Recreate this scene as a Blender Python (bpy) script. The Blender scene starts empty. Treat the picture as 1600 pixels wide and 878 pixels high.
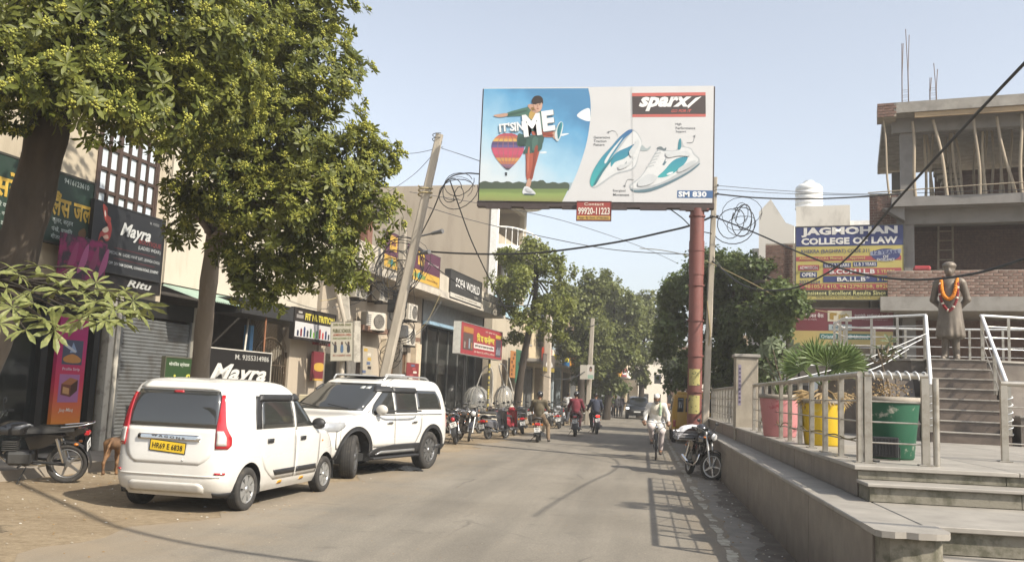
import bpy, bmesh, math, random
import numpy as np
from mathutils import Vector, Matrix
PI = math.pi; R = math.radians
random.seed(7); rng = np.random.default_rng(11)
sc = bpy.context.scene; C = sc.collection

# ------------------------------------------------------------------ camera
FPX, CAM_H, YAW, PITCH, ROLL = 1400.0, 1.65, R(8.5), R(7.04), R(2.3)
_f = Vector((-math.sin(YAW)*math.cos(PITCH), math.cos(YAW)*math.cos(PITCH), math.sin(PITCH)))
_r = Vector((math.cos(YAW), math.sin(YAW), 0)); _u = _r.cross(_f)
RI = _r*math.cos(ROLL)+_u*math.sin(ROLL); UP = _u*math.cos(ROLL)-_r*math.sin(ROLL); FW = _f
EYE = Vector((0, 0, CAM_H))
cd = bpy.data.cameras.new('camera'); cam = bpy.data.objects.new('camera', cd); C.objects.link(cam)
cd.sensor_width = 36; cd.lens = 36*FPX/1600; cd.clip_start = .05; cd.clip_end = 6000
cam.matrix_world = Matrix(((RI.x, UP.x, -FW.x, 0), (RI.y, UP.y, -FW.y, 0), (RI.z, UP.z, -FW.z, CAM_H), (0, 0, 0, 1)))
sc.camera = cam
# ------------------------------------------------------------------ light
SUN_EL, SUN_AZ = R(41), R(-30)            # the sun stands behind the camera to the right: direction (cos az, sin az)
SUND = Vector((math.cos(SUN_AZ)*math.cos(SUN_EL), math.sin(SUN_AZ)*math.cos(SUN_EL), math.sin(SUN_EL)))
w = bpy.data.worlds.new('World'); sc.world = w; w.use_nodes = True
nt = w.node_tree; bg = nt.nodes['Background']
sky = nt.nodes.new('ShaderNodeTexSky'); sky.sky_type = 'NISHITA'; sky.sun_disc = False
sky.sun_elevation = SUN_EL; sky.sun_rotation = R(90)-SUN_AZ
sky.air_density = 1.2; sky.dust_density = 2.2; sky.ozone_density = 4; sky.altitude = 0
hz = nt.nodes.new('ShaderNodeHueSaturation'); hz.inputs['Saturation'].default_value = .42      # the air is dusty: pale sky all round
nt.links.new(sky.outputs[0], hz.inputs['Color']); nt.links.new(hz.outputs[0], bg.inputs[0]); bg.inputs[1].default_value = .106
sl = bpy.data.lights.new('sun', 'SUN'); sl.energy = 3.5; sl.angle = R(.6); sl.color = (1, .915, .78)
so = bpy.data.objects.new('sun', sl); C.objects.link(so); so.rotation_euler = (-SUND).to_track_quat('-Z', 'Y').to_euler()
vs = sc.view_settings; vs.view_transform = 'Standard'; vs.look = 'None'; vs.exposure = 1.12; vs.gamma = 1; vs.use_curve_mapping = False
sc.cycles.max_bounces = 6; sc.cycles.transparent_max_bounces = 12

# ------------------------------------------------------------------ placing: where a sight line meets the ground, a wall or a distance
def ray(px, py): return FW+RI*((px-800)/FPX)+UP*((439-py)/FPX)
def G(px, py, z=0):
    d = ray(px, py); return EYE+d*((z-CAM_H)/d.z)
def D(px, py, dep): return EYE+ray(px, py)*dep
# left row of shops: a line that closes in on the street; s along it, d out from it towards the road
A0 = Vector((-10.6, 18.1, 0)); HA = R(6.3)
U = Vector((math.sin(HA), math.cos(HA), 0)); NN = Vector((math.cos(HA), -math.sin(HA), 0)); LF = PI/2-HA
def FS(s, d=0, z=0): return A0+U*s+NN*d+Vector((0, 0, z))
def fac(px, py, d=0):
    r = ray(px, py); b = A0+NN*d; t = (b-EYE).dot(NN)/r.dot(NN); p = EYE+r*t
    return (p-b).dot(U), p.z

# ------------------------------------------------------------------ materials
def hx(h):
    h = h.lstrip('#'); v = [int(h[i:i+2], 16)/255 for i in (0, 2, 4)]
    return tuple(x/12.92 if x <= .04045 else ((x+.055)/1.055)**2.4 for x in v)
MATS = {}
def mat(name, col, rough=.6, metal=0, var=.12, scale=6, bump=0, bscale=None, col2=None, mix=(.45, .7), spec=.5, coat=0, trans=0, alpha=1, emit=None, est=1, rnd=0, detail=5, stretch=None, sss=0):
    if name in MATS: return MATS[name]
    if isinstance(col, str): col = hx(col)
    if isinstance(col2, str): col2 = hx(col2)
    m = bpy.data.materials.new(name); m.use_nodes = True; n = m.node_tree; b = n.nodes['Principled BSDF']; L = n.links.new
    b.inputs['Roughness'].default_value = rough; b.inputs['Metallic'].default_value = metal
    b.inputs['Specular IOR Level'].default_value = spec; b.inputs['Coat Weight'].default_value = coat; b.inputs['Coat Roughness'].default_value = .06
    b.inputs['Transmission Weight'].default_value = trans; b.inputs['Alpha'].default_value = alpha
    if emit: b.inputs['Emission Color'].default_value = (*(hx(emit) if isinstance(emit, str) else emit), 1); b.inputs['Emission Strength'].default_value = est
    tc = n.nodes.new('ShaderNodeTexCoord'); src = tc.outputs['Object']
    if stretch:
        mp = n.nodes.new('ShaderNodeMapping'); mp.inputs['Scale'].default_value = stretch; L(src, mp.inputs[0]); src = mp.outputs[0]
    no = n.nodes.new('ShaderNodeTexNoise'); no.inputs['Scale'].default_value = scale; no.inputs['Detail'].default_value = detail; no.inputs['Roughness'].default_value = .62
    L(src, no.inputs['Vector'])
    mx = n.nodes.new('ShaderNodeMix'); mx.data_type = 'RGBA'
    mr = n.nodes.new('ShaderNodeMapRange')
    if col2: mr.inputs[1].default_value, mr.inputs[2].default_value = mix; a, c = col, col2
    else: mr.inputs[1].default_value, mr.inputs[2].default_value = .3, .7; a = tuple(min(1, x*(1+var)) for x in col); c = tuple(x*(1-var) for x in col)
    L(no.outputs['Fac'], mr.inputs[0]); L(mr.outputs[0], mx.inputs['Factor'])
    mx.inputs['A'].default_value = (*a, 1); mx.inputs['B'].default_value = (*c, 1)
    out = mx.outputs['Result']
    if rnd:
        oi = n.nodes.new('ShaderNodeObjectInfo'); hs = n.nodes.new('ShaderNodeHueSaturation')
        m2 = n.nodes.new('ShaderNodeMapRange'); m2.inputs[3].default_value = 1-rnd; m2.inputs[4].default_value = 1+rnd
        L(oi.outputs['Random'], m2.inputs[0]); L(m2.outputs[0], hs.inputs['Value']); L(out, hs.inputs['Color']); out = hs.outputs[0]
    L(out, b.inputs['Base Color'])
    if bump:
        n2 = n.nodes.new('ShaderNodeTexNoise'); n2.inputs['Scale'].default_value = bscale or scale*6; n2.inputs['Detail'].default_value = 4; L(src, n2.inputs['Vector'])
        bp = n.nodes.new('ShaderNodeBump'); bp.inputs['Strength'].default_value = bump; bp.inputs['Distance'].default_value = .02; L(n2.outputs['Fac'], bp.inputs['Height']); L(bp.outputs[0], b.inputs['Normal'])
    MATS[name] = m; return m
def ink(h, rough=.55):
    c = hx(h); g = sum(c)/3      # print greyed a little in place of haze, darkened to suit the exposure
    return mat('print_'+h.lstrip('#'), tuple((x*.88+g*.12)*.74 for x in c), rough, var=.12, scale=2.2, col2=tuple((x*.8+g*.2)*.62+.006 for x in c), mix=(.48, .8))
def leafmat(name, a, b, tr=.25, scale=1.5):
    """leaf: diffuse + gloss with some light coming through, hue drifting from clump to clump"""
    if name in MATS: return MATS[name]
    m = bpy.data.materials.new(name); m.use_nodes = True; n = m.node_tree; L = n.links.new; p = n.nodes['Principled BSDF']; o = n.nodes['Material Output']
    ge = n.nodes.new('ShaderNodeTexCoord'); no = n.nodes.new('ShaderNodeTexNoise'); no.inputs['Scale'].default_value = scale; no.inputs['Detail'].default_value = 6; no.inputs['Roughness'].default_value = .8
    L(ge.outputs['Object'], no.inputs['Vector'])
    cr = n.nodes.new('ShaderNodeValToRGB'); cr.color_ramp.elements[0].position = .36; cr.color_ramp.elements[1].position = .64
    cr.color_ramp.elements[0].color = (*a, 1); cr.color_ramp.elements[1].color = (*b, 1)
    L(no.outputs['Fac'], cr.inputs[0]); L(cr.outputs[0], p.inputs['Base Color']); p.inputs['Roughness'].default_value = .5; p.inputs['Specular IOR Level'].default_value = .35
    t = n.nodes.new('ShaderNodeBsdfTranslucent'); hs = n.nodes.new('ShaderNodeHueSaturation'); hs.inputs['Value'].default_value = 1.5; hs.inputs['Hue'].default_value = .49
    L(cr.outputs[0], hs.inputs['Color']); L(hs.outputs[0], t.inputs[0])
    mx = n.nodes.new('ShaderNodeMixShader'); mx.inputs[0].default_value = tr; L(p.outputs[0], mx.inputs[1]); L(t.outputs[0], mx.inputs[2]); L(mx.outputs[0], o.inputs[0])
    MATS[name] = m; return m
def glassmat(name, tint, alpha=.4, rough=.05):
    """pane: mirror-like outside, see-through by a fixed share"""
    if name in MATS: return MATS[name]
    m = bpy.data.materials.new(name); m.use_nodes = True; n = m.node_tree; L = n.links.new; p = n.nodes['Principled BSDF']; o = n.nodes['Material Output']
    p.inputs['Base Color'].default_value = (*tint, 1); p.inputs['Roughness'].default_value = rough; p.inputs['Specular IOR Level'].default_value = .8; p.inputs['IOR'].default_value = 1.9
    no = n.nodes.new('ShaderNodeTexNoise'); no.inputs['Scale'].default_value = 9; mr = n.nodes.new('ShaderNodeMapRange'); mr.inputs[3].default_value = rough*.6; mr.inputs[4].default_value = rough*1.8
    L(no.outputs['Fac'], mr.inputs[0]); L(mr.outputs[0], p.inputs['Roughness'])
    t = n.nodes.new('ShaderNodeBsdfTransparent'); t.inputs[0].default_value = (*[min(1, .55+x) for x in tint], 1)
    mx = n.nodes.new('ShaderNodeMixShader'); mx.inputs[0].default_value = alpha; L(t.outputs[0], mx.inputs[1]); L(p.outputs[0], mx.inputs[2]); L(mx.outputs[0], o.inputs[0])
    MATS[name] = m; return m

# ------------------------------------------------------------------ mesh helper
class MB:
    def __init__(s): s.V = []; s.F = []; s.M = []; s.S = []
    def add(s, v, f, m=0, sm=False):
        o = len(s.V); s.V += [tuple(p) for p in v]; s.F += [tuple(i+o for i in q) for q in f]; s.M += [m]*len(f); s.S += [sm]*len(f); return s
    def box(s, x0, x1, y0, y1, z0, z1, m=0):
        v = [(x0, y0, z0), (x1, y0, z0), (x1, y1, z0), (x0, y1, z0), (x0, y0, z1), (x1, y0, z1), (x1, y1, z1), (x0, y1, z1)]
        return s.add(v, [(0, 3, 2, 1), (4, 5, 6, 7), (0, 1, 5, 4), (1, 2, 6, 5), (2, 3, 7, 6), (3, 0, 4, 7)], m)
    def bev(s, x0, x1, y0, y1, z0, z1, b=.01, m=0):
        """box with chamfered edges"""
        cx, cy, cz = (x0+x1)/2, (y0+y1)/2, (z0+z1)/2; hx_, hy, hz = (x1-x0)/2, (y1-y0)/2, (z1-z0)/2; b = min(b, hx_*.9, hy*.9, hz*.9)
        bm = bmesh.new(); pts = []
        for sx in (-1, 1):
            for sy in (-1, 1):
                for sz in (-1, 1):
                    for q in ((hx_, hy-b, hz-b), (hx_-b, hy, hz-b), (hx_-b, hy-b, hz)): pts.append(bm.verts.new((cx+sx*q[0], cy+sy*q[1], cz+sz*q[2])))
        r = bmesh.ops.convex_hull(bm, input=bm.verts); bm.verts.index_update()
        bmesh.ops.recalc_face_normals(bm, faces=bm.faces)
        s.add([tuple(v.co) for v in bm.verts], [tuple(v.index for v in f.verts) for f in bm.faces], m); bm.free(); return s
    def cyl(s, a, b, r0, r1=None, n=10, m=0, cap=True, sm=True):
        a, b = Vector(a), Vector(b); r1 = r0 if r1 is None else r1; d = (b-a).normalized()
        x = d.orthogonal().normalized(); y = d.cross(x); v = []
        for p, r in ((a, r0), (b, r1)): v += [p+(x*math.cos(2*PI*i/n)+y*math.sin(2*PI*i/n))*r for i in range(n)]
        s.add(v, [(i, (i+1) % n, n+(i+1) % n, n+i) for i in range(n)], m, sm)
        if cap: s.add(v[:n], [tuple(reversed(range(n)))], m); s.add(v[n:], [tuple(range(n))], m)
        return s
    def tube(s, pts, r, n=6, m=0, cap=True, flat=None):
        pts = [Vector(p) for p in pts]; k = len(pts); rr = list(r) if hasattr(r, '__len__') else [r]*k; v = []; x = None
        for i, p in enumerate(pts):
            d = (pts[min(i+1, k-1)]-pts[max(i-1, 0)]).normalized()
            x = (x-d*x.dot(d)).normalized() if x is not None and (x-d*x.dot(d)).length > 1e-4 else d.orthogonal().normalized()
            y = d.cross(x); v += [p+(x*math.cos(2*PI*j/n)+y*math.sin(2*PI*j/n))*rr[i] for j in range(n)]
        s.add(v, [(i*n+j, i*n+(j+1) % n, (i+1)*n+(j+1) % n, (i+1)*n+j) for i in range(k-1) for j in range(n)], m, True)
        if cap: s.add(v[:n], [tuple(reversed(range(n)))], m); s.add(v[-n:], [tuple(range(n))], m)
        return s
    def lathe(s, prof, n=24, c=(0, 0, 0), ax='z', m=0, close=False):
        v = []
        for r, h in prof:
            for j in range(n):
                a = 2*PI*j/n; p = (r*math.cos(a), r*math.sin(a), h)
                if ax == 'y': p = (p[0], h, p[1])
                elif ax == 'x': p = (h, p[0], p[1])
                v.append((p[0]+c[0], p[1]+c[1], p[2]+c[2]))
        k = len(prof); rows = range(k if close else k-1)
        return s.add(v, [(i*n+j, i*n+(j+1) % n, ((i+1) % k)*n+(j+1) % n, ((i+1) % k)*n+j) for i in rows for j in range(n)], m, True)
    def ball(s, c, r, n=12, k=8, m=0):
        r = r if hasattr(r, '__len__') else (r, r, r); v = [(c[0], c[1], c[2]-r[2])]
        for i in range(1, k):
            a = PI*i/k-PI/2
            v += [(c[0]+r[0]*math.cos(a)*math.cos(2*PI*j/n), c[1]+r[1]*math.cos(a)*math.sin(2*PI*j/n), c[2]+r[2]*math.sin(a)) for j in range(n)]
        v.append((c[0], c[1], c[2]+r[2])); f = [(0, 1+(j+1) % n, 1+j) for j in range(n)]
        f += [(1+i*n+j, 1+i*n+(j+1) % n, 1+(i+1)*n+(j+1) % n, 1+(i+1)*n+j) for i in range(k-2) for j in range(n)]
        t = len(v)-1; f += [(1+(k-2)*n+j, 1+(k-2)*n+(j+1) % n, t) for j in range(n)]
        return s.add(v, f, m, True)
    def prism(s, poly, a, b, ax='y', m=0):
        """polygon in the plane across ax, drawn from a to b"""
        def P(u, w_, h): return (u, h, w_) if ax == 'y' else ((h, u, w_) if ax == 'x' else (u, w_, h))
        n = len(poly); v = [P(u, w_, a) for u, w_ in poly]+[P(u, w_, b) for u, w_ in poly]
        return s.add(v, [tuple(range(n)), tuple(reversed(range(n, 2*n)))]+[(i, n+i, n+(i+1) % n, (i+1) % n) for i in range(n)], m)
    def grid(s, fn, nu, nv, m=0, sm=True):
        v = [fn(i/nu, j/nv) for j in range(nv+1) for i in range(nu+1)]
        return s.add(v, [(j*(nu+1)+i, j*(nu+1)+i+1, (j+1)*(nu+1)+i+1, (j+1)*(nu+1)+i) for j in range(nv) for i in range(nu)], m, sm)
    def xf(s, M, start=0):
        s.V[start:] = [tuple(M @ Vector(p)) for p in s.V[start:]]; return s
    def mesh(s, name, mats):
        me = bpy.data.meshes.new(name); me.from_pydata(s.V, [], s.F)
        for m in (mats if isinstance(mats, (list, tuple)) else [mats]): me.materials.append(m)
        if any(s.M): me.polygons.foreach_set('material_index', s.M)
        if any(s.S): me.polygons.foreach_set('use_smooth', s.S)
        me.update(); return me
    def obj(s, name, mats, parent=None, fix=True):
        me = s.mesh(name, mats)
        if fix:
            bm = bmesh.new(); bm.from_mesh(me); bmesh.ops.recalc_face_normals(bm, faces=bm.faces); bm.to_mesh(me); bm.free()
        o = bpy.data.objects.new(name, me); C.objects.link(o); o.parent = parent; return o
def fastmesh(name, V, F, mats, mi=None, parent=None, smooth=False):
    """V (n,3), F (m,3 or 4) numpy arrays -> mesh object"""
    V = np.asarray(V, np.float32); F = np.asarray(F, np.int32); k = F.shape[1]
    me = bpy.data.meshes.new(name); me.vertices.add(len(V)); me.vertices.foreach_set('co', V.ravel())
    me.loops.add(F.size); me.loops.foreach_set('vertex_index', F.ravel()); me.polygons.add(len(F))
    me.polygons.foreach_set('loop_start', np.arange(0, F.size, k, dtype=np.int32)); me.polygons.foreach_set('loop_total', np.full(len(F), k, np.int32))
    for m in (mats if isinstance(mats, (list, tuple)) else [mats]): me.materials.append(m)
    if mi is not None: me.polygons.foreach_set('material_index', np.asarray(mi, np.int32))
    if smooth: me.polygons.foreach_set('use_smooth', np.ones(len(F), bool))
    me.update(calc_edges=True); me.validate()
    o = bpy.data.objects.new(name, me); C.objects.link(o); o.parent = parent; return o
def tag(o, label=None, cat=None, group=None, kind=None):
    if label: o['label'] = label
    if cat: o['category'] = cat
    if group: o['group'] = group
    if kind: o['kind'] = kind
    return o
def thing(name, label, cat, loc=(0, 0, 0), rz=0, group=None):
    o = bpy.data.objects.new(name, None); C.objects.link(o); o.location = loc; o.rotation_euler = (0, 0, rz); o.empty_display_size = .2
    return tag(o, label, cat, group)
def copy(o, parent=None, loc=None, rz=None):
    c = o.copy(); C.objects.link(c); c.parent = parent
    if loc is not None: c.location = loc
    if rz is not None: c.rotation_euler = (0, 0, rz)
    for ch in list(o.children): copy(ch, c)
    return c
def sm2(pts, n=6, closed=True):
    """smooth 2-D outline through the points"""
    k = len(pts); out = []
    for i in (range(k) if closed else range(k-1)):
        p = [pts[(i+j-1) % k] if closed else pts[max(0, min(k-1, i+j-1))] for j in range(4)]
        for t in range(n):
            t /= n; out.append(tuple(.5*(2*p[1][a]+(p[2][a]-p[0][a])*t+(2*p[0][a]-5*p[1][a]+4*p[2][a]-p[3][a])*t*t+(3*p[1][a]-p[0][a]-3*p[2][a]+p[3][a])*t**3) for a in range(len(p[0]))))
    if not closed: out.append(tuple(pts[-1]))
    return out
# ---- print on a board: the board lies in local x (right), z (up), faces local -y
LAY = {}
def lift(par, y):
    """every print layer a hair above the one before, so that no two lie in one plane"""
    LAY[par.name] = LAY.get(par.name, 0)+1; return y-.0002*LAY[par.name]
def flat(par, pts, m, y=-.004, name='printed_shape'):
    y = lift(par, y)
    me = bpy.data.meshes.new(name); me.from_pydata([(p[0], y, p[1]) for p in pts], [], [tuple(range(len(pts)))]); me.materials.append(ink(m) if isinstance(m, str) else m); me.update()
    if me.polygons[0].normal.y > 0: me.flip_normals()
    o = bpy.data.objects.new(name, me); C.objects.link(o); o.parent = par; return o
def rect(par, x0, x1, z0, z1, m, y=-.004, name='printed_panel'): return flat(par, [(x0, z0), (x1, z0), (x1, z1), (x0, z1)], m, y, name)
def text(par, s, x, z, h, m, w=None, y=-.009, bold=.012, shear=0, al='C', rot=0, name='lettering', slant=0):
    if y: y = lift(par, y)
    c = bpy.data.curves.new('t', 'FONT'); c.body = s; c.shear = shear; c.resolution_u = 2; c.offset = bold; c.space_character = 1.02
    o = bpy.data.objects.new('t', c); me = bpy.data.meshes.new_from_object(o); bpy.data.objects.remove(o); bpy.data.curves.remove(c)
    n = len(me.vertices); co = np.empty(n*3, np.float32); me.vertices.foreach_get('co', co); co = co.reshape(-1, 3)
    if n == 0: return None
    mn, mxx = co.min(0), co.max(0); sz = mxx-mn; k = h/max(sz[1], 1e-3); kx = k if w is None else w/max(sz[0], 1e-3)
    X = (co[:, 0]-mn[0])*kx; Z = (co[:, 1]-mn[1])*k; W = sz[0]*kx
    X = X-(W/2 if al == 'C' else (W if al == 'R' else 0)); Z = Z-h/2+X*slant
    ca, sa = math.cos(rot), math.sin(rot); out = np.stack([x+X*ca-Z*sa, np.full(n, y, np.float32), z+X*sa+Z*ca], 1).astype(np.float32)
    me.vertices.foreach_set('co', out.ravel()); me.materials.clear(); me.materials.append(ink(m) if isinstance(m, str) else m); me.update(); me.name = name
    o = bpy.data.objects.new(name, me); C.objects.link(o); o.parent = par; return o
def board(name, label, loc, rz, wd, ht, th, face, frame=None, cat='sign', tilt=0, fr=.03, group=None):
    """a box sign: origin at the bottom left of its face"""
    t = thing(name, label, cat, loc, rz, group); t.rotation_euler = (0, tilt, rz)
    MB().box(0, wd, 0, th, 0, ht).obj('panel', ink(face) if isinstance(face, str) else face, t)
    if frame:
        fm = ink(frame) if isinstance(frame, str) else frame
        MB().box(-fr, 0, -.012, th, -fr, ht+fr).box(wd, wd+fr, -.012, th, -fr, ht+fr).box(0, wd, -.012, th-.002, ht, ht+fr).box(0, wd, -.012, th-.002, -fr, 0).obj('frame', fm, t)
    return t
# ================================================================== ground, road
def groundmat():
    m = bpy.data.materials.new('dusty_earth'); m.use_nodes = True; n = m.node_tree; L = n.links.new; b = n.nodes['Principled BSDF']
    tc = n.nodes.new('ShaderNodeTexCoord')
    def noise(s, d=6, r=.6):
        x = n.nodes.new('ShaderNodeTexNoise'); x.inputs['Scale'].default_value = s; x.inputs['Detail'].default_value = d; x.inputs['Roughness'].default_value = r; L(tc.outputs['Object'], x.inputs['Vector']); return x.outputs['Fac']
    def ramp(f, *st):
        r = n.nodes.new('ShaderNodeValToRGB'); e = r.color_ramp.elements
        while len(e) < len(st): e.new(.5)
        for q, (p, c) in zip(e, st): q.position = p; q.color = (*c, 1)
        L(f, r.inputs[0]); return r.outputs[0]
    c1 = ramp(noise(.45), (.3, (.19, .145, .095)), (.5, (.27, .215, .145)), (.72, (.33, .27, .19)))
    c2 = ramp(noise(9, 8, .75), (.32, (.55, .52, .48)), (.6, (1, 1, 1)))
    x = n.nodes.new('ShaderNodeMix'); x.data_type = 'RGBA'; x.blend_type = 'MULTIPLY'; x.inputs['Factor'].default_value = .75; L(c1, x.inputs['A']); L(c2, x.inputs['B'])
    L(x.outputs['Result'], b.inputs['Base Color']); b.inputs['Roughness'].default_value = .95; b.inputs['Specular IOR Level'].default_value = .15
    bp = n.nodes.new('ShaderNodeBump'); bp.inputs['Strength'].default_value = .55; bp.inputs['Distance'].default_value = .03; L(noise(14, 8, .75), bp.inputs['Height']); L(bp.outputs[0], b.inputs['Normal'])
    return m
def roadmat():
    m = bpy.data.materials.new('worn_asphalt'); m.use_nodes = True; n = m.node_tree; L = n.links.new; b = n.nodes['Principled BSDF']
    tc = n.nodes.new('ShaderNodeTexCoord')
    def noise(s, d=6, r=.6, st=None):
        x = n.nodes.new('ShaderNodeTexNoise'); x.inputs['Scale'].default_value = s; x.inputs['Detail'].default_value = d; x.inputs['Roughness'].default_value = r
        v = tc.outputs['Object']
        if st: mp = n.nodes.new('ShaderNodeMapping'); mp.inputs['Scale'].default_value = st; L(v, mp.inputs[0]); v = mp.outputs[0]
        L(v, x.inputs['Vector']); return x.outputs['Fac']
    def ramp(f, *st):
        r = n.nodes.new('ShaderNodeValToRGB'); e = r.color_ramp.elements
        while len(e) < len(st): e.new(.5)
        for q, (p, c) in zip(e, st): q.position = p; q.color = (*c, 1)
        L(f, r.inputs[0]); return r.outputs[0]
    def mixc(bl, f, a, c):
        x = n.nodes.new('ShaderNodeMix'); x.data_type = 'RGBA'; x.blend_type = bl
        if isinstance(f, float): x.inputs['Factor'].default_value = f
        else: L(f, x.inputs['Factor'])
        for k, v in (('A', a), ('B', c)):
            if isinstance(v, tuple): x.inputs[k].default_value = (*v, 1)
            else: L(v, x.inputs[k])
        return x.outputs['Result']
    big = ramp(noise(.35, 5), (.3, (.18, .162, .135)), (.55, (.215, .195, .164)), (.75, (.245, .224, .19)))
    lane = ramp(noise(.9, 5, .6, (1.6, .12, 1)), (.38, (.78, .78, .78)), (.6, (1.08, 1.07, 1.05)))
    col = mixc('MULTIPLY', .7, big, lane)
    grit = ramp(noise(55, 6, .8), (.36, (.62, .62, .62)), (.55, (1, 1, 1)), (.7, (1.3, 1.28, 1.22)))
    col = mixc('MULTIPLY', .8, col, grit)
    stain = ramp(noise(1.7, 6, .7), (.58, (0, 0, 0)), (.74, (.55, .55, .55)))
    col = mixc('MIX', stain, col, (.085, .078, .068))
    # fine cracks in the worn surface
    vo = n.nodes.new('ShaderNodeTexVoronoi'); vo.feature = 'DISTANCE_TO_EDGE'; vo.inputs['Scale'].default_value = .55
    wv = n.nodes.new('ShaderNodeMix'); wv.data_type = 'VECTOR'; wv.inputs['Factor'].default_value = .12
    nz = n.nodes.new('ShaderNodeTexNoise'); nz.inputs['Scale'].default_value = 1.3; nz.inputs['Detail'].default_value = 6; L(tc.outputs['Object'], nz.inputs['Vector'])
    L(tc.outputs['Object'], wv.inputs['A']); L(nz.outputs['Color'], wv.inputs['B']); L(wv.outputs['Result'], vo.inputs['Vector'])
    ck = ramp(vo.outputs['Distance'], (.0, (.55, .55, .55)), (.012, (0, 0, 0))); gate = ramp(noise(.5, 3), (.5, (0, 0, 0)), (.62, (1, 1, 1)))
    ckf = mixc('MULTIPLY', 1.0, ck, gate); col = mixc('MIX', ckf, col, (.06, .055, .05))
    # dust drifts in from the verges
    sx = n.nodes.new('ShaderNodeSeparateXYZ'); L(tc.outputs['Object'], sx.inputs[0])
    def mth(op, a, c):
        q = n.nodes.new('ShaderNodeMath'); q.operation = op
        for k, v in enumerate((a, c)):
            if isinstance(v, (int, float)): q.inputs[k].default_value = v
            else: L(v, q.inputs[k])
        return q.outputs[0]
    e = mth('ADD', mth('MULTIPLY', sx.outputs['X'], -.55), mth('MULTIPLY', noise(.8, 7, .7), 2.4))
    du = n.nodes.new('ShaderNodeMapRange'); du.inputs[1].default_value = 3.1; du.inputs[2].default_value = 4.4; L(e, du.inputs[0])
    e2 = mth('ADD', mth('MULTIPLY', sx.outputs['X'], 1.6), mth('MULTIPLY', noise(1.1, 7, .7), 2.0))
    d2 = n.nodes.new('ShaderNodeMapRange'); d2.inputs[1].default_value = 1.9; d2.inputs[2].default_value = 3.2; L(e2, d2.inputs[0])
    dust = mth('MULTIPLY', mth('MAXIMUM', du.outputs[0], d2.outputs[0]), .8)
    col = mixc('MIX', dust, col, (.255, .205, .145))
    L(col, b.inputs['Base Color']); b.inputs['Roughness'].default_value = .88; b.inputs['Specular IOR Level'].default_value = .2
    bp = n.nodes.new('ShaderNodeBump'); bp.inputs['Strength'].default_value = .35; bp.inputs['Distance'].default_value = .012; L(noise(70, 5, .8), bp.inputs['Height']); L(bp.outputs[0], b.inputs['Normal'])
    return m
gm = groundmat()
tag(MB().add([(-220, -120, 0), (220, -120, 0), (220, 380, 0), (-220, 380, 0)], [(0, 1, 2, 3)]).obj('ground', gm), kind='structure')
mb = MB(); ys = np.concatenate([np.arange(-14, 40, .35), np.arange(40, 190, 1.5)])
for i, y in enumerate(ys):
    l = -5.35+.035*max(0, y-12)+.22*math.sin(y*1.3)+.16*math.sin(y*3.7+1)+.07*math.sin(y*9)
    r = 1.08+.05*math.sin(y*2.1)+.035*math.sin(y*5.3+2)
    mb.V += [(l, y, .006), (r, y, .006)]
    if i: k = 2*i; mb.F.append((k-2, k-1, k+1, k)); mb.M.append(0); mb.S.append(False)
tag(mb.obj('road', roadmat()), kind='structure')
# worn painted edge line, in broken stretches
lm = mat('worn_line_paint', (.42, .39, .31), .8, var=.3, scale=5, col2=(.22, .19, .15), mix=(.42, .6))
mb = MB(); y = 7.2
while y < 48:
    ln = random.uniform(.7, 2.6); k = int(ln/.15)+1
    for j in range(k):
        y0 = y+j*ln/k; y1 = y0+ln/k*.97; a = .93+.02*math.sin(y0*5); b_ = 1.03+.025*math.sin(y0*7)
        mb.add([(a, y0, .011), (b_, y0, .011), (b_, y1, .011), (a, y1, .011)], [(0, 1, 2, 3)])
    y += ln+random.uniform(.05, .9)
tag(mb.obj('edge_line', lm), kind='structure')
# damp, soil-stained gutter against the low wall
dm = mat('damp_gutter_soil', (.085, .066, .048), .8, var=.3, scale=2.5, bump=.4, col2=(.14, .12, .095), mix=(.45, .65))
mb = MB(); ys = np.arange(5.5, 24, .12)
for i, y in enumerate(ys):
    l = 1.36+.10*math.sin(y*1.1+.6)+.05*math.sin(y*4.1)+.03*math.sin(y*11)
    mb.V += [(l, y, .007), (1.66, y, .007)]
    if i: k = 2*i; mb.F.append((k-2, k-1, k+1, k)); mb.M.append(0); mb.S.append(False)
tag(mb.obj('gutter', dm), kind='structure')
gutter2 = mat('grey_silt', (.205, .185, .155), .9, var=.2, scale=3, bump=.4)
mb = MB(); ys = np.arange(5, 36, .15)
for i, y in enumerate(ys):
    l = 1.0+.06*math.sin(y*2.3)+.04*math.sin(y*6+1); mb.V += [(l, y, .003), (1.68, y, .003)]
    if i: k = 2*i; mb.F.append((k-2, k-1, k+1, k)); mb.M.append(0); mb.S.append(False)
tag(mb.obj('verge', gutter2), kind='structure')
# shop forecourt step on the left
fcm = mat('forecourt_concrete', (.27, .235, .19), .9, var=.22, scale=1.6, bump=.3)
mb = MB()
p = [FS(-9, -1.2, 0), FS(-9, 1.7, 0), FS(9, 1.5, 0), FS(9, -1.2, 0)]
mb.add([(q.x, q.y, 0) for q in p]+[(q.x, q.y, .16) for q in p], [(0, 1, 5, 4), (1, 2, 6, 5), (2, 3, 7, 6), (4, 5, 6, 7)])
p = [FS(9, -1.2, 0), FS(9, 1.3, 0), FS(70, .7, 0), FS(70, -1.2, 0)]
mb.add([(q.x, q.y, 0) for q in p]+[(q.x, q.y, .14) for q in p], [(0, 1, 5, 4), (1, 2, 6, 5), (2, 3, 7, 6), (4, 5, 6, 7), (3, 0, 4, 7)])
tag(mb.obj('pavement', fcm), kind='structure')
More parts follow.
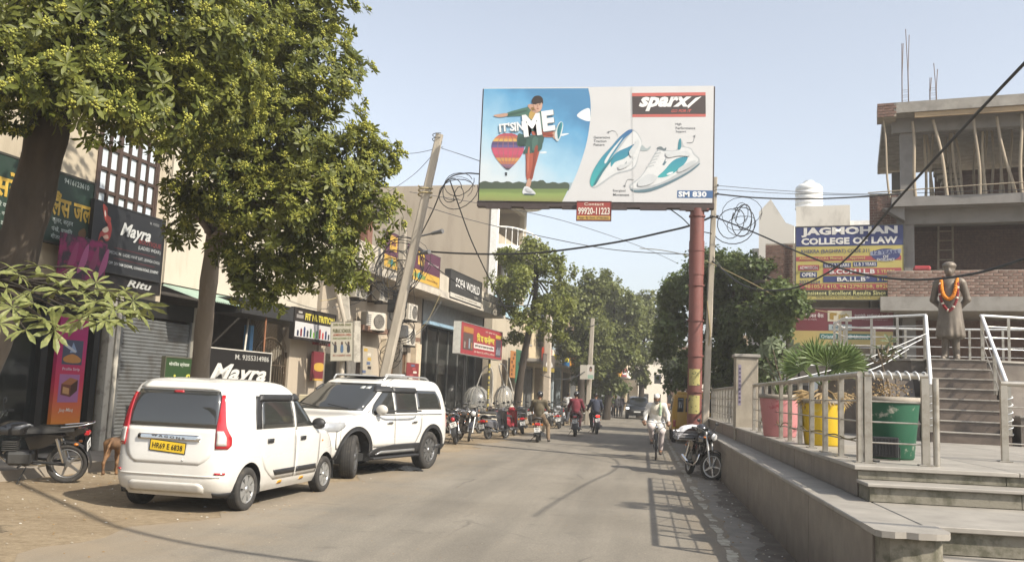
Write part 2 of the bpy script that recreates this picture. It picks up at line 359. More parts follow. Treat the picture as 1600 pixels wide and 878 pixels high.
# litter, pebbles and dry leaves: beyond counting
V = []; F = []; mi = []
def scatter(n, fx, fy, s0, s1, mk):
    for _ in range(n):
        x, y = fx(), fy(); s = random.uniform(s0, s1); a = random.uniform(0, 6.28); h = random.uniform(.2, .7)*s; k = len(V); zz = .007
        for q in range(4): V.append((x+s*math.cos(a+q*PI/2)*random.uniform(.6, 1.2), y+s*math.sin(a+q*PI/2)*random.uniform(.5, 1), zz))
        V.append((x, y, zz+h)); m = random.choice(mk)
        for q in range(4): F.append((k+q, k+(q+1) % 4, k+4)); mi.append(m)
scatter(1500, lambda: random.uniform(-11, -4.6), lambda: random.triangular(7, 32, 10), .006, .024, [0, 0, 0, 1, 1, 0, 0, 1, 1, 2])
scatter(500, lambda: random.gauss(1.3, .22), lambda: random.uniform(7, 26), .006, .022, [0, 1, 1, 0, 0, 2])
scatter(500, lambda: random.uniform(-5, 1), lambda: random.triangular(7, 34, 9), .004, .012, [0, 1])
o = fastmesh('litter', np.array(V), np.array(F), [mat('pebble', (.3, .26, .2), .9, rnd=0), mat('dry_leaf', (.22, .14, .06), .8), mat('pale_scrap', (.6, .58, .52), .8)], mi)
tag(o, 'scattered pebbles, dry leaves and paper scraps on the ground', 'litter', kind='stuff')

# ================================================================== memorial platform on the right
granite = mat('brown_granite', (.105, .088, .074), .38, var=.22, scale=3.5, col2=(.165, .142, .118), mix=(.4, .66), bump=.03, spec=.4, rnd=.08)
granite_t = mat('grey_granite_top', (.27, .25, .22), .5, var=.2, scale=2.4, bump=.03, spec=.35, rnd=.05)
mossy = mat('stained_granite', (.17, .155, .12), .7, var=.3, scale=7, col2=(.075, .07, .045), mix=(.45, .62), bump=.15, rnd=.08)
P = thing('memorial_platform', 'low granite clad platform with ledge and front steps on the right', 'platform', (0, 0, 0))
def stones(par, name, axis, a, b, step, fn, m):
    """pieces side by side with open joints; fn(u0,u1,jit) fills an MB"""
    u = a
    while u < b-.05:
        v = min(b, u+step*random.uniform(.92, 1.08))
        if b-v < .25: v = b
        mb = MB(); fn(mb, u+.002, v-.002, random.uniform(-.002, .002)); mb.obj(name, m, par); u = v
core = MB().box(1.68, 9, 7.2, 30, 0, .74).box(2.05, 9, 8.95, 30, .74, 1.04); core.obj('core', mat('core_concrete', (.25, .23, .2), .9), P)
stones(P, 'wall_panel', 'y', 6.86, 30, 1.25, lambda mb, a, b, j: mb.bev(1.64+j, 1.678, a, b, .0, .768, .004), granite)
stones(P, 'coping_stone', 'y', 6.62, 30, 1.5, lambda mb, a, b, j: mb.bev(1.605+j, 2.03, a, b, .77, .81+j, .008), granite_t)
stones(P, 'upper_wall_panel', 'y', 8.9, 30, 1.2, lambda mb, a, b, j: mb.bev(2.0+j, 2.045, a, b, .812, 1.058, .004), granite)
def deck(mb, a, b, j): mb.bev(1.965+j, 3.4, a, b, 1.06, 1.10, .006)
stones(P, 'deck_slab', 'y', 8.86, 30, 1.2, deck, granite_t)
for X0 in (3.404, 4.9, 6.4, 7.9): stones(P, 'deck_slab', 'y', 8.86, 24, 1.6, lambda mb, a, b, j, X0=X0: mb.bev(X0, X0+1.492, a, b, 1.06, 1.10, .006), granite_t)
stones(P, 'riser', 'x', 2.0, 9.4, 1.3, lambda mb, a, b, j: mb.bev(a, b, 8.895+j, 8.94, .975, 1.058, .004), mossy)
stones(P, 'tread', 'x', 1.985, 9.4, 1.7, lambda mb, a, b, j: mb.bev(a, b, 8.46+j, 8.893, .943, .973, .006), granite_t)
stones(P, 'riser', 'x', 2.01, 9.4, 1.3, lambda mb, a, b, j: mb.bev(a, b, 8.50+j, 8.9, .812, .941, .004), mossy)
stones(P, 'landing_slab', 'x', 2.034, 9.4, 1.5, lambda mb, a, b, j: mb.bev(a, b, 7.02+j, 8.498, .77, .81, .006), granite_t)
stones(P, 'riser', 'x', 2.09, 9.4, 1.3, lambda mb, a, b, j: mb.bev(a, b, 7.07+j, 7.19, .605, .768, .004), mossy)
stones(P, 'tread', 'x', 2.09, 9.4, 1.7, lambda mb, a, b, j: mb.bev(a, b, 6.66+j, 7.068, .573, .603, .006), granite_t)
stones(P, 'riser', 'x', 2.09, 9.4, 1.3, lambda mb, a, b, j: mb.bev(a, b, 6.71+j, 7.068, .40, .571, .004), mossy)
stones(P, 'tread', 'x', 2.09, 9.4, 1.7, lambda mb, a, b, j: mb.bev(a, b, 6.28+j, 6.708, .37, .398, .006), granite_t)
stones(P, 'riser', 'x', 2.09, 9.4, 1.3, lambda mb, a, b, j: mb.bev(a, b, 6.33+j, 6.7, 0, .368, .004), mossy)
pl = [(1.66, 6.86), (1.665, 6.70), (1.70, 6.63), (1.78, 6.61), (1.90, 6.615), (2.0, 6.64), (2.07, 6.72), (2.08, 7.04)]
MB().prism(pl+[(1.66, 7.04)], 0, .768, 'z').obj('corner_block', mossy, P)
cp = [(1.60, 6.618), (1.63, 6.56), (1.71, 6.535), (1.79, 6.56), (1.86, 6.53), (1.98, 6.545), (2.07, 6.58), (2.11, 6.68), (2.115, 7.015), (1.60, 7.015)]
# near coping: chipped end piece over the corner block
for o in [o for o in P.children if o.name.startswith('coping_stone')][:1]: o.location.y = 0
MB().prism(cp, .771, .814, 'z').obj('corner_slab', granite_t, P)

# ---- pillar at the end of the railing
t = thing('gate_pillar', 'square stone clad pillar with flat cap at far end of the railing', 'pillar', (1.98, 19.9, .81))
pm_ = mat('beige_stone', (.26, .225, .175), .7, var=.25, scale=3, bump=.1)
MB().bev(0, .47, 0, .47, 0, 1.78, .012).obj('shaft', pm_, t); MB().bev(-.04, .51, -.04, .51, 1.782, 1.85, .01).obj('cap', granite_t, t)
MB().box(.055, .115, -.006, 0, .75, 1.62).obj('notice_strip', ink('#8d8296'), t)
for i in range(9): MB().box(.065, .105, -.009, -.0065, .8+i*.088, .85+i*.088).obj('notice_mark', ink('#4c3f58'), t)

# ---- steel railing
steel = mat('brushed_steel', (.42, .39, .34), .36, .8, var=.12, scale=9, col2=(.28, .25, .2), mix=(.45, .7))
def railing(name, label, pts, n, hgt=.86, post=.036, rods=(.2, .4, .6), z=1.1, grp='steel railings on the platform', rail=.032):
    """posts at n places along pts[0]..pts[1], round top rail, thin rods"""
    a, b = Vector((*pts[0], z)), Vector((*pts[1], z)); t = thing(name, label, 'railing', a, math.atan2(b.y-a.y, b.x-a.x), grp); ln = (b-a).length
    p0 = None
    for i in range(n):
        x = ln*i/(n-1)
        if p0 is None:
            p0 = MB().bev(-post, post, -post*.75, post*.75, 0, hgt-.02, .004).obj('post', steel, t); p0.location.x = x
            f0 = MB().bev(-.07, .07, -.06, .06, 0, .012, .004).obj('foot_plate', steel, t); f0.location.x = x
        else:
            for q in (p0, f0): c = q.copy(); C.objects.link(c); c.location.x = x
    MB().cyl((-.03, 0, hgt), (ln+.03, 0, hgt), rail, n=12).obj('top_rail', steel, t)
    for h in rods: MB().cyl((0, 0, h), (ln, 0, h), .0085, n=6).obj('rod', steel, t)
    return t
railing('steel_railing', 'long steel railing along the road edge between pillar and green tub', ((2.13, 9.36), (2.13, 17.9)), 11)
railing('steel_railing', 'short steel railing in front of the green tub', ((2.2, 9.33), (2.72, 9.28)), 2)
MB().cyl((.62, 0, 0), (.62, 0, .84), .032, n=10).obj('gate_post', steel, bpy.data.objects['steel_railing.001'])
railing('steel_railing', 'steel railing continuing beyond the stone pillar', ((2.13, 20.5), (2.13, 28.5)), 11)
railing('steel_railing', 'steel railing at the right edge of the picture beside the opening', ((3.98, 10.75), (5.6, 10.6)), 3)

# ---- stepped pedestal under the statue
Q = thing('statue_pedestal', 'brown granite pedestal with narrow stair leading up to the statue', 'pedestal', (5.36, 15.87, 1.1), R(-12)); Q.scale.z = .925
oc = [(-.75, 2.1), (.75, 2.1), (2.1, 2.75), (2.35, 4.2), (2.1, 5.6), (-2.0, 5.6), (-2.3, 4.2), (-2.0, 2.75)]
MB().prism(oc, 0, 1.56, 'z').obj('base', granite, Q)
MB().prism([(x*1.02, 3.8+(y-3.8)*1.02) for x, y in oc], 1.562, 1.602, 'z').obj('top_slab', granite_t, Q)
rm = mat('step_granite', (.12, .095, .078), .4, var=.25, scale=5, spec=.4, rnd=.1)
for i in range(8):
    y = i*.265; z = i*.2; wd = .60-.014*i
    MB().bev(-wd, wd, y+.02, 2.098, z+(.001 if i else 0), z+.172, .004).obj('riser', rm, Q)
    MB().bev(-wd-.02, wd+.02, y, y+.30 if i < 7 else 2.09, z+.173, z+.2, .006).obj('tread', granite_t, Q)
for sx in (-1, 1):
    MB().prism([(.0, 0), (2.09, 0), (2.09, 1.1), (1.2, .5), (.0, .5)] if sx > 0 else [(.5, 0), (2.09, 0), (2.09, 1.2), (1.3, .7), (.5, .3)], .73*sx, 1.25*sx, 'x').obj('flank', granite, Q)
    MB().box(min(.72*sx, 1.27*sx), max(.72*sx, 1.27*sx), -.02, .5, .501, .53).obj('flank_cap', granite_t, Q) if sx > 0 else None
# ---- wrapped handrails and guard rail on the pedestal
wrap = mat('white_wrap', (.62, .63, .63), .5, .15, var=.15, scale=30)
wsteel = mat('bright_rail', (.58, .58, .56), .35, .5, var=.15, scale=12)
for sx, lb in ((-1, 'left'), (1, 'right')):
    t = thing('stair_handrail', 'white wrapped handrail on the %s side of the statue stair' % lb, 'handrail', Q.location, R(-12), 'handrails of the statue stair'); t.scale.z = .925
    a = Vector((sx*.58, .06, .2)); b = Vector((sx*.48, 2.15, 1.6))
    MB().tube([a+Vector((0, 0, .8)), b+Vector((0, 0, .9)), b+Vector((0, .12, .92))], .031, 10).obj('rail', wrap, t)
    for k in range(3):
        p_ = a.lerp(b, (0, .5, 1)[k]); MB().box(p_.x-.03, p_.x+.03, p_.y-.025, p_.y+.025, p_.z, p_.z+.84).obj('post', steel, t)
    for k in range(2): MB().tube([a+Vector((0, 0, .27+.27*k)), b+Vector((0, 0, .3+.3*k))], .01, 6).obj('rod', steel, t)
    # cord wound round the lower post
    pts = [(a.x+.05*math.cos(q*.6), a.y+.045*math.sin(q*.6), .2+q*.0125) for q in range(56)]
    MB().tube(pts, .009, 5).obj('cord', wrap, t)
    # guard rail round the pedestal on this side
    g = thing('pedestal_railing', 'railing with thin rods round the pedestal top, %s of the statue' % lb, 'railing', Q.location, R(-12), 'railings round the statue'); g.scale.z = .925
    pth = [(sx*.5, 2.25), (sx*1.9, 2.9), (sx*2.15, 4.2), (sx*1.95, 5.4), (0, 5.45)]
    for i in range(4):
        p0, p1 = pth[i], pth[i+1]; ln = math.dist(p0, p1); n = max(2, int(ln/.5))
        MB().tube([(p0[0], p0[1], 2.52), (p1[0], p1[1], 2.5)], .026, 10).obj('top_rail', wrap if i < 2 else wsteel, g)
        for h in (.25, .48, .7): MB().tube([(p0[0], p0[1], 1.6+h), (p1[0], p1[1], 1.6+h)], .01, 6).obj('rod', wsteel, g)
        for k in range(n):
            q = k/n; x, y = p0[0]+(p1[0]-p0[0])*q, p0[1]+(p1[1]-p0[1])*q
            MB().box(x-.024, x+.024, y-.02, y+.02, 1.602, 2.5).obj('post', steel, g)

# ================================================================== left row of shops
cream = mat('cream_plaster', (.37, .32, .24), .85, var=.1, scale=1.2, bump=.1, col2=(.22, .18, .13), mix=(.5, .8), stretch=(1, 1, .22))
cream2 = mat('warm_plaster', (.36, .305, .235), .85, var=.1, scale=.9, bump=.1, col2=(.24, .195, .145), mix=(.5, .8), stretch=(1, 1, .22))
white_w = mat('white_plaster', (.44, .395, .32), .85, var=.1, scale=1.3, bump=.1, col2=(.26, .225, .17), mix=(.52, .8), stretch=(1, 1, .22))
conc = mat('raw_concrete', (.27, .255, .23), .9, var=.18, scale=2, bump=.15, col2=(.19, .175, .155), mix=(.45, .7))
darkin = mat('dim_interior', (.055, .05, .045), .9, var=.3, scale=2)  # dark base colour stands in for the lack of light inside
dgls = glassmat('shop_glass', (.03, .035, .035), .45)
shut = mat('grey_shutter_steel', (.13, .135, .135), .55, .3, var=.2, scale=3, col2=(.075, .07, .062), mix=(.45, .7))
brown_sh = mat('rust_brown_shutter', (.14, .085, .05), .6, .2, var=.3, scale=4)
blackm = mat('black_metal', (.02, .02, .02), .45, .3)
wood = mat('dark_wood', (.05, .03, .022), .5, var=.3, scale=4, stretch=(1, 1, .15))
red_m = mat('maroon_paint', (.17, .045, .035), .6, var=.2)
def shutter(par, x0, x1, y, z0, z1, m, pitch=.075, name='roller_shutter'):
    """corrugated rolling shutter; each slat a rounded rib"""
    mb = MB(); n = int((z1-z0)/pitch); prof = []
    for i in range(n):
        z = z0+i*pitch; prof += [(y, z), (y-.012, z+pitch*.25), (y-.016, z+pitch*.55), (y-.006, z+pitch*.86)]
    for i in range(len(prof)-1):
        a, b = prof[i], prof[i+1]; mb.add([(x0, *a), (x1, *a), (x1, *b), (x0, *b)], [(0, 1, 2, 3)])
    o = mb.obj(name, m, par, fix=False)
    MB().box(x0-.07, x0-.002, y-.05, y+.05, z0, z1).obj('guide_rail', m, o); MB().box(x1+.002, x1+.07, y-.05, y+.05, z0, z1).obj('guide_rail', m, o)
    MB().box(x0, x1, y-.03, y-.018, z0, z0+.06).obj('bottom_bar', m, o); return o
def building(name, label, s0, d=0): return thing(name, label, 'building', FS(s0, d), LF)
# --- building A: boutique, local x along the street from s=-8
sA = -8
A = building('shop_building', 'cream two storey shop building behind the leftmost tree', sA)
def wallwin(par, x0, x1, z0, z1, holes, y0, y1, m, name='wall'):
    """wall box with rectangular openings (x0,x1,z0,z1)"""
    mb = MB(); xs = sorted({x0, x1, *[h[0] for h in holes], *[h[1] for h in holes]}); zs = sorted({z0, z1, *[h[2] for h in holes], *[h[3] for h in holes]})
    for i in range(len(xs)-1):
        for j in range(len(zs)-1):
            cx, cz = (xs[i]+xs[i+1])/2, (zs[j]+zs[j+1])/2
            if not any(h[0] < cx < h[1] and h[2] < cz < h[3] for h in holes): mb.box(xs[i], xs[i+1], y0, y1, zs[j], zs[j+1])
    return mb.obj(name, m, par, fix=False)
wx0, wx1, wz0, wz1 = 5.9, 7.82, 4.35, 6.75
wallwin(A, -2, 8.25, 3.3, 9.6, [(wx0, wx1, wz0, wz1), (1.6, 3.2, 5.5, 7.4)], 0, .25, cream)
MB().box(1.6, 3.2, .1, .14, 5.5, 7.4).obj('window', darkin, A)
MB().box(-2, 8.25, 5.9, 6, 0, 9.6).box(8.2, 8.249, .25, 5.9, .0, 9.6).box(-2, 8.2, .25, 5.9, 3.3, 3.42).obj('rear_wall', cream, A)
MB().box(-2.1, 8.35, -.3, .0, 7.6, 7.75).obj('sunshade', conc, A)
# wooden casement window with many panes
W_ = MB().box(wx0, wx0+.07, -.03, .12, wz0, wz1).box(wx1-.07, wx1, -.03, .12, wz0, wz1).box(wx0+.07, wx1-.07, -.028, .118, wz0, wz0+.07).box(wx0+.07, wx1-.07, -.028, .118, wz1-.07, wz1).obj('window', wood, A)
pane = mat('sky_painted_pane', (.5, .56, .6), .08, 0, var=.12, scale=2, spec=1, coat=.6)  # pale blue base colour stands in for the sky's reflection
cw = (wx1-wx0-.14)/6; rh = (wz1-wz0-.14)/5
for i in range(7):
    tw = .05 if i % 2 == 0 else .025
    MB().box(wx0+.07+i*cw-tw, wx0+.07+i*cw+tw, -.02, .1, wz0+.07, wz1-.07).obj('stile', wood, W_)
for j in range(1, 5): MB().box(wx0+.07, wx1-.07, -.012, .09, wz0+.07+j*rh-.035, wz0+.07+j*rh+.035).obj('rail', wood, W_)
for i in range(6):
    for j in range(5):
        x0_, x1_ = wx0+.07+i*cw+.035, wx0+.07+(i+1)*cw-.035; z0_, z1_ = wz0+.07+j*rh+.03, wz0+.07+(j+1)*rh-.03
        pts = [(x0_, z0_), (x1_, z0_), (x1_, z1_)]+([((x0_+x1_)/2, z1_+.045)] if i in (2, 3) else [])+[(x0_, z1_)]
        MB().prism(pts, .03+random.uniform(-.004, .004), .04, 'y').obj('pane', pane, W_)
# ground floor: glass boutique front, dark piers, two pale posts, grey roller shutter
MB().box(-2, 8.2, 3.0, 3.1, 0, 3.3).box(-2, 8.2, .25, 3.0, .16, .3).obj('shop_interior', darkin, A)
for x in (-1.9, 1.2, 3.2, 4.9, 6.25): MB().box(x, x+.16, -.05, .2, .16, 3.3).obj('mullion', blackm, A)
MB().box(-2, 6.4, -.06, .22, 2.95, 3.3).obj('fascia', blackm, A)
for x0_, x1_ in ((-1.74, 1.2), (1.36, 3.2), (3.36, 4.9), (5.06, 6.25)): MB().box(x0_, x1_, .06, .075, .3, 2.95).obj('shop_pane', dgls, A)
wp = mat('whitewashed_post', (.42, .39, .33), .8, var=.3, scale=5, col2=(.2, .18, .15), mix=(.5, .72))
MB().bev(6.62, 6.78, -.1, .1, .16, 3.3, .01).obj('post', wp, A); MB().bev(6.88, 7.0, -.06, .12, .16, 3.3, .01).obj('post', wp, A); MB().bev(9.52, 9.66, -.1, .1, .16, 3.3, .01).obj('post', wp, A)
shutter(A, 7.14, 9.46, .05, .2, 2.95, shut)
MB().box(7.02, 9.7, -.02, .2, 2.95, 3.3).obj('lintel', blackm, A)
# frosted lettering on the boutique glass
for (x, z, s_, h) in ((4.2, .92, 'Maya', .17), (4.3, .62, 'Lagan', .15)): text(A, s_, x, z, h, '#6d716b', y=.052, shear=.3, bold=0)
# awning of pale corrugated sheet
aw = mat('green_fibre_sheet', (.25, .33, .27), .6, var=.2, scale=3)
mb = MB()
for k in range(40):
    x = 8.3+k*.075; mb.add([(x, -.95, 3.38), (x+.038, -.95, 3.42), (x+.038, .0, 3.72), (x, 0, 3.68)], [(0, 1, 2, 3)]).add([(x+.038, -.95, 3.42), (x+.075, -.95, 3.38), (x+.075, 0, 3.68), (x+.038, 0, 3.72)], [(0, 1, 2, 3)])
mb.obj('awning', aw, A, fix=False)
# --- building B: pale upper wall, dark open shop, arched iron gate, cream garden wall
B = building('shop_building', 'pale building with bright bare upper wall and arched iron gate below', 1.75)
wallwin(B, -1.4, 6.0, 3.75, 7.7, [], .02, .3, white_w)
MB().box(5.7, 6.0, .3, 6, .16, 7.7).box(-1.4, 5.7, 5.7, 6, 0, 7.7).box(-1.4, 5.7, .3, 5.7, 7.5, 7.7).obj('rear_wall', white_w, B)
MB().box(-1.5, 6.1, -.12, .32, 7.702, 7.9).obj('coping', white_w, B)
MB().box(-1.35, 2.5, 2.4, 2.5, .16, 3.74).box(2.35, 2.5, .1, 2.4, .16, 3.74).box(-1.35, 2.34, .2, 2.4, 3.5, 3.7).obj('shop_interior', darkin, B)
MB().bev(2.25, 2.41, -.05, .15, .16, 3.1, .01).obj('post', mat('blue_paint', (.06, .17, .32), .6), B)
MB().cyl((1.5, -.9, 1.6), (1.5, -.9, 3.6), .025).obj('prop', mat('rust', (.19, .08, .035), .8, var=.3), B)
MB().cyl((.7, -.85, 2.35), (2.2, .0, 3.5), .025).obj('brace', wp, B)
MB().box(.2, 2.7, -1.0, .0, 3.25, 3.62).obj('dark_awning', mat('black_cloth', (.014, .014, .015), .9), B)
iron = mat('iron_bars', (.10, .075, .05), .5, .5)
g = MB().box(2.55, 2.62, 0, .06, .2, 2.5).box(4.28, 4.35, 0, .06, .2, 2.5).obj('gate', iron, B)
arch = [(3.45+.86*math.cos(a), .03, 2.1+.75*math.sin(a)) for a in np.linspace(0, PI, 18)]
MB().tube(arch, .03, 6).obj('arch_bar', iron, g)
for i in range(13):
    x = 2.69+i*.13; top = 2.1+.75*math.sqrt(max(0, 1-((x-3.45)/.86)**2)); MB().cyl((x, .03, .2), (x, .03, top), .011, n=6).obj('bar', iron, g)
    MB().cyl((x, .03, top*.8), (x, .03, top*.8+.12), .022, .002, n=6).obj('spear', iron, g)
for z in (.5, 1.4, 2.1): MB().box(2.62, 4.28, .02, .045, z, z+.03).obj('cross_bar', iron, g)
lat = MB()
for i in range(-16, 26):
    x = 2.55+i*.085
    for sg in (1, -1):
        a0, a1 = (x, 2.55), (x+sg*.62, 3.24)
        if 2.5 < min(a0[0], a1[0]) and max(a0[0], a1[0]) < 4.5: lat.tube([(a0[0], .05, a0[1]), (a1[0], .05+.01*sg, a1[1])], .007, 4)
lat.obj('lattice', iron, B)
MB().box(2.55, 4.35, 1.2, 1.25, .16, 3.3).obj('passage_wall', cream2, B)
wallwin(B, 4.36, 6.0, .14, 3.2, [], -.06, .2, cream2, 'wall'); MB().bev(4.0, 4.9, -1.05, -.62, .14, 1.35, .02).obj('meter_cabinet', mat('cream_cabinet', (.5, .44, .3), .6), B)
# --- building D: bank and shops, slab at first floor
Dn = building('bank_building', 'low commercial block with deep first floor slab and air conditioners', 8.0)
wallwin(Dn, 0, 8.7, .14, 5.2, [(.5, 1.5, .3, 2.6), (2.1, 4.1, .3, 3.0), (5.6, 7.4, .3, 3.0)], .0, .25, cream2)
MB().box(0, 8.7, 3.6, 3.7, .14, 5.2).obj('rear_wall', darkin, Dn)
shutter(Dn, 2.15, 4.05, .12, .3, 2.95, brown_sh); shutter(Dn, 5.65, 7.35, .12, 1.6, 2.95, brown_sh)
MB().box(.5, 1.5, .1, .13, .3, 2.6).obj('shop_pane', dgls, Dn)
MB().box(-.1, 17.6, -1.05, 3.0, 5.2, 5.48).obj('floor_slab', mat('stained_slab', (.4, .36, .3), .9, var=.25, scale=1.5, bump=.1), Dn)
MB().box(.0, 17.5, -1.0, -.86, 5.481, 6.1).obj('parapet', white_w, Dn)
MB().box(4.2, 4.6, .5, 1.0, 5.481, 9.2).obj('brick_pier', mat('dark_brick_pier', (.16, .075, .05), .9, var=.3, scale=12), Dn)
MB().prism([(.2, 8.6), (5.4, 7.6), (5.4, 7.75), (.2, 8.78)], .2, 2.6, 'y').obj('shed_roof', mat('dark_sheet', (.045, .04, .038), .8), Dn)
wallwin(Dn, .2, 5.0, 5.481, 7.6, [], 1.4, 1.6, white_w, 'upper_wall'); wallwin(Dn, 5.0, 17.4, 5.481, 6.9, [], 2.4, 2.55, cream, 'upper_wall')
MB().box(2.0, 4.4, -.5, .0, 3.45, 3.62).box(5.5, 7.5, -.45, 0, 3.4, 3.55).obj('canopy', mat('rusty_canopy', (.16, .09, .06), .8, var=.3), Dn)
# tiled poster pillars
for x, cc in ((1.72, '#c9bfae'), (4.75, '#c4b7a1'), (7.75, '#b9aa93')):
    MB().bev(x, x+.55, -.22, -.002, .14, 3.35, .01).obj('pier', mat('pier_'+cc[1:], cc, .8, var=.15), Dn)
# --- furniture shop: deep dark opening with glass, steel frame
E_ = building('furniture_shop', 'dark open furniture shop front under the black shop sign', 16.75)
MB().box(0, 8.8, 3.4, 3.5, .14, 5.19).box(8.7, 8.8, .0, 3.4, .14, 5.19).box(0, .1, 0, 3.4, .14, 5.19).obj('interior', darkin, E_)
wallwin(E_, .1, 8.7, 4.35, 5.19, [], .05, .2, mat('grey_plaster', (.3, .3, .29), .9, var=.15), 'wall'); MB().box(.1, 8.7, -.3, .04, 4.2, 4.33).obj('blue_trim', mat('faded_blue', (.22, .33, .42), .6), E_)
for x in (.1, 1.5, 2.9, 4.3, 5.7, 7.1, 8.55): MB().box(x, x+.1, .3, .4, .5, 4.2).obj('mullion', mat('grey_frame', (.18, .18, .17), .5, .4), E_)
for k, x in enumerate((.2, 1.6, 3.0, 4.4, 5.8, 7.2)): MB().box(x, x+1.3, .34, .352, .5, 4.2).obj('shop_pane', dgls, E_)
MB().box(.1, 8.7, -.25, .5, .14, .5).obj('step', mat('green_tile_step', (.16, .19, .15), .7, var=.3), E_)
for k in range(5): MB().box(.5+k*1.6, 1.2+k*1.6, 1.2, 1.9, .14, 1.0+.5*(k % 3)).obj('stacked_furniture', mat('dull_wood_stock', (.12, .085, .06), .7), E_)
# --- building C: tall cream block with balconies
Cb = building('apartment_block', 'tall cream block with blank side wall and rounded balcony', 27)
wallwin(Cb, 0, 6.4, .14, 12.3, [(.5, 5.9, 6.6, 8.9), (.5, 5.9, 9.8, 11.8)], 0, .3, cream)
MB().box(0, .3, .3, 8.5, .14, 12.3).box(6.1, 6.4, .3, 8.5, .14, 12.3).box(.3, 6.1, 8.2, 8.5, .14, 12.3).box(.3, 6.1, .3, 8.2, 12.0, 12.15).obj('side_wall', cream2, Cb)
MB().box(.3, 6.1, 1.8, 1.9, 6, 12).obj('balcony_back_wall', cream, Cb); MB().box(.3, 6.1, .3, 1.8, 6.3, 6.45).box(.3, 6.1, .3, 1.8, 9.3, 9.5).obj('floor', conc, Cb)
trim = mat('white_trim', (.7, .69, .65), .7)
MB().box(-.06, .26, -.06, .3, 5.5, 12.3).obj('corner_trim', trim, Cb)
blue_b = mat('pale_blue_band', (.3, .42, .48), .8)
MB().box(-.05, 6.4, -.08, -.002, 5.6, 6.55).obj('blue_band', blue_b, Cb)
for x in (2.4, 4.4): MB().cyl((x, .15, 6.6), (x, .15, 8.9), .16, n=14).obj('column', trim, Cb)
sl_ = [(0, -.02)]+[(3.2-3.2*math.cos(a), -1.5*math.sin(a)**.7 if math.sin(a) > 0 else -.02) for a in np.linspace(.05, PI-.05, 16)]+[(6.4, -.02)]
for z in (8.95, 12.15):
    b0 = MB().prism(sl_, z, z+.22, 'z').obj('balcony_slab', trim, Cb)
    if z < 10:
        for k in range(15):
            p_ = sl_[1+k]; MB().cyl((p_[0], p_[1]+.08, z+.22), (p_[0], p_[1]+.08, z+1.1), .02, n=6).obj('baluster', trim, b0)
        MB().tube([(p_[0], p_[1]+.08, z+1.12) for p_ in sl_[1:-1]], .04, 6).obj('top_rail', trim, b0)
# --- far left row
rowcols = [('#b8a98c', 'tan'), ('#8f9aa0', 'grey blue'), ('#c5b79c', 'cream'), ('#9d8a74', 'brown'), ('#b7b1a4', 'pale grey'), ('#a8977a', 'sandy'), ('#bfae95', 'buff')]
s = 33.6
for i, (h, nm) in enumerate(rowcols):
    wd = [6.2, 5.4, 6.5, 6, 7, 8, 9][i]; hg = [6.4, 7.2, 6.2, 7.6, 6.6, 8, 7][i]
    b = building('shop_building', '%s shop building in the far left row, %s' % (nm, ['next to the tall cream block', 'second after the tall cream block', 'third after the tall cream block', 'fourth after the tall cream block', 'behind the thin pole', 'under the far trees', 'last before the street end'][i]), s)
    pm2 = mat('shopwall_'+h[1:], h, .9, var=.15, scale=1.2, col2=tuple(x*.7 for x in hx(h)), mix=(.5, .75))
    hl = [(.5, wd/2-.15, .14, 3.2), (wd/2+.15, wd-.5, .14, 3.2), (.9, 2.2, 4.5, 5.8), (wd-2.3, wd-1, 4.5, 5.8)]
    wallwin(b, 0, wd-.05, .14, hg, hl, 0, .25, pm2); MB().box(0, wd-.05, 3.4, 3.5, .14, hg).box(0, .2, .25, 3.4, .14, hg).box(wd-.25, wd-.05, .25, 3.4, .14, hg).obj('rear_wall', pm2, b); MB().box(.2, wd-.25, 2.6, 2.7, .14, 3.4).box(.2, wd-.25, .25, 3.4, 3.4, 3.5).obj('shop_interior', darkin, b)
    for q in hl[2:]:
        f = MB().box(q[0], q[1], .1, .14, q[2], q[3]).obj('window', dgls, b); MB().box(q[0]-.06, q[1]+.06, -.04, .02, q[2]-.08, q[2]).obj('sill', conc, f)
    MB().box(-.05, wd, -1.0, .0, 3.45, 3.62).obj('canopy_slab', conc, b)
    for k in (0, 1):
        if (i+k) % 3 == 0: shutter(b, hl[k][0]+.08, hl[k][1]-.08, .1, .2, 3.1, brown_sh if i % 2 else shut)
        cc = ['#a43a22', '#d9d2c3', '#1f5c8a', '#c98b1e', '#7a1f2b', '#e8e3d6', '#2f6b3a'][(2*i+k) % 7]
        MB().box(hl[k][0], hl[k][1], -1.1, -1.02, 3.5+.05*k, 4.3).obj('name_board', mat('nameboard_'+cc[1:], cc, .6), b)
        MB().box(hl[k][0]+.3, hl[k][1]-.3, -1.106, -1.102, 3.75, 4.05).obj('board_script', mat('nameboard_txt%d' % ((i+k) % 3), ['#efe9d8', '#e5c33a', '#5a1414'][(i+k) % 3], .6, var=.6, scale=9), b)
    s += wd
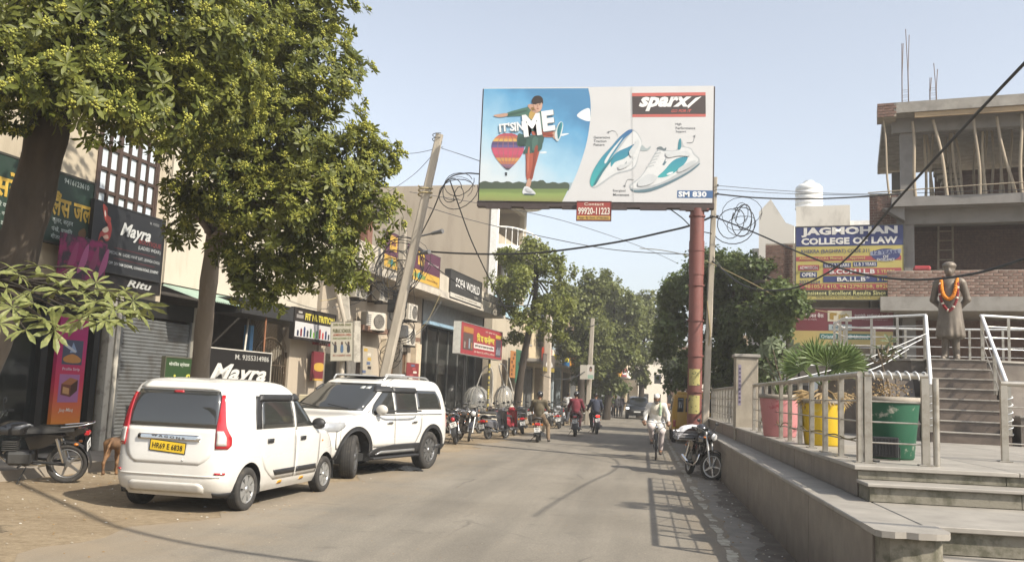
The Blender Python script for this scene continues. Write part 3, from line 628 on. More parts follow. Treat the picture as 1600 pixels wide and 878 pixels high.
# ================================================================== unfinished building and neighbours on the right
K0 = D(1411, 636, 26.0); K0.z = 0; KA = R(-12.5)
KX = Vector((math.cos(KA), math.sin(KA), 0)); KY = Vector((-math.sin(KA), math.cos(KA), 0))
def kb(px, py, dy=0):
    r = ray(px, py); b = K0+KY*dy; t = (b-EYE).dot(KY)/r.dot(KY); p = EYE+r*t
    return (p-b).dot(KX), p.z
brick_m = mat('red_brick', (.19, .115, .088), .9, var=.3, scale=8, rnd=.22, bump=.3, col2=(.26, .195, .16), mix=(.45, .65))
brick_j = mat('red_brick_mass', (.18, .11, .085), .9, var=.3, scale=14, col2=(.13, .08, .064), mix=(.4, .6))
mortar = mat('mortar', (.3, .265, .22), .95, var=.15, scale=5)
bk = MB().bev(0, .225, 0, .03, 0, .07, .006).mesh('brick', brick_m)
def bricks(par, x0, x1, y, z0, z1, single=True, side=None):
    """brick courses standing 12 mm proud of a mortar bed; single=True: each brick its own object"""
    mb = MB() if not single else None; r = 0; z = z0
    while z < z1-.06:
        x = x0-(.12 if r % 2 else 0)
        while x < x1-.05:
            a = max(x, x0); b = min(x+.225, x1)
            if b-a > .07:
                j = random.uniform(-.006, .006)
                if single:
                    o = bpy.data.objects.new('brick', bk); C.objects.link(o); o.parent = par; o.location = (a, y-.018+j, z); o.scale = ((b-a)/.225, 1, 1)
                else: mb.box(a, b, y-.014+j, y+.02, z, z+.07)
            x += .237
        z += .083; r += 1
    if mb: o = mb.obj('brickwork', brick_j, par, fix=False); tag(o, kind='stuff'); return o
Kb = thing('unfinished_building', 'unfinished concrete frame building with timber props and brick infill', 'building', K0, KA)
cm2 = mat('grey_site_concrete', (.2, .19, .178), .9, var=.2, scale=2.2, bump=.25, col2=(.16, .15, .14), mix=(.45, .7))
for i, x in enumerate((.02, 3.9, 7.6)):
    MB().box(x, x+.36, .15, .5, 0, 10.15).obj('column', cm2, Kb); MB().box(x, x+.36, 6.2, 6.55, 0, 10.15).obj('column', cm2, Kb)
MB().box(-.25, 10, -.45, 7, 7.5, 7.78).obj('floor_slab', cm2, Kb)
MB().box(-.1, 10, .1, .45, 7.06, 7.498).obj('beam', cm2, Kb)
MB().prism([(-.5, 7.5), (.1, 7.1), (.1, 7.5)], -.3, .6, 'y').obj('bracket', cm2, Kb)
MB().box(-.45, 10, -.55, 7, 10.3, 10.62).obj('roof_slab', mat('pale_site_concrete', (.25, .235, .21), .9, var=.25, scale=3, bump=.3), Kb)
MB().box(-.2, 10, .05, .4, 9.86, 10.298).obj('beam', cm2, Kb)
MB().box(.4, 10, -.5, -.42, 10.14, 10.296).obj('shutter_board', mat('shuttering_timber', (.3, .22, .13), .8, var=.3, stretch=(.2, 1, 1), scale=5), Kb)
bricks(Kb, -.62, -.1, -.56, 10.2, 10.62, False)
MB().box(-.62, -.1, -.55, .2, 10.2, 10.62).obj('brick_edge', mortar, Kb)
# lower floor: brick parapet, projecting slab, dark recess
MB().box(-.4, 9, -.75, -.55, 4.78, 5.55).obj('parapet', mortar, Kb)
pw = [o for o in Kb.children if o.name.startswith('parapet')][0]
bricks(pw, -.4, 4.6, -.75, 4.80, 5.55, True)
MB().box(-.6, 9, -.95, 6.5, 4.38, 4.78).obj('floor_slab', conc, Kb)
MB().box(.4, 9, 3.0, 3.1, 4.78, 7.5).box(.4, 9, 3.0, 3.1, 0, 4.38).box(1.3, 9, 4.5, 4.6, 7.78, 9.7).obj('inner_wall', mat('shaded_brick', (.1, .055, .042), .95, var=.3, scale=9), Kb)  # brick darkened: the shade of the recess is put into the colour
bricks(Kb, .4, 5.2, 2.99, 4.8, 7.4, False); bricks(Kb, 1.3, 5.2, 4.49, 7.8, 9.6, False)
bricks(Kb, .4, 6, 2.0, .0, 4.3, False); MB().box(.4, 9, 2.0, 2.2, 0, 4.37).obj('ground_wall', brick_j, Kb)
# brick stub wall at the left of the first floor
MB().box(-.85, .018, .2, .5, 5.56, 8.05).obj('stub_wall', mortar, Kb); bricks(Kb, -.85, .01, .2, 7.0, 8.05, False)
MB().bev(.3, .75, -.7, -.3, 5.56, 5.7, .04).obj('cloth_bundle', ink('#b03038'), Kb)
bam = mat('bare_timber_prop', (.27, .225, .165), .8, var=.25, scale=4, stretch=(3, 3, .4), rnd=.15)
def prop(par, x, y, z0, z1, lean, r=.05):
    pts = [(x+lean*q+.035*math.sin(q*5+x*9), y+.03*math.sin(q*4+x), z0+(z1-z0)*q) for q in np.linspace(0, 1, 9)]
    MB().tube(pts, [r*(1.12-.25*q) for q in np.linspace(0, 1, 9)], 7).obj('timber_prop', bam, par)
for px, lean, dy in ((1432, -.1, -.2), (1445, .05, .9), (1463, -.3, 1.2), (1482, -.35, -.25), (1500, -.25, .8), (1508, -.28, 1.4), (1531, -.08, -.25), (1540, -.05, .5), (1551, .02, 1.2), (1570, -.1, 2.0), (1585, -.4, -.2), (1597, .02, -.3), (1612, .1, .4), (1476, .1, 2.4), (1520, .12, 2.6), (1455, .05, 1.8), (1490, -.1, 2.0), (1537, .1, 1.8), (1562, .06, .9), (1578, .08, 1.6)):
    x, _ = kb(px, 310, dy); prop(Kb, x, dy, 7.78, 10.1 if dy < .1 else 10.28, lean, .046 if dy < 0 else .04)
prop(Kb, -.28, -.35, 7.78, 10.2, -.2, .03)
mb = MB()
for k in range(4): mb.box(1.0+.1*k, 1.75+.05*k, 2.0, 2.5, 9.2-.18*k, 9.34-.18*k)
mb.obj('stacked_board', bam, Kb)
reb = mat('rusty_rebar', (.16, .12, .10), .7, .4)
for px, ptop, n in ((1413, 45, 4), (1457, 98, 4)):
    x, zt = kb(px, ptop, .3); g = MB()
    for k in range(n):
        a = PI/4+k*PI/2; zz = zt-(0, .45, .5, .25)[k]; g.tube([(x+.13*math.cos(a), .3+.13*math.sin(a), 10.6), (x+.12*math.cos(a), .3+.12*math.sin(a), (10.6+zz)/2), (x+.1*math.cos(a)+.03*(k-1), .3+.1*math.sin(a), zz)], .012, 5)
    for q in range(4): g.tube([(x+.14*math.cos(a), .3+.14*math.sin(a), 10.75+q*.16) for a in np.linspace(PI/4, PI/4+2*PI, 5)], .006, 4)
    g.obj('rebar_cage', reb, Kb)
MB().tube([(-.9, -.4, 7.95), (2, -.55, 8.02), (5, -.5, 8.1)], .018, 5).obj('edge_bar', bam, Kb)
# ladder leaning in the recess of the first floor
lx = kb(1465, 420, 1.2)[0]; lad = MB().tube([(lx, 1.2, 4.8), (lx+.1, 1.9, 7.3)], .03, 6).tube([(lx+.42, 1.2, 4.8), (lx+.5, 1.9, 7.3)], .03, 6)
for k in range(8): q = (k+.5)/8; lad.tube([(lx+.1*q, 1.2+.7*q, 4.8+2.5*q), (lx+.42+.08*q, 1.2+.7*q, 4.8+2.5*q)], .02, 5)
tl = thing('ladder', 'bamboo ladder leaning in the dark first floor recess', 'ladder', K0, KA); lad.obj('rails_and_rungs', bam, tl)

# white rooftop parapets and water tank behind
Wt = thing('white_building', 'whitewashed building with stained parapets behind the law college board', 'building', K0+KX*-1.5+KY*12, KA)
stw = mat('stained_whitewash', (.58, .55, .49), .9, var=.15, scale=.8, col2=(.27, .25, .22), mix=(.52, .72), stretch=(1, 1, .45), bump=.1)
def k2(px, py): x, z = kb(px, py, 12); return x+1.5, z
x0, zt = k2(1186, 331); x1, z1 = k2(1228, 336); xm, zm = k2(1243, 338); x2, z2 = k2(1282, 324); x3, z3 = k2(1376, 344)
MB().prism([(x0, 3), (x0, zt), (x0+.5, zt+.55), (x1, z1-.35), (xm-.05, z1-.5), (xm-.05, 3)], 0, .35, 'y').obj('parapet', stw, Wt)
MB().box(xm, x2+1.2, .4, 3.5, 2, z2+.15).obj('tank_room', stw, Wt)
MB().box(x2+1.2, x3+.2, .6, 4, 2, k2(1330, 341)[1]).obj('rear_parapet', mat('clean_white', (.68, .68, .66), .8), Wt)
MB().box(x0-.3, x3, .36, .39, 0, k2(1243, 385)[1]).obj('lower_wall', stw, Wt)
tk = thing('water_tank', 'white ribbed plastic water tank standing on the rooftop', 'water tank', Wt.location+KX*(k2(1262, 320)[0])+KY*1.2+Vector((0, 0, z2+.15)), KA)
pr = [(0, 0), (.58, 0), (.6, .05)]
for k in range(4): pr += [(.6, .1+k*.22), (.575, .14+k*.22), (.575, .18+k*.22), (.6, .22+k*.22)]
pr += [(.58, 1.02), (.45, 1.14), (.3, 1.18), (.26, 1.2), (.26, 1.26), (.0, 1.28)]
wtm = mat('white_tank_plastic', (.72, .72, .7), .45, var=.08)
MB().lathe(pr, 28).obj('tank', wtm, tk); MB().cyl((0, 0, 1.24), (0, 0, 1.32), .2, n=20).obj('lid', wtm, tk); MB().tube([(.6, 0, .1), (.75, 0, .1), (.75, 0, -1)], .025, 6).obj('pipe', wtm, tk)
# brick house wall behind the boards
Bw = thing('brick_house', 'bare brick house wall carrying the law college and bank boards', 'building', K0+KY*.6, KA)
xa, _ = kb(1196, 420, .6); MB().box(xa, -.9, .0, 6, 0, 6.6).obj('wall', mortar, Bw)
ztop = kb(1240, 380, .6)[1]; bricks(Bw, xa, -3.1, 0, 4.2, ztop, False)
MB().box(xa, -3.0, .02, 5.9, 6.601, ztop).obj('upper_wall', mortar, Bw); bricks(Bw, -3.25, -.5, 0, 3.9, 4.5, False)
MB().box(-3.6, -3.3, -.5, -.02, 2.1, 4.2).obj('duct', mat('pale_duct', (.6, .63, .66), .5, .2), Bw)
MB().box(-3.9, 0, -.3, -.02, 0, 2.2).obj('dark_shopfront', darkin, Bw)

# ---- right row beyond the platform (mostly behind trees) and the end of the street
rr = [(8.2, 33, 9, 7, 7.5, '#b9a88f', 'tan'), (8.0, 44, 10, 7, 6.5, '#9fa3a0', 'grey'), (7.4, 56, 10, 7, 7.5, '#c9bda6', 'cream'), (6.8, 68, 12, 7, 6.5, '#a99880', 'brown')]
for i, (x, y, ln, dp, h, c, nm) in enumerate(rr):
    t = thing('street_building', '%s building in the right row beyond the big tree, %s from the platform' % (nm, ['first', 'second', 'third', 'fourth'][i]), 'building', (x, y, 0), PI/2)
    pm2 = mat('rowwall_'+c[1:], c, .9, var=.15, scale=.8, col2=tuple(q*.7 for q in hx(c)), mix=(.5, .75))
    hl = [(.8+k*2.6, 2.8+k*2.6, .1, 2.9) for k in range(int((ln-1)/2.6))]+[(1.2+k*2.6, 2.3+k*2.6, 4.2, 5.6) for k in range(int((ln-1)/2.6))]
    wallwin(t, 0, ln, 0, h, hl, -.25, 0, pm2); MB().box(0, ln, -dp, -dp+.2, 0, h).box(0, .2, -dp+.2, -.25, 0, h).box(ln-.2, ln, -dp+.2, -.25, 0, h).box(.2, ln-.2, -dp+.2, -.25, h-.2, h).obj('rear_wall', pm2, t)
    for q in hl:
        f = MB().box(q[0], q[1], -.2, -.15, q[2], q[3]).obj('window' if q[2] > 3 else 'shop_door', dgls if q[2] > 3 else darkin, t)
far = [(-11, 118, 6, 8, '#b3a691', 'tan'), (-5.4, 126, 5, 9.5, '#c8bda8', 'cream'), (-.6, 121, 3.8, 6.5, '#d2cabb', 'white'), (3.0, 130, 4.6, 9, '#b58d73', 'pinkish brown'), (7.4, 120, 4.4, 7, '#c9c2b5', 'pale grey'), (11.6, 128, 6, 10, '#a8a29a', 'grey'), (17.4, 122, 6, 8, '#c2b49b', 'buff')]
for i, (x, y, wd, h, c, nm) in enumerate(far):
    t = thing('far_house', '%s house closing the far end of the street' % nm, 'house', (x, y, 0), 0, None)
    pm2 = mat('farwall_'+c[1:], c, .9, var=.12, scale=.6, col2=tuple(q*.65 for q in hx(c)), mix=(.55, .75)); nb = max(1, int(wd/1.8))
    hl = [(.5+k*(wd-.6)/nb, .5+k*(wd-.6)/nb+.9, zz, zz+1.2) for k in range(nb) for zz in np.arange(.9, h-1.6, 2.6)]
    wallwin(t, 0, wd, 0, h, hl, 0, .3, pm2); MB().box(0, wd, 6, 6.3, 0, h).box(0, .2, .3, 6, 0, h).box(wd-.2, wd, .3, 6, 0, h).obj('rear_wall', pm2, t)
    MB().box(-.1, wd+.1, -.7 if i % 2 else -.3, 6, h, h+.25).obj('roof_slab', conc, t)
    for q in hl: f = MB().box(q[0], q[1], .15, .2, q[2], q[3]).obj('window', dgls, t)
    for zz in np.arange(3.0, h-1, 2.6):
        if i % 2: MB().box(.1, wd-.1, -.8, 0, zz, zz+.14).box(.1, wd-.1, -.8, -.74, zz+.14, zz+.9).obj('balcony', pm2, t)
# ================================================================== billboard on a single post
YB = 23.6
def aty(px, py, Y=YB):
    r = ray(px, py); return EYE+r*((Y-EYE.y)/r.y)
bl, br = aty(748, 314), aty(1113, 318); tl_ = aty(755, 138); BW = br.x-bl.x; BH = tl_.z-bl.z; BX, BZ = bl.x, bl.z
BB = thing('billboard', 'huge shoe advertisement billboard on a maroon steel post above the road', 'billboard', (BX, YB, BZ), 0)
def bb(x, y):
    """photo-crop reading -> place on the panel"""
    u = (x-(20+(708-y)/653*25))/1343; v = (708-(y-(x-32)*(-.0075)))/655; return (u*BW, v*BH)
vinyl = mat('white_vinyl', (.5, .5, .5), .5, var=.03, scale=1.5)
MB().box(0, BW, 0, .05, 0, BH).obj('panel', vinyl, BB)
fr = mat('dark_frame_steel', (.06, .045, .042), .6, .4)
MB().box(-.05, BW+.05, .02, .3, -.14, -.005).obj('lower_frame', fr, BB)
fb = MB()
for k in range(8): x = BW*k/7; fb.box(x-.04, x+.04, .06, .16, 0, BH)
for z in (.3, BH/2, BH-.3): fb.box(0, BW, .165, .24, z-.05, z+.05)
fb.obj('back_frame', fr, BB)
for k in range(6): MB().box(BW*k/6+.2, BW*k/6+.9, .0, .1, -.2, -.145).obj('lamp_bracket', fr, BB)
def gradmat(name, stops, axis='Z', lo=0, hi=1, noise=.0, wx=0):
    m = bpy.data.materials.new(name); m.use_nodes = True; n = m.node_tree; L = n.links.new; b = n.nodes['Principled BSDF']; b.inputs['Roughness'].default_value = .55
    tc = n.nodes.new('ShaderNodeTexCoord'); sx = n.nodes.new('ShaderNodeSeparateXYZ'); L(tc.outputs['Object'], sx.inputs[0])
    no = n.nodes.new('ShaderNodeTexNoise'); no.inputs['Scale'].default_value = 1.6; no.inputs['Detail'].default_value = 5; L(tc.outputs['Object'], no.inputs['Vector'])
    mr = n.nodes.new('ShaderNodeMapRange'); mr.inputs[1].default_value = lo; mr.inputs[2].default_value = hi; L(sx.outputs[axis], mr.inputs[0])
    a = n.nodes.new('ShaderNodeMath'); a.operation = 'MULTIPLY_ADD'; a.inputs[1].default_value = noise; L(no.outputs['Fac'], a.inputs[0]); L(mr.outputs[0], a.inputs[2])
    c = n.nodes.new('ShaderNodeMath'); c.operation = 'MULTIPLY_ADD'; c.inputs[1].default_value = wx; L(sx.outputs['X'], c.inputs[0]); L(a.outputs[0], c.inputs[2])
    r = n.nodes.new('ShaderNodeValToRGB'); e = r.color_ramp.elements
    while len(e) < len(stops): e.new(.5)
    for q, (p, h) in zip(e, stops): q.position = p; q.color = (*hx(h), 1)
    L(c.outputs[0], r.inputs[0]); L(r.outputs[0], b.inputs['Base Color']); return m
def art(pts, m, lay, smooth=0, name='printed_shape'):
    q = [bb(*p) for p in pts]; q = sm2(q, smooth) if smooth else q; return flat(BB, q, m, -.002-.0012*lay, name)
edge = sm2([(668, 56), (678, 110), (681, 170), (676, 250), (662, 340), (640, 425), (605, 525), (565, 612), (511, 706)], 5, False)
skyp = gradmat('printed_sky', [(0, '#b4bac0'), (.35, '#bcc6cc'), (.62, '#93b6ca'), (.9, '#5690b6'), (1, '#46799f')], 'Z', 0, BH*1.4, .3, .12)
art([(46, 57)]+edge+[(22, 706)], skyp, 1, name='printed_sky_picture')
art(sm2([(600, 215), (630, 185), (672, 172), (678, 215), (676, 245), (640, 240)], 4), '#e9f1f5', 2)
art(sm2([(500, 322), (540, 316), (552, 320), (510, 332)], 4), '#e4eef4', 2); art(sm2([(380, 425), (415, 420), (420, 430), (390, 433)], 4), '#e4eef4', 2)
# hills, tree line and meadow
def cutx(y): return max([p[0] for p in edge if abs(p[1]-y) < 30] or [511])
art([(24, 612), (90, 600), (200, 606), (330, 592), (430, 600), (520, 598), (572, 597), (558, 634), (23, 640)], '#9fb4bf', 2)
tr_ = [(24, 606)]+[(24+i*18, 606-abs(math.sin(i*2.3))*12-(10 if i in (18, 19, 20, 21) else 0)) for i in range(1, 30)]+[(556, 612), (550, 642), (23, 646)]
art(tr_, '#4d5b4a', 3)
mead = gradmat('printed_meadow', [(0, '#6b6640'), (.35, '#7f8650'), (.8, '#7d8f52'), (1, '#687a48')], 'Z', 0, .32, .3)
art([(23, 640), (549, 632), (511, 706), (22, 706)], mead, 4)
# balloon: bands cut from one outline
def bhw(y):
    t = (y-318)/212
    return 98*math.sqrt(max(0, 1-((t-.36)/.37)**2)) if t < .36 else 98*(1-((t-.36)/.66)**1.75)
cols = ['#c94a5c', '#d07a4b', '#e0b052', '#5a4a78', '#6c5a92', '#c9506a', '#d24a6e', '#c84a5e', '#dca04c', '#c77a4a', '#8a6a8c', '#4a4a5c']
ysb = [318, 335, 350, 366, 385, 402, 420, 442, 460, 478, 496, 512, 528]
for k in range(12):
    a = [(192-bhw(y), y) for y in np.linspace(ysb[k], ysb[k+1], 4)]; b = [(192+bhw(y), y) for y in np.linspace(ysb[k+1], ysb[k], 4)]
    art(a+b, cols[k], 5, name='balloon_band')
for k in (-.62, -.3, .02, .34, .66):
    a = [(192+k*bhw(y)-1.6, y) for y in np.linspace(322, 520, 14)]; b = [(192+k*bhw(y)+1.6, y) for y in np.linspace(520, 322, 14)]; art(a+b, '#a86a72', 6, name='balloon_seam')
art([(176, 543), (188, 543), (188, 562), (178, 562)], '#33373d', 5)
# walking figure of the advertisement
art([(305, 395), (380, 390), (372, 450), (352, 520), (335, 585), (304, 580), (300, 480)], '#b8573d', 6, 4)
art([(312, 580), (332, 584), (322, 628), (300, 626)], '#c99c82', 6, 3)
art([(283, 640), (296, 622), (322, 628), (354, 656), (350, 668), (300, 670), (280, 660)], '#dfe3e6', 7, 4)
art([(290, 662), (352, 664), (350, 671), (290, 670)], '#49606b', 8)
art([(345, 330), (470, 338), (474, 312), (400, 288), (345, 290)], '#bb5b40', 6, 4)
art([(458, 312), (490, 306), (488, 350), (462, 345)], '#c99c82', 7, 3)
art([(470, 320), (492, 262), (510, 250), (520, 270), (510, 320), (494, 358), (478, 358)], '#d9e4e6', 8, 4)
art([(484, 300), (502, 256), (516, 262), (506, 310), (492, 350)], '#2f9fa6', 9, 4)
art([(255, 320), (300, 330), (400, 330), (398, 380), (380, 420), (285, 435), (300, 392), (250, 390)], '#3e6157', 6, 3)
art([(186, 200), (250, 180), (330, 165), (395, 195), (408, 290), (300, 300), (300, 225), (230, 218), (186, 220)], '#4b7a68', 6, 4)
art([(325, 190), (360, 180), (350, 235), (318, 230)], '#c8a24a', 7, 3)
art([(105, 215), (150, 205), (188, 202), (188, 218), (140, 226)], '#c99c82', 7, 3)
art([(310, 155), (340, 150), (372, 190), (355, 200), (325, 180)], '#c99c82', 8, 3)
art([(345, 125), (392, 122), (396, 165), (380, 192), (360, 188), (344, 160)], '#d3a88e', 9, 4)
art([(335, 125), (350, 104), (380, 100), (400, 118), (400, 150), (392, 140), (362, 148), (346, 150), (338, 145)], '#3a2c25', 10, 4)
# face, folds and shading in the printed photograph
for pts, c, l in (([(352, 142), (364, 139), (364, 142), (352, 145)], '#2c211c', 13), ([(374, 140), (388, 142), (388, 145), (374, 143)], '#2c211c', 13), ([(355, 148), (362, 147), (361, 151), (356, 151)], '#3a2a24', 13), ([(377, 148), (385, 149), (384, 152), (378, 151)], '#3a2a24', 13), ([(368, 148), (373, 164), (366, 164)], '#b98a70', 13), ([(362, 173), (378, 174), (370, 178)], '#9c5a4c', 13), ([(344, 150), (352, 172), (362, 188), (356, 188), (345, 168)], '#b88a70', 12),
    ([(200, 203), (300, 182), (302, 190), (205, 214)], '#3a6355', 9), ([(300, 225), (330, 240), (322, 300), (304, 298)], '#3a6355', 9), ([(372, 205), (396, 215), (402, 285), (385, 280)], '#5c8d7a', 9), ([(330, 170), (345, 168), (352, 182), (338, 186)], '#8f6f34', 10),
    ([(262, 340), (300, 345), (296, 385), (258, 384)], '#2f4c44', 9), ([(340, 345), (372, 345), (360, 410), (335, 415)], '#4d7468', 9), ([(352, 400), (372, 396), (352, 510), (338, 575), (328, 572), (344, 490)], '#9a4530', 9), ([(312, 410), (322, 405), (318, 520), (310, 560), (306, 500)], '#cb6c50', 9), ([(380, 300), (455, 322), (455, 332), (380, 318)], '#9a4530', 9), ([(296, 632), (322, 640), (340, 655), (310, 652)], '#c3c9cd', 12), ([(496, 270), (508, 262), (500, 320), (490, 345)], '#2a7f92', 13),
    ([(700, 600), (740, 530), (800, 455), (806, 460), (748, 540), (708, 606)], '#2a7f8c', 9), ([(840, 500), (900, 480), (930, 450), (925, 470), (890, 502), (845, 520)], '#cfd3d4', 9), ([(900, 420), (930, 380), (950, 350), (960, 372), (935, 420), (915, 450)], '#d2d6d7', 8), ([(960, 575), (1010, 545), (1060, 560), (1020, 600), (950, 612)], '#d0d4d6', 8), ([(1110, 420), (1170, 418), (1230, 415), (1245, 440), (1180, 440), (1120, 450)], '#d4d8d9', 8), ([(1180, 510), (1250, 470), (1280, 470), (1240, 505), (1180, 532)], '#c9ced0', 8)): art(pts, c, l, 3)
for x in (472, 920): art([(x, 52), (x+2.2, 52), (x+2.2, 704), (x, 704)], '#b7b9ba', 1, name='vinyl_seam') if x > 600 else None
def btext(s, x, y, h, w, m, lay=11, **k):
    p = bb(x, y); text(BB, s, p[0], p[1], h/655*BH, m, w=w/1343*BW, y=-.002-.0012*lay, **k)
for dx, dy, c, l in ((4, 4, '#7d8b90', 11), (0, 0, '#f2f3f2', 12)):
    btext("IT'S", 187+dx, 284+dy, 50, 92, c, l, bold=.03, rot=.10); btext('IN', 258+dx, 278+dy, 52, 52, c, l, bold=.03, rot=.12)
    btext('M', 335+dx, 270+dy, 128, 106, c, l, bold=.05, rot=.14); btext('E', 432+dx, 245+dy, 118, 72, c, l, bold=.05, rot=.14)
# logo block
LAY[BB.name] = 0
art([(920, 84), (1341, 80), (1339, 219), (920, 222)], '#cf6257', 1); art([(920, 103), (1341, 98), (1339, 203), (920, 206)], '#4b3f3d', 2)
btext('sparx', 1110, 146, 82, 300, '#f4f2ef', 3, bold=.045, shear=.32)
art([(1240, 172), (1262, 152), (1318, 104), (1284, 112), (1236, 156)], '#f4f2ef', 3)
btext('GO FOR IT', 1202, 186, 17, 114, '#d8574c', 3, bold=.02, shear=.35)
LAY[BB.name] = 0
for lines, x, y in ((('Generative', 'Traction', 'Pattern'), 697, 338), (('High', 'Performance', 'Support'), 1168, 262), (('Energized', 'Movement'), 806, 640)):
    for k, s_ in enumerate(lines): p = bb(x, y+k*21); text(BB, s_, p[0], p[1], .078 if any(c in s_ for c in 'gyp') else .07, '#5f6266', y=-.004, al='L', bold=.008)
for pts in ([(835, 335), (828, 310), (805, 300), (782, 310)], [(1228, 366), (1262, 362), (1272, 330)], [(925, 578), (890, 576), (872, 612)]):
    q = sm2(pts, 5, False); a = [(x, y-1.6) for x, y in q]+[(x+1.2, y+1.6) for x, y in reversed(q)]; art(a, '#7d8286', 2)
    ex, ey = pts[-1]; art([(ex-8, ey-2), (ex+6, ey-9), (ex+4, ey+7)], '#7d8286', 3)
# left shoe seen from the sole
LAY[BB.name] = 0
shoe_w, shoe_g = '#dfe1e1', '#b9bfc2'
art([(690, 622), (672, 590), (690, 530), (740, 450), (800, 385), (850, 330), (905, 294), (930, 296), (955, 318), (975, 370), (958, 430), (938, 500), (905, 525), (820, 550), (720, 618)], shoe_g, 2, 5)
art([(700, 618), (690, 590), (740, 520), (830, 420), (900, 330), (935, 305), (972, 368), (955, 430), (934, 492), (902, 518), (815, 543)], shoe_w, 3, 5)
shoe_grad = gradmat('printed_teal', [(0, '#3c9c9a'), (.5, '#347f92'), (1, '#355f8a')], 'Z', .55, 2.0, .1)
art([(686, 618), (674, 590), (692, 530), (740, 455), (800, 390), (845, 338), (895, 297), (925, 294), (915, 310), (870, 350), (820, 420), (760, 510), (715, 585)], shoe_grad, 4, 5)
art([(760, 470), (800, 410), (862, 340), (850, 362), (800, 432), (766, 486)], '#dfe1e1', 5, 4)
art([(795, 505), (800, 455), (835, 420), (890, 395), (930, 378), (905, 430), (870, 458), (820, 478)], shoe_grad, 4, 5)
art([(975, 380), (1000, 400), (1024, 385), (1020, 400), (1000, 412), (965, 410)], '#a9b6b8', 4, 4)
art([(870, 492), (888, 470), (884, 485), (892, 484), (876, 502)], '#7f8c92', 5)
# right shoe, side view
LAY[BB.name] = 0
art([(902, 622), (905, 600), (960, 560), (1010, 490), (1050, 420), (1080, 395), (1110, 408), (1170, 405), (1190, 345), (1200, 350), (1215, 385), (1250, 395), (1270, 425), (1298, 455), (1290, 490), (1230, 535), (1130, 590), (1020, 632), (930, 642)], shoe_g, 2, 5)
art([(908, 615), (965, 562), (1015, 492), (1056, 424), (1082, 402), (1112, 414), (1172, 412), (1200, 392), (1248, 402), (1264, 432), (1290, 458), (1270, 482), (1180, 535), (1080, 590), (960, 622)], shoe_w, 3, 5)
art([(1060, 560), (1100, 520), (1140, 475), (1180, 452), (1232, 446), (1208, 490), (1160, 530), (1110, 556)], shoe_grad, 4, 5)
art([(1178, 402), (1184, 355), (1194, 342), (1198, 375), (1192, 402)], '#2f8fa0', 4, 4)
art([(905, 626), (930, 634), (1020, 622), (1130, 580), (1235, 525), (1296, 480), (1290, 495), (1230, 540), (1130, 595), (1020, 640), (930, 646)], '#5f7f8c', 5, 3)
art([(1110, 545), (1130, 532), (1150, 530), (1132, 545)], '#f0f2f2', 5, 3)
art([(1088, 490), (1100, 470), (1108, 452), (1106, 472), (1114, 474), (1098, 494)], '#5f7f8c', 5)
for k in range(6): art([(1000+k*13, 500-k*19), (1040+k*10, 490-k*18), (1042+k*10, 497-k*18), (1000+k*13, 508-k*19)], '#c3c8ca', 5)
art([(1060, 395), (1082, 388), (1100, 400), (1112, 392), (1108, 412), (1085, 408), (1066, 404)], '#6d7a80', 5, 3)
LAY[BB.name] = 0
art([(1170, 632), (1368, 630), (1366, 672), (1168, 674)], '#3b689c', 1); btext('SM 830', 1254, 652, 32, 158, '#eef1f4', 2, bold=.045)
# post with flanges, sticker, hanging number board
POST = mat('maroon_post_paint', (.15, .05, .04), .6, var=.15, scale=2.5, col2=(.10, .036, .03), mix=(.5, .75), bump=.05)
pxc = aty(1090, 330); px_ = pxc.x-BX
MB().cyl((px_, .16, -BZ), (px_, .16, -.14), .185, n=24).obj('post', POST, BB)
for i in range(7): z = -BZ+.9+i*.92; MB().cyl((px_, .16, z), (px_, .16, z+.045), .215, n=24).obj('flange', POST, BB)
MB().cyl((px_, .16, -1.9), (px_, .16, -1.0), .2, n=24).obj('sleeve', POST, BB)
MB().box(px_-.3, px_+.3, .02, .3, -.18, -.141).obj('head_plate', POST, BB)
for z0, z1, s_ in ((-BZ+2.0, -BZ+2.42, 1), (-BZ+1.28, -BZ+1.75, 2)):
    mb = MB(); mb.grid(lambda u, v: (px_+.19*math.cos(R(215)+R(95)*u), .16+.19*math.sin(R(215)+R(95)*u), z0+(z1-z0)*v), 10, 1)
    o = mb.obj('sticker', mat('yellow_sticker', (.32, .28, .1), .7, var=.2, scale=14, col2=(.06, .07, .03), mix=(.56, .62)), BB)
cb = board('contact_board', 'small red board with a telephone number hanging under the billboard', (aty(902, 322).x, YB-.07, aty(902, 345).z), 0, 53/366*BW, 28/176*BH, .04, '#a4382f', '#5b1f1c', fr=.015)
cw_, ch_ = 53/366*BW, 28/176*BH
text(cb, 'Contact', cw_/2, ch_*.87, ch_*.16, '#e9d2bd', w=cw_*.58); text(cb, '99920-11223', cw_/2, ch_*.5, ch_*.38, '#f3ead9', w=cw_*.93, bold=.02)
rect(cb, .01, cw_-.01, .02, ch_*.24, '#caa53f'); text(cb, 'Appr. By Govt. of Haryana', cw_/2, ch_*.13, ch_*.15, '#5b1f1c', w=cw_*.88)

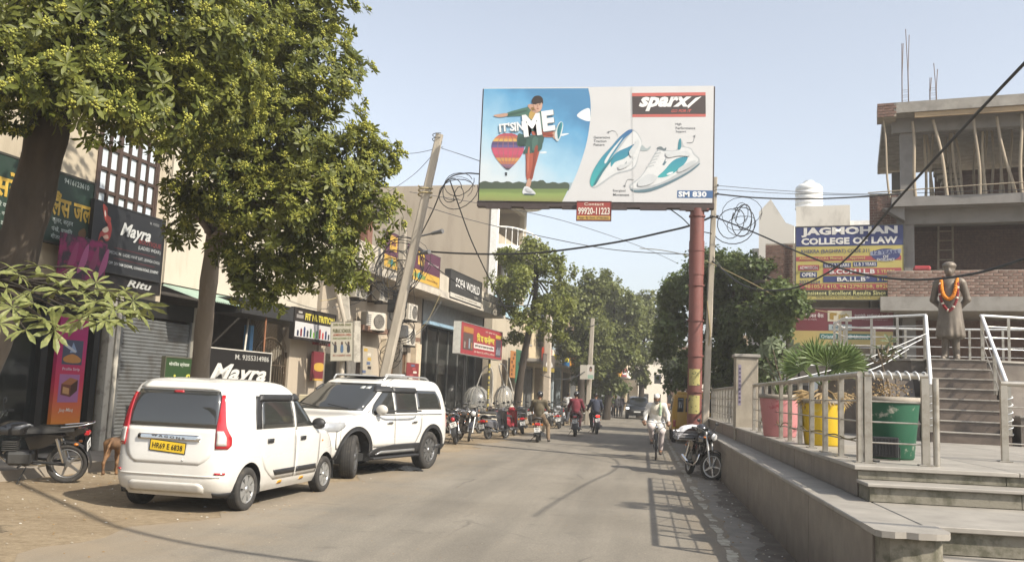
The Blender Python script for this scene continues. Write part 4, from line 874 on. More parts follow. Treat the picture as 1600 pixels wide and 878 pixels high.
# ================================================================== signs on the left row
def fsign(name, label, TL, TR, BL, BR, d, face, frame=None, th=.08, **k):
    a, b, c_, e = fac(*TL, d), fac(*TR, d), fac(*BL, d), fac(*BR, d)
    s0, s1 = (a[0]+c_[0])/2, (b[0]+e[0])/2; z1, z0 = (a[1]+b[1])/2, (c_[1]+e[1])/2
    t = board(name, label, FS(s0, d, z0), LF, s1-s0, z1-z0, th, face, frame, **k); return t, s1-s0, z1-z0
gr, w_, h_ = fsign('shop_sign', 'dark green Hindi shop sign with yellow lettering behind the near trunk', (-30, 228), (145, 290), (-30, 350), (140, 392), .12, '#1f3a2c', '#3c3a30', fr=.04)
yl, wh = '#c9a31f', '#b9c4bb'
text(gr, 'सरे', w_*.2, h_*.62, h_*.36, yl, w=w_*.2, bold=.03); text(gr, 'लैंस जल', w_*.8, h_*.56, h_*.36, yl, w=w_*.4, bold=.03)
for k in range(3): text(gr, ['हमारे यहां', 'चश्मे, नजर', 'चैक करें'][k], w_*.17, h_*(.34-.12*k), h_*.085, wh, w=w_*.14); text(gr, ['कूलर, बर्तन', 'पंखे, वाशिंग', 'गीजर आदि'][k], w_*.72, h_*(.3-.11*k), h_*.085, wh, w=w_*.2)
text(gr, '9416123610', w_*.82, h_*.92, h_*.08, wh, w=w_*.25)
flat(gr, sm2([(w_*.88, h_*.22), (w_*.94, h_*.3), (w_*.96, h_*.2), (w_*.91, h_*.12)], 4), '#6a4a22'); flat(gr, sm2([(w_*.96, h_*.14), (w_*.99, h_*.2), (w_*.985, h_*.08)], 4), '#8f9a94')
mg = thing('banner', 'magenta flower printed cloth banner under the green sign', 'banner', FS(fac(92, 400, .3)[0], .3, fac(92, 430, .3)[1]), LF)
MB().box(0, 1.25, 0, .02, 0, .8).obj('cloth', mat('floral_cloth', (.2, .012, .08), .7, col2=(.03, .02, .03), mix=(.45, .55), scale=3), mg)
for k in range(4): flat(mg, sm2([(.2+.28*k, .1), (.34+.28*k, .55), (.46+.28*k, .68), (.42+.28*k, .3)], 4), ['#9c2566', '#b04a86', '#8a1f58', '#a8457c'][k], -.004)
my, w_, h_ = fsign('shop_sign', 'black boutique sign with silver script and a red dancing figure', (148, 312), (257, 347), (140, 418), (250, 440), .2, '#1e2024', '#2b2a2a')
text(my, 'Mayra', w_*.58, h_*.66, h_*.27, '#bdbfbc', w=w_*.44, shear=.35, bold=.03); text(my, 'M. 93553', w_*.84, h_*.9, h_*.045, '#8d8f8f')
text(my, 'BOUTIQUE', w_*.8, h_*.56, h_*.085, '#7c2b2c', w=w_*.34); text(my, '(LADIES WEAR)', w_*.8, h_*.46, h_*.075, '#a9adad', w=w_*.34)
rect(my, w_*.3, w_*.9, h_*.372, h_*.378, '#7c2b2c'); text(my, 'SPECIAL IN : LADIES PANT SUIT, LEHNGA CHOLI', w_*.6, h_*.29, h_*.055, '#a9adad', w=w_*.74)
rect(my, w_*.3, w_*.9, h_*.212, h_*.218, '#7c2b2c'); text(my, 'OPP. DEV RAM CHOWK, GOHANA ROAD, SONIPAT', w_*.6, h_*.13, h_*.055, '#c7cac9', w=w_*.72)
for pts, c in (([(.1, .98), (.16, .94), (.17, .84), (.22, .8), (.2, .7), (.15, .74), (.12, .84)], '#b23a2a'), ([(.13, .9), (.15, .84), (.145, .8), (.13, .84)], '#d8c9b8'), ([(.2, .78), (.24, .66), (.23, .5), (.18, .44), (.12, .5), (.08, .4), (.1, .56), (.17, .62)], '#a8322a'), ([(.06, .34), (.12, .44), (.18, .36), (.2, .2), (.17, .08), (.13, .2), (.1, .12), (.06, .2)], '#9a2f25'), ([(.1, .34), (.15, .4), (.16, .22), (.13, .3)], '#d9b79d'), ([(.12, .6), (.18, .66), (.2, .6), (.15, .56)], '#e0c8b0'), ([(.14, .5), (.19, .54), (.21, .49), (.16, .47)], '#d0a890')):
    flat(my, sm2([(x*w_, y*h_) for x, y in pts], 4), c)
m2, w_, h_ = fsign('shop_sign', 'narrow dark board with white script hanging below the black boutique sign', (152, 420), (250, 442), (150, 438), (247, 464), .14, '#1c1513', '#2a2320')
text(m2, 'Ritu', w_*.66, h_*.45, h_*.6, '#b4b5b0', w=w_*.4, shear=.3, bold=.03); text(m2, 'M. 93553', w_*.82, h_*.9, h_*.12, '#6d4a3d')
# magenta to orange poster strip
ps, w_, h_ = fsign('poster_strip', 'tall magenta and orange poster strip beside the boutique door', (97, 492), (140, 498), (78, 660), (124, 664), .12, gradmat('strip_print', [(0, '#c77a1e'), (.3, '#b8324a'), (.55, '#a01e5c'), (1, '#7c1458')], 'Z', 0, 2.6, .05), cat='poster')
rect(ps, w_*.16, w_*.86, h_*.55, h_*.78, '#4a4f68'); rect(ps, w_*.14, w_*.84, h_*.2, h_*.46, '#b06aa2')
flat(ps, sm2([(w_*.3, h_*.57), (w_*.75, h_*.57), (w_*.8, h_*.61), (w_*.5, h_*.65), (w_*.2, h_*.61)], 4), '#d08a2c', -.007); flat(ps, [(w_*.2, h_*.72), (w_*.6, h_*.66), (w_*.62, h_*.68), (w_*.22, h_*.75)], '#c7cbd4', -.007); flat(ps, [(w_*.4, h_*.66), (w_*.5, h_*.76), (w_*.66, h_*.67)], '#8fa6c9', -.006)
for pts, c in (([(.22, .27), (.55, .25), (.55, .36), (.22, .37)], '#7a3a22'), ([(.55, .25), (.78, .31), (.78, .41), (.55, .36)], '#4c2416'), ([(.22, .37), (.55, .36), (.78, .41), (.5, .43)], '#b06a3a'), ([(.28, .285), (.5, .272), (.5, .33), (.28, .345)], '#d09a5a')): flat(ps, [(x*w_, y*h_) for x, y in pts], c, -.008)
text(ps, 'Profile Strip', w_*.5, h_*.505, h_*.035, '#e7d3df', w=w_*.6); text(ps, 'Jaq-Maq', w_*.45, h_*.125, h_*.045, '#f0dfd0', w=w_*.5, shear=.2); text(ps, 'JAQUAR', w_*.55, h_*.9, h_*.05, '#e3cfdc', w=w_*.46)
# two low boards standing behind the white cars
gb, w_, h_ = fsign('standing_board', 'green Hindi food board standing behind the white hatchback roof', (262, 557), (349, 566), (250, 640), (340, 645), 1.15, '#2a4a1e', '#5a5a48')
text(gb, 'M. 96712-10389', w_*.78, h_*.88, h_*.09, '#d3d8c8', w=w_*.42, bold=.02); text(gb, 'मोनिका स्पेशल', w_*.22, h_*.88, h_*.1, '#cfd6c4', w=w_*.34); text(gb, 'तंदूरी ढाबा', w_*.48, h_*.55, h_*.32, '#c9c43a', w=w_*.86, bold=.03)
flat(gb, sm2([(w_*.46, h_*.72), (w_*.52, h_*.78), (w_*.58, h_*.72), (w_*.52, h_*.64)], 5), '#b5683e'); flat(gb, sm2([(w_*.5, h_*.72), (w_*.52, h_*.76), (w_*.55, h_*.72)], 4), '#7a9a3a', -.007)
for x in (.1, w_-.1): MB().box(x-.02, x+.02, .085, .12, -(gb.location.z-.16), h_*.9).obj('leg', blackm, gb)
bmk, w_, h_ = fsign('standing_board', 'black board with white script standing behind the white hatchback', (318, 538), (426, 557), (312, 605), (417, 620), 1.3, '#17120f', '#cfcabd', fr=.025)
text(bmk, 'Mayra', w_*.52, h_*.42, h_*.5, '#dcdad2', w=w_*.82, shear=.4, bold=.03); text(bmk, 'M. 9355314986', w_*.7, h_*.85, h_*.13, '#b9b7ae', w=w_*.52, bold=.015)
for x in (.1, w_-.1): MB().box(x-.02, x+.02, .085, .12, -(bmk.location.z-.16), h_*.9).obj('leg', blackm, bmk)
# supplement shop sign
fn, w_, h_ = fsign('shop_sign', 'supplement shop sign with yellow capitals over a strip of jars', (463, 479), (527, 496), (457, 521), (519, 541), .55, '#2a211c', '#1b1614', th=.12)
text(fn, 'FIT NUTRITION', w_*.6, h_*.77, h_*.24, '#dccb2a', w=w_*.72, bold=.035); rect(fn, w_*.02, w_*.98, h_*.05, h_*.56, '#c9c7c6')
rect(fn, w_*.04, w_*.2, h_*.68, h_*.8, '#8a8480'); rect(fn, w_*.08, w_*.17, h_*.85, h_*.92, '#a9a49c')
for k, c in enumerate(['#1d2a4a', '#7a2030', '#243a6a', '#3a3a44', '#2c6a3a', '#7fae3a', '#2a8a5a', '#a82a2a', '#c23a3a', '#2a3a6a', '#44464c', '#8a2a44']):
    x = w_*(.09+.075*k); hh = h_*(.2+.14*((k*7) % 5)/4); flat(fn, [(x-.05, h_*.08), (x+.05, h_*.08), (x+.05, h_*.08+hh*.8), (x+.025, h_*.08+hh), (x-.025, h_*.08+hh), (x-.05, h_*.08+hh*.8)], c, -.008, 'printed_jar')
at, w_, h_ = fsign('atm_sign', 'small red ATM sign with white letters on the bank wall', (493, 531), (517, 534), (493, 538), (517, 541), .3, '#8f2027', th=.1)
text(at, 'ATM', w_*.5, h_*.5, h_*.62, '#e3d3cb', w=w_*.6, bold=.04)
pn, w_, h_ = fsign('bank_poster', 'tall maroon and yellow bank panel beside the shop door', (491, 549), (507, 550), (488, 594), (504, 595), .3, '#7a2430', cat='poster')
rect(pn, 0, w_, 0, h_*.07, '#c99a22'); flat(pn, sm2([(w_*.15, h_*.36), (w_*.9, h_*.34), (w_*.92, h_*.6), (w_*.15, h_*.58)], 4), '#cfa326')
# school board on the leaning post
sb0 = D(517, 563, 25); sb = board('school_board', 'double sided school notice board strapped to the leaning lamp post', sb0, R(12), 34/1400*25, 60/1400*25, .05, '#b5ae9a', '#8d8878', tilt=R(-3), cat='notice board', fr=.02)
w_, h_ = 34/1400*25, 60/1400*25
for s_, z, hh, c in (('SHRI RAM DASS', .93, .06, '#6a6a28'), ('PUBLIC SCHOOL', .77, .1, '#5c5a22'), ('ADMISSION OPEN', .665, .06, '#a85a3a'), ('FROM CLASS NURSERY TO 10', .575, .045, '#6a7a2a'), ('SEC 14 SONIPAT 131001', .13, .05, '#9a5a44')): text(sb, s_, w_/2, h_*z, h_*hh, c, w=w_*.82, bold=.02)
for k, x in enumerate((.2, .5, .8)):
    flat(sb, sm2([(w_*(x-.06), h_*.22), (w_*(x+.06), h_*.22), (w_*(x+.05), h_*.4), (w_*(x-.05), h_*.4)], 3), ['#33363c', '#4a6a8a', '#33363c'][k]); flat(sb, sm2([(w_*(x-.04), h_*.41), (w_*(x+.04), h_*.41), (w_*(x+.035), h_*.48), (w_*(x-.035), h_*.48)], 4), '#5a4438')
    flat(sb, [(w_*(x-.16), h_*.46), (w_*(x-.04), h_*.36), (w_*(x-.04), h_*.39), (w_*(x-.15), h_*.49)], '#33363c') if k != 1 else None
MB().box(w_+.03, w_+.2, .06, .1, -.05, h_+.03).obj('side_panel', wp, sb)
# bank fascia
for i, (TL, TR, BL, BR, lab) in enumerate((((601, 357), (632, 373), (601, 415), (632, 428), 'purple and yellow bank fascia board left of the upright pole'), ((636, 377), (687, 404), (636, 431), (687, 453), 'purple and yellow bank fascia board right of the upright pole'))):
    pb, w_, h_ = fsign('bank_fascia', lab, TL, TR, BL, BR, 1.04, '#5b2440', '#8a8478', th=.1)
    rect(pb, 0, w_, 0, h_*.34, '#d3a51c'); cx = w_*(.42 if i == 0 else .4)
    flat(pb, [(cx-.32, h_*.5), (cx+.32, h_*.5), (cx+.32, h_*.92), (cx-.32, h_*.92)], '#d3a51c', -.005); text(pb, 'pnb', cx, h_*.7, h_*.22, '#6a2a40', w=.4, y=-.01, bold=.04)
    text(pb, 'punjab national bank', w_*.78, h_*.66, h_*.1, '#c9b3b4', w=w_*.34, bold=.02); text(pb, 'पंजाब नैशनल बैंक', w_*.14, h_*.76, h_*.11, '#c9b3b4', w=w_*.22) if i else None
    rect(pb, w_*.2, w_*.55, h_*.1, h_*.22, '#7a8f3a', -.007); text(pb, '...the name you can BANK upon!', w_*.76, h_*.14, h_*.08, '#7a4a2a', w=w_*.36); flat(pb, sm2([(w_*.32, h_*.08), (w_*.4, h_*.06), (w_*.42, h_*.24), (w_*.34, h_*.26)], 4), '#3f9a9a', -.009)
sw, w_, h_ = fsign('shop_sign', 'black sofa shop sign with white block letters and white base strip', (705, 422), (752, 442), (703, 462), (752, 481), 1.06, '#3a3836', '#2a2827', th=.25, fr=.04)
text(sw, 'SOFA WORLD', w_*.54, h_*.62, h_*.34, '#e9e6e0', w=w_*.78, bold=.012); rect(sw, 0, w_, .0, h_*.17, '#cfc8ba'); text(sw, 'A HOUSE OF FURNITURE', w_*.5, h_*.085, h_*.07, '#8a7f70', w=w_*.7); text(sw, 'India', w_*.82, h_*.31, h_*.11, '#a9a59c', w=w_*.12)
rs, w_, h_ = fsign('shop_sign', 'red Hindi furniture shop sign with yellow letters jutting towards the road', (721, 502), (785, 520), (719, 551), (783, 563), 1.7, '#a62a33', '#8a8a84', th=.3)
MB().box(-.045, -.032, .0, .3, 0, h_).obj('end_panel', mat('pale_end', (.5, .5, .46), .7), rs)
text(rs, 'िशव फनीचर', w_*.57, h_*.62, h_*.3, '#d8c42c', w=w_*.44, bold=.05); rect(rs, w_*.29, w_*.79, h_*.25, h_*.42, '#ddd5cc'); text(rs, 'हमारे यहां हर प्रकार का फर्नीचर', w_*.54, h_*.335, h_*.12, '#5a3a34', w=w_*.46, bold=.02, y=-.012)
text(rs, 'मेन गोहाना रोड, सोनीपत, हरियाणा', w_*.55, h_*.13, h_*.1, '#e0b8a8', w=w_*.5); text(rs, 'प्रो. सुनील 98120', w_*.7, h_*.87, h_*.08, '#e0b8a8', w=w_*.3)
rect(rs, w_*.05, w_*.27, h_*.15, h_*.68, '#5c4a44'); rect(rs, w_*.05, w_*.27, h_*.7, h_*.88, '#b57a2a'); rect(rs, w_*.83, w_*.97, h_*.08, h_*.7, '#4a4250'); rect(rs, w_*.82, w_*.98, h_*.74, h_*.86, '#c9b02c')
for k in range(4): rect(rs, w_*(.07+.05*k), w_*(.1+.05*k), h_*.2, h_*(.4+.06*(k % 3)), ['#9a8a80', '#7a3a34', '#8a93a0', '#a06a3a'][k], -.007); rect(rs, w_*(.85+.03*k), w_*(.865+.03*k), h_*.15, h_*(.35+.08*(k % 2)), '#9aa0b0', -.007)
for x, m_ in ((w_*.2, blackm), (w_*.8, mat('striped_post', (.4, .32, .08), .7, col2=(.05, .05, .05), mix=(.5, .52), scale=2, stretch=(.1, .1, 2)))): MB().cyl((x, .2, -rs.location.z+.0), (x, .2, .0), .05, n=8).obj('post', m_, rs)
# posters on the piers
for i, (TL, TR, BL, BR, d, c, lab) in enumerate((((566, 540), (585, 543), (562, 585), (580, 588), .3, '#b9ad98', 'torn pale posters on the pier behind the dark sport utility car roof'), ((636, 566), (655, 568), (634, 600), (653, 602), .35, '#8a2a2c', 'red menu poster with food pictures on a pier'), ((806, 546), (820, 548), (806, 598), (818, 598), .5, '#2f6a4c', 'green vertical banner on the far shop pier'), ((798, 548), (806, 548), (797, 590), (805, 590), .52, '#b8762c', 'orange vertical banner beside the green banner'))):
    pb, w_, h_ = fsign('poster', lab if i else 'torn pale posters on the pier behind the sport utility car roof', TL, TR, BL, BR, d, c, th=.02, cat='poster')
    for k in range(6):
        x, z = random.uniform(.1, .6)*w_, (.08+.15*k)*h_; rect(pb, x, x+w_*.3, z, z+h_*.1, random.choice(['#d8cfc0', '#b04a4a', '#c9a22a', '#5a6a8a', '#3a3230', '#e3dccd']) if i < 2 else ('#1d3a2c' if i == 2 else '#6a3a14'), -.004)
pp, w_, h_ = fsign('portrait_poster', 'framed portrait poster with yellow base hanging on the far white pole', (849, 556), (867, 554), (848, 581), (866, 580), 1.3, '#6a6058', '#3a3230', th=.04, cat='poster')
flat(pp, sm2([(w_*.25, h_*.3), (w_*.8, h_*.3), (w_*.72, h_*.6), (w_*.35, h_*.6)], 4), '#cfcac2'); flat(pp, sm2([(w_*.42, h_*.58), (w_*.66, h_*.58), (w_*.66, h_*.86), (w_*.42, h_*.86)], 5), '#8a5a44', -.007); rect(pp, 0, w_, .0, h_*.24, '#a08a1e')

# ================================================================== boards on the right
x0, z1 = kb(1244, 357, -.12); x1, z1b = kb(1411, 350, -.12); xb, z0 = kb(1244, 468, -.12); LW = x1-x0; LH = (z1+z1b)/2-z0
lb = board('college_board', 'large law college board with navy title and coloured course bands', K0+KX*x0+KY*-.12+Vector((0, 0, z0)), KA, LW, LH, .06, '#c9b85c', '#5c5a50', cat='sign board')
def lr(x0, x1, y0, y1, c, lay=1): rect(lb, x0*LW, x1*LW, (1-y1)*LH, (1-y0)*LH, c, -.004*lay)
def lt(s, x, y, h, w, c, **k): text(lb, s, x*LW, (1-y)*LH, h*LH, c, w=w*LW, y=-.013, **k)
nv, rd, wt, gd = '#34407a', '#b5474e', '#e9e6df', '#d8c766'
lr(0, 1, 0, .27, nv); lt('JAGMOHAN', .5, .075, .135, .9, wt, bold=.05); lt('COLLEGE OF LAW', .5, .2, .095, .9, wt, bold=.045)
lt('KHEKRA (BAGHPAT) CODE 311', .37, .345, .065, .64, '#4a4f72', bold=.02); lr(0, .98, .41, .47, rd); lt('Affiliated to CCSU, Meerut BCI Approved', .34, .44, .045, .62, gd)
flat(lb, sm2([(LW*(.84+.13*math.cos(a)), LH*(.6+.085*math.sin(a))) for a in np.linspace(0, 2*PI, 17)[:-1]], 2), nv, -.008)
flat(lb, [(.7*LW, .59*LH), (.98*LW, .62*LH), (.98*LW, .68*LH), (.7*LW, .65*LH)], '#8f97b0', -.0105); lt('12 YEARS', .84, .365, .055, .23, nv, bold=.04); lt('OF', .84, .425, .04, .05, wt); lt('EXCELLENCE', .84, .465, .035, .16, wt)
lr(.02, .22, .525, .6, rd); lt('ADMISSION', .12, .563, .045, .17, wt); lr(.04, .2, .62, .7, nv); lt('OPEN', .12, .66, .055, .13, wt, bold=.03); lt('2023-2024', .13, .76, .05, .2, '#4a4f72')
lr(.26, .52, .5, .565, nv); lt('LL.M 2 YEARS', .39, .533, .045, .23, wt); lr(.54, .76, .49, .555, nv); lt('LL.B 3 YEARS', .65, .523, .045, .2, wt)
lr(.26, .98, .575, .665, rd); lt('B.COM.LL.B', .53, .62, .062, .42, wt, bold=.03); lt('5 YEARS', .84, .62, .045, .16, gd); lr(.26, .98, .68, .765, nv); lt('BA.LL.B*', .54, .723, .062, .3, wt, bold=.03); lt('5 YEARS', .84, .723, .045, .16, gd)
lr(0, .98, .785, .865, rd); lt('9810571410, 9412790158, 8920288', .52, .825, .055, .88, gd); lr(0, .98, .875, .945, '#3a3a2c'); lt('Consistent Excellent Results Since 2011', .5, .91, .058, .92, '#d9d489', bold=.02); lt("We Don't Have Any Office in Sonipat", .5, .975, .032, .62, '#4a4a50')
x0, z1 = kb(1238, 485, -.35); x1, z1b = kb(1395, 480, -.35); xb, z0 = kb(1238, 539, -.35); LW = x1-x0; LH = (z1+z1b)/2-z0
pb2 = board('bank_board', 'maroon and cream bank board below the law college board', K0+KX*x0+KY*-.35+Vector((0, 0, z0)), KA, LW, LH, .12, '#7c2f3a', '#6a5a50', cat='sign board')
rect(pb2, 0, LW, 0, LH*.4, '#c2ab62'); rect(pb2, LW*.36, LW*.6, LH*.66, LH*.95, '#d8cdb0', -.005); text(pb2, 'pnb', LW*.52, LH*.8, LH*.16, '#c2a23a', w=LW*.1, y=-.01, bold=.04); flat(pb2, [(LW*.38, LH*.72), (LW*.42, LH*.7), (LW*.42, LH*.82), (LW*.45, LH*.82), (LW*.45, LH*.9), (LW*.38, LH*.88)], '#a8862a', -.009)
text(pb2, 'पंजाब नैशनल बैंक', LW*.17, LH*.82, LH*.13, '#d8c9c4', w=LW*.3, bold=.02); text(pb2, 'punjab national bank', LW*.8, LH*.82, LH*.12, '#d8c9c4', w=LW*.34, bold=.02); text(pb2, '...the name you can BANK upon!', LW*.82, LH*.71, LH*.05, '#b89a98', w=LW*.26); text(pb2, '(भारत सरकार का उपक्रम)', LW*.15, LH*.7, LH*.06, '#b89a98', w=LW*.2)
rect(pb2, LW*.37, LW*.6, LH*.42, LH*.58, '#a9b5b6', -.007); text(pb2, 'upi@cbn', LW*.49, LH*.5, LH*.1, '#4a6a80', w=LW*.17, y=-.011, bold=.03)
rect(pb2, LW*.28, LW*.46, LH*.18, LH*.33, '#2f7a74', -.006); text(pb2, 'Oriental', LW*.37, LH*.25, LH*.1, '#dfe9e6', w=LW*.15, y=-.01); rect(pb2, LW*.56, LW*.78, LH*.18, LH*.33, '#2f7a74', -.006); text(pb2, 'United', LW*.69, LH*.25, LH*.1, '#dfe9e6', w=LW*.14, y=-.01); flat(pb2, sm2([(LW*(.585+.02*math.cos(a)), LH*(.255+.055*math.sin(a))) for a in np.linspace(0, 6.28, 9)[:-1]], 3), '#a9c9c4', -.01)
mob = thing('mobile_shop_sign', 'blue and white phone shop fascia half hidden behind the pedestal', 'sign', K0+KX*kb(1350, 590, -1)[0]+KY*-1.0+Vector((0, 0, 2.0)), KA)
MB().box(-1.5, .9, 0, .1, 0, .5).obj('panel', ink('#9aa3ab'), mob); text(mob, 'MOBILE', -.2, .25, .26, '#2c3f7a', bold=.03)
# ================================================================== vehicles
def herm(xs, ys):
    """monotone cubic through the points"""
    xs, ys = np.asarray(xs, float), np.asarray(ys, float); h = np.diff(xs); d = np.diff(ys)/h; m = np.zeros(len(xs)); m[0], m[-1] = d[0], d[-1]
    for i in range(1, len(xs)-1): m[i] = 0 if d[i-1]*d[i] <= 0 else 2*d[i-1]*d[i]/(d[i-1]+d[i])
    def f(x):
        x = np.clip(x, xs[0], xs[-1]); i = np.clip(np.searchsorted(xs, x)-1, 0, len(h)-1); t = (x-xs[i])/h[i]
        return (2*t**3-3*t**2+1)*ys[i]+(t**3-2*t**2+t)*h[i]*m[i]+(-2*t**3+3*t**2)*ys[i+1]+(t**3-t**2)*h[i]*m[i+1]
    return f
def dusty_paint(name, col, dust, z0, z1):
    """car paint with road dust clinging to the lower panels in uneven patches"""
    m = mat(name, col, .26, var=.03, scale=2, coat=.6); n = m.node_tree; L = n.links.new; b = n.nodes['Principled BSDF']; src = b.inputs['Base Color'].links[0].from_socket
    tc = n.nodes.new('ShaderNodeTexCoord'); sx = n.nodes.new('ShaderNodeSeparateXYZ'); L(tc.outputs['Object'], sx.inputs[0]); no = n.nodes.new('ShaderNodeTexNoise'); no.inputs['Scale'].default_value = 5; no.inputs['Detail'].default_value = 8; no.inputs['Roughness'].default_value = .7; L(tc.outputs['Object'], no.inputs['Vector'])
    mr = n.nodes.new('ShaderNodeMapRange'); mr.inputs[1].default_value = z1; mr.inputs[2].default_value = z0; mr.inputs[4].default_value = .8; L(sx.outputs['Z'], mr.inputs[0]); mu = n.nodes.new('ShaderNodeMath'); mu.operation = 'MULTIPLY'; L(mr.outputs[0], mu.inputs[0]); L(no.outputs['Fac'], mu.inputs[1])
    mx = n.nodes.new('ShaderNodeMix'); mx.data_type = 'RGBA'; L(mu.outputs[0], mx.inputs['Factor']); L(src, mx.inputs['A']); mx.inputs['B'].default_value = (*dust, 1); L(mx.outputs['Result'], b.inputs['Base Color'])
    ad = n.nodes.new('ShaderNodeMath'); ad.operation = 'MULTIPLY_ADD'; ad.inputs[1].default_value = .6; ad.inputs[2].default_value = .24; L(mu.outputs[0], ad.inputs[0]); L(ad.outputs[0], b.inputs['Roughness']); return m
white_p = dusty_paint('white_car_paint', (.58, .57, .54), (.3, .26, .2), .2, .75)
tyre_m = mat('tyre_rubber', (.028, .026, .024), .85, var=.3, scale=12, bump=.2, bscale=60, col2=(.075, .065, .052), mix=(.5, .75))
plastic = mat('black_plastic', (.022, .022, .023), .5, var=.2)
chrome = mat('chrome', (.7, .7, .7), .12, 1, var=.05)
alloy = mat('silver_wheel_cover', (.45, .45, .44), .35, .7, var=.1)
dalloy = mat('grey_alloy', (.28, .28, .28), .35, .8, var=.1)
cglass = glassmat('car_glass', (.01, .012, .012), .66, .03)
redlens = mat('red_lens', (.36, .012, .018), .12, coat=1, var=.15)
clrlens = mat('clear_lens', (.55, .53, .5), .1, .2, coat=1, var=.15)
under = mat('underbody', (.012, .012, .012), .9)
cabin = mat('cabin_grey', (.06, .058, .055), .8)
class Body:
    def __init__(s, lv, nf=7, nr=14, m=6):
        z = [q[0] for q in lv]; s.z0, s.z1 = z[0], z[-1]; s.xf = herm(z, [q[1] for q in lv]); s.xr = herm(z, [q[2] for q in lv]); s.w = herm(z, [q[3] for q in lv]); s.nf, s.nr, s.m = nf, nr, m
    def side(s, sg):
        def f(x, z):
            xc, a = (s.xf(z)+s.xr(z))/2, (s.xf(z)-s.xr(z))/2; t = np.clip((x-xc)/a, -.999, .999); n = s.nf if t > 0 else s.nr
            return Vector((x, sg*s.w(z)*(1-abs(t)**n)**(1/s.m), z))
        return f
    def end(s, sg):
        def f(y, z):
            xc, a = (s.xf(z)+s.xr(z))/2, (s.xf(z)-s.xr(z))/2; n = s.nf if sg > 0 else s.nr; t = min(.999, abs(y)/s.w(z))
            return Vector((xc+sg*a*(1-t**s.m)**(1/n), y, z))
        return f
    def corner(s, sx, sy):
        """theta 0 = flat side, 90 = end centre"""
        n = s.nf if sx > 0 else s.nr
        def f(th, z):
            xc, a = (s.xf(z)+s.xr(z))/2, (s.xf(z)-s.xr(z))/2
            return Vector((xc+sx*a*abs(math.sin(R(th)))**(2/n), sy*s.w(z)*abs(math.cos(R(th)))**(2/s.m), z))
        return f
    def shell(s, arches, nz=72):
        un = []
        for n, sg in ((s.nf, 1), (s.nr, -1)):
            q = [(sg*(1-y**s.m)**(1/n), y) for y in (0, .15, .3, .45, .58, .68, .76, .82, .87, .91, .94)]
            t0 = abs(q[-1][0]); xs_ = [t0*(1-k/6)+.86*(k/6) for k in range(1, 7)] if t0 > .86 else []
            q += [(sg*x, (1-x**n)**(1/s.m)) for x in xs_]; un.append(q)
        mid = [(x, (1-abs(x)**(s.nf if x > 0 else s.nr))**(1/s.m)) for x in np.linspace(.84, -.84, 60)]
        half = un[0]+mid+un[1][::-1]; ring = half+[(x, -y) for x, y in half[-2:0:-1]]; N = len(ring)
        zs = np.concatenate([np.linspace(s.z0, s.z1-.12, nz), np.linspace(s.z1-.12, s.z1, 12)[1:]])
        V = []; mb = MB()
        for z in zs:
            xc, a, w_ = (s.xf(z)+s.xr(z))/2, (s.xf(z)-s.xr(z))/2, s.w(z)
            V += [[xc+a*x, w_*y, z] for x, y in ring]
        F = [(i*N+j, i*N+(j+1) % N, (i+1)*N+(j+1) % N, (i+1)*N+j) for i in range(len(zs)-1) for j in range(N)]
        ins = [None]*len(V)
        for k, (x, y, z) in enumerate(V):
            for (ax, az, ar) in arches:
                if abs(y) > .5 and math.hypot(x-ax, z-az) < ar: ins[k] = (ax, az, ar)
        F = [f for f in F if not all(ins[k] for k in f)]
        for f in F:
            for k in f:
                if ins[k]:
                    ax, az, ar = ins[k]; x, y, z = V[k]; d = math.hypot(x-ax, z-az) or 1e-6; V[k] = [ax+(x-ax)*ar/d, y, max(s.z0, az+(z-az)*ar/d)]; 
        top = tuple((len(zs)-1)*N+j for j in range(N)); F.append(top)
        return mb.add(V, F, 0, True)
def patch(fn, rows, nu=10, nv=8, off=.004, skirt=.012, sub=None):
    """panel laid on a body surface: rows (v, ua, ub); its rim turns inwards so that a shut line shows"""
    vs = [r[0] for r in rows]; A = herm(vs, [r[1] for r in rows]) if len(rows) > 2 else (lambda v: np.interp(v, vs, [r[1] for r in rows]))
    B = herm(vs, [r[2] for r in rows]) if len(rows) > 2 else (lambda v: np.interp(v, vs, [r[2] for r in rows]))
    mb = MB(); g = []
    for j in range(nv+3):
        v = vs[0]+(vs[-1]-vs[0])*min(1, max(0, (j-1)/nv)); a, b = A(v), B(v)
        for i in range(nu+3):
            u = a+(b-a)*min(1, max(0, (i-1)/nu)); p = fn(u, v); e = 1e-3*max(1, abs(b-a))
            n = (fn(u+e, v)-fn(u-e, v)).cross(fn(u, v+1e-3)-fn(u, v-1e-3))
            n = n.normalized() if n.length > 0 else Vector((0, 0, 1))
            if n.dot(Vector((p.x*.3, p.y*1.4, 0))) < 0 and abs(n.y)+abs(n.x) > .05: n = -n
            o = off if 0 < i < nu+2 and 0 < j < nv+2 else off-skirt
            g.append(p+n*o)
    W_ = nu+3; return mb.add(g, [(j*W_+i, j*W_+i+1, (j+1)*W_+i+1, (j+1)*W_+i) for j in range(nv+2) for i in range(nu+2)], 0, True)
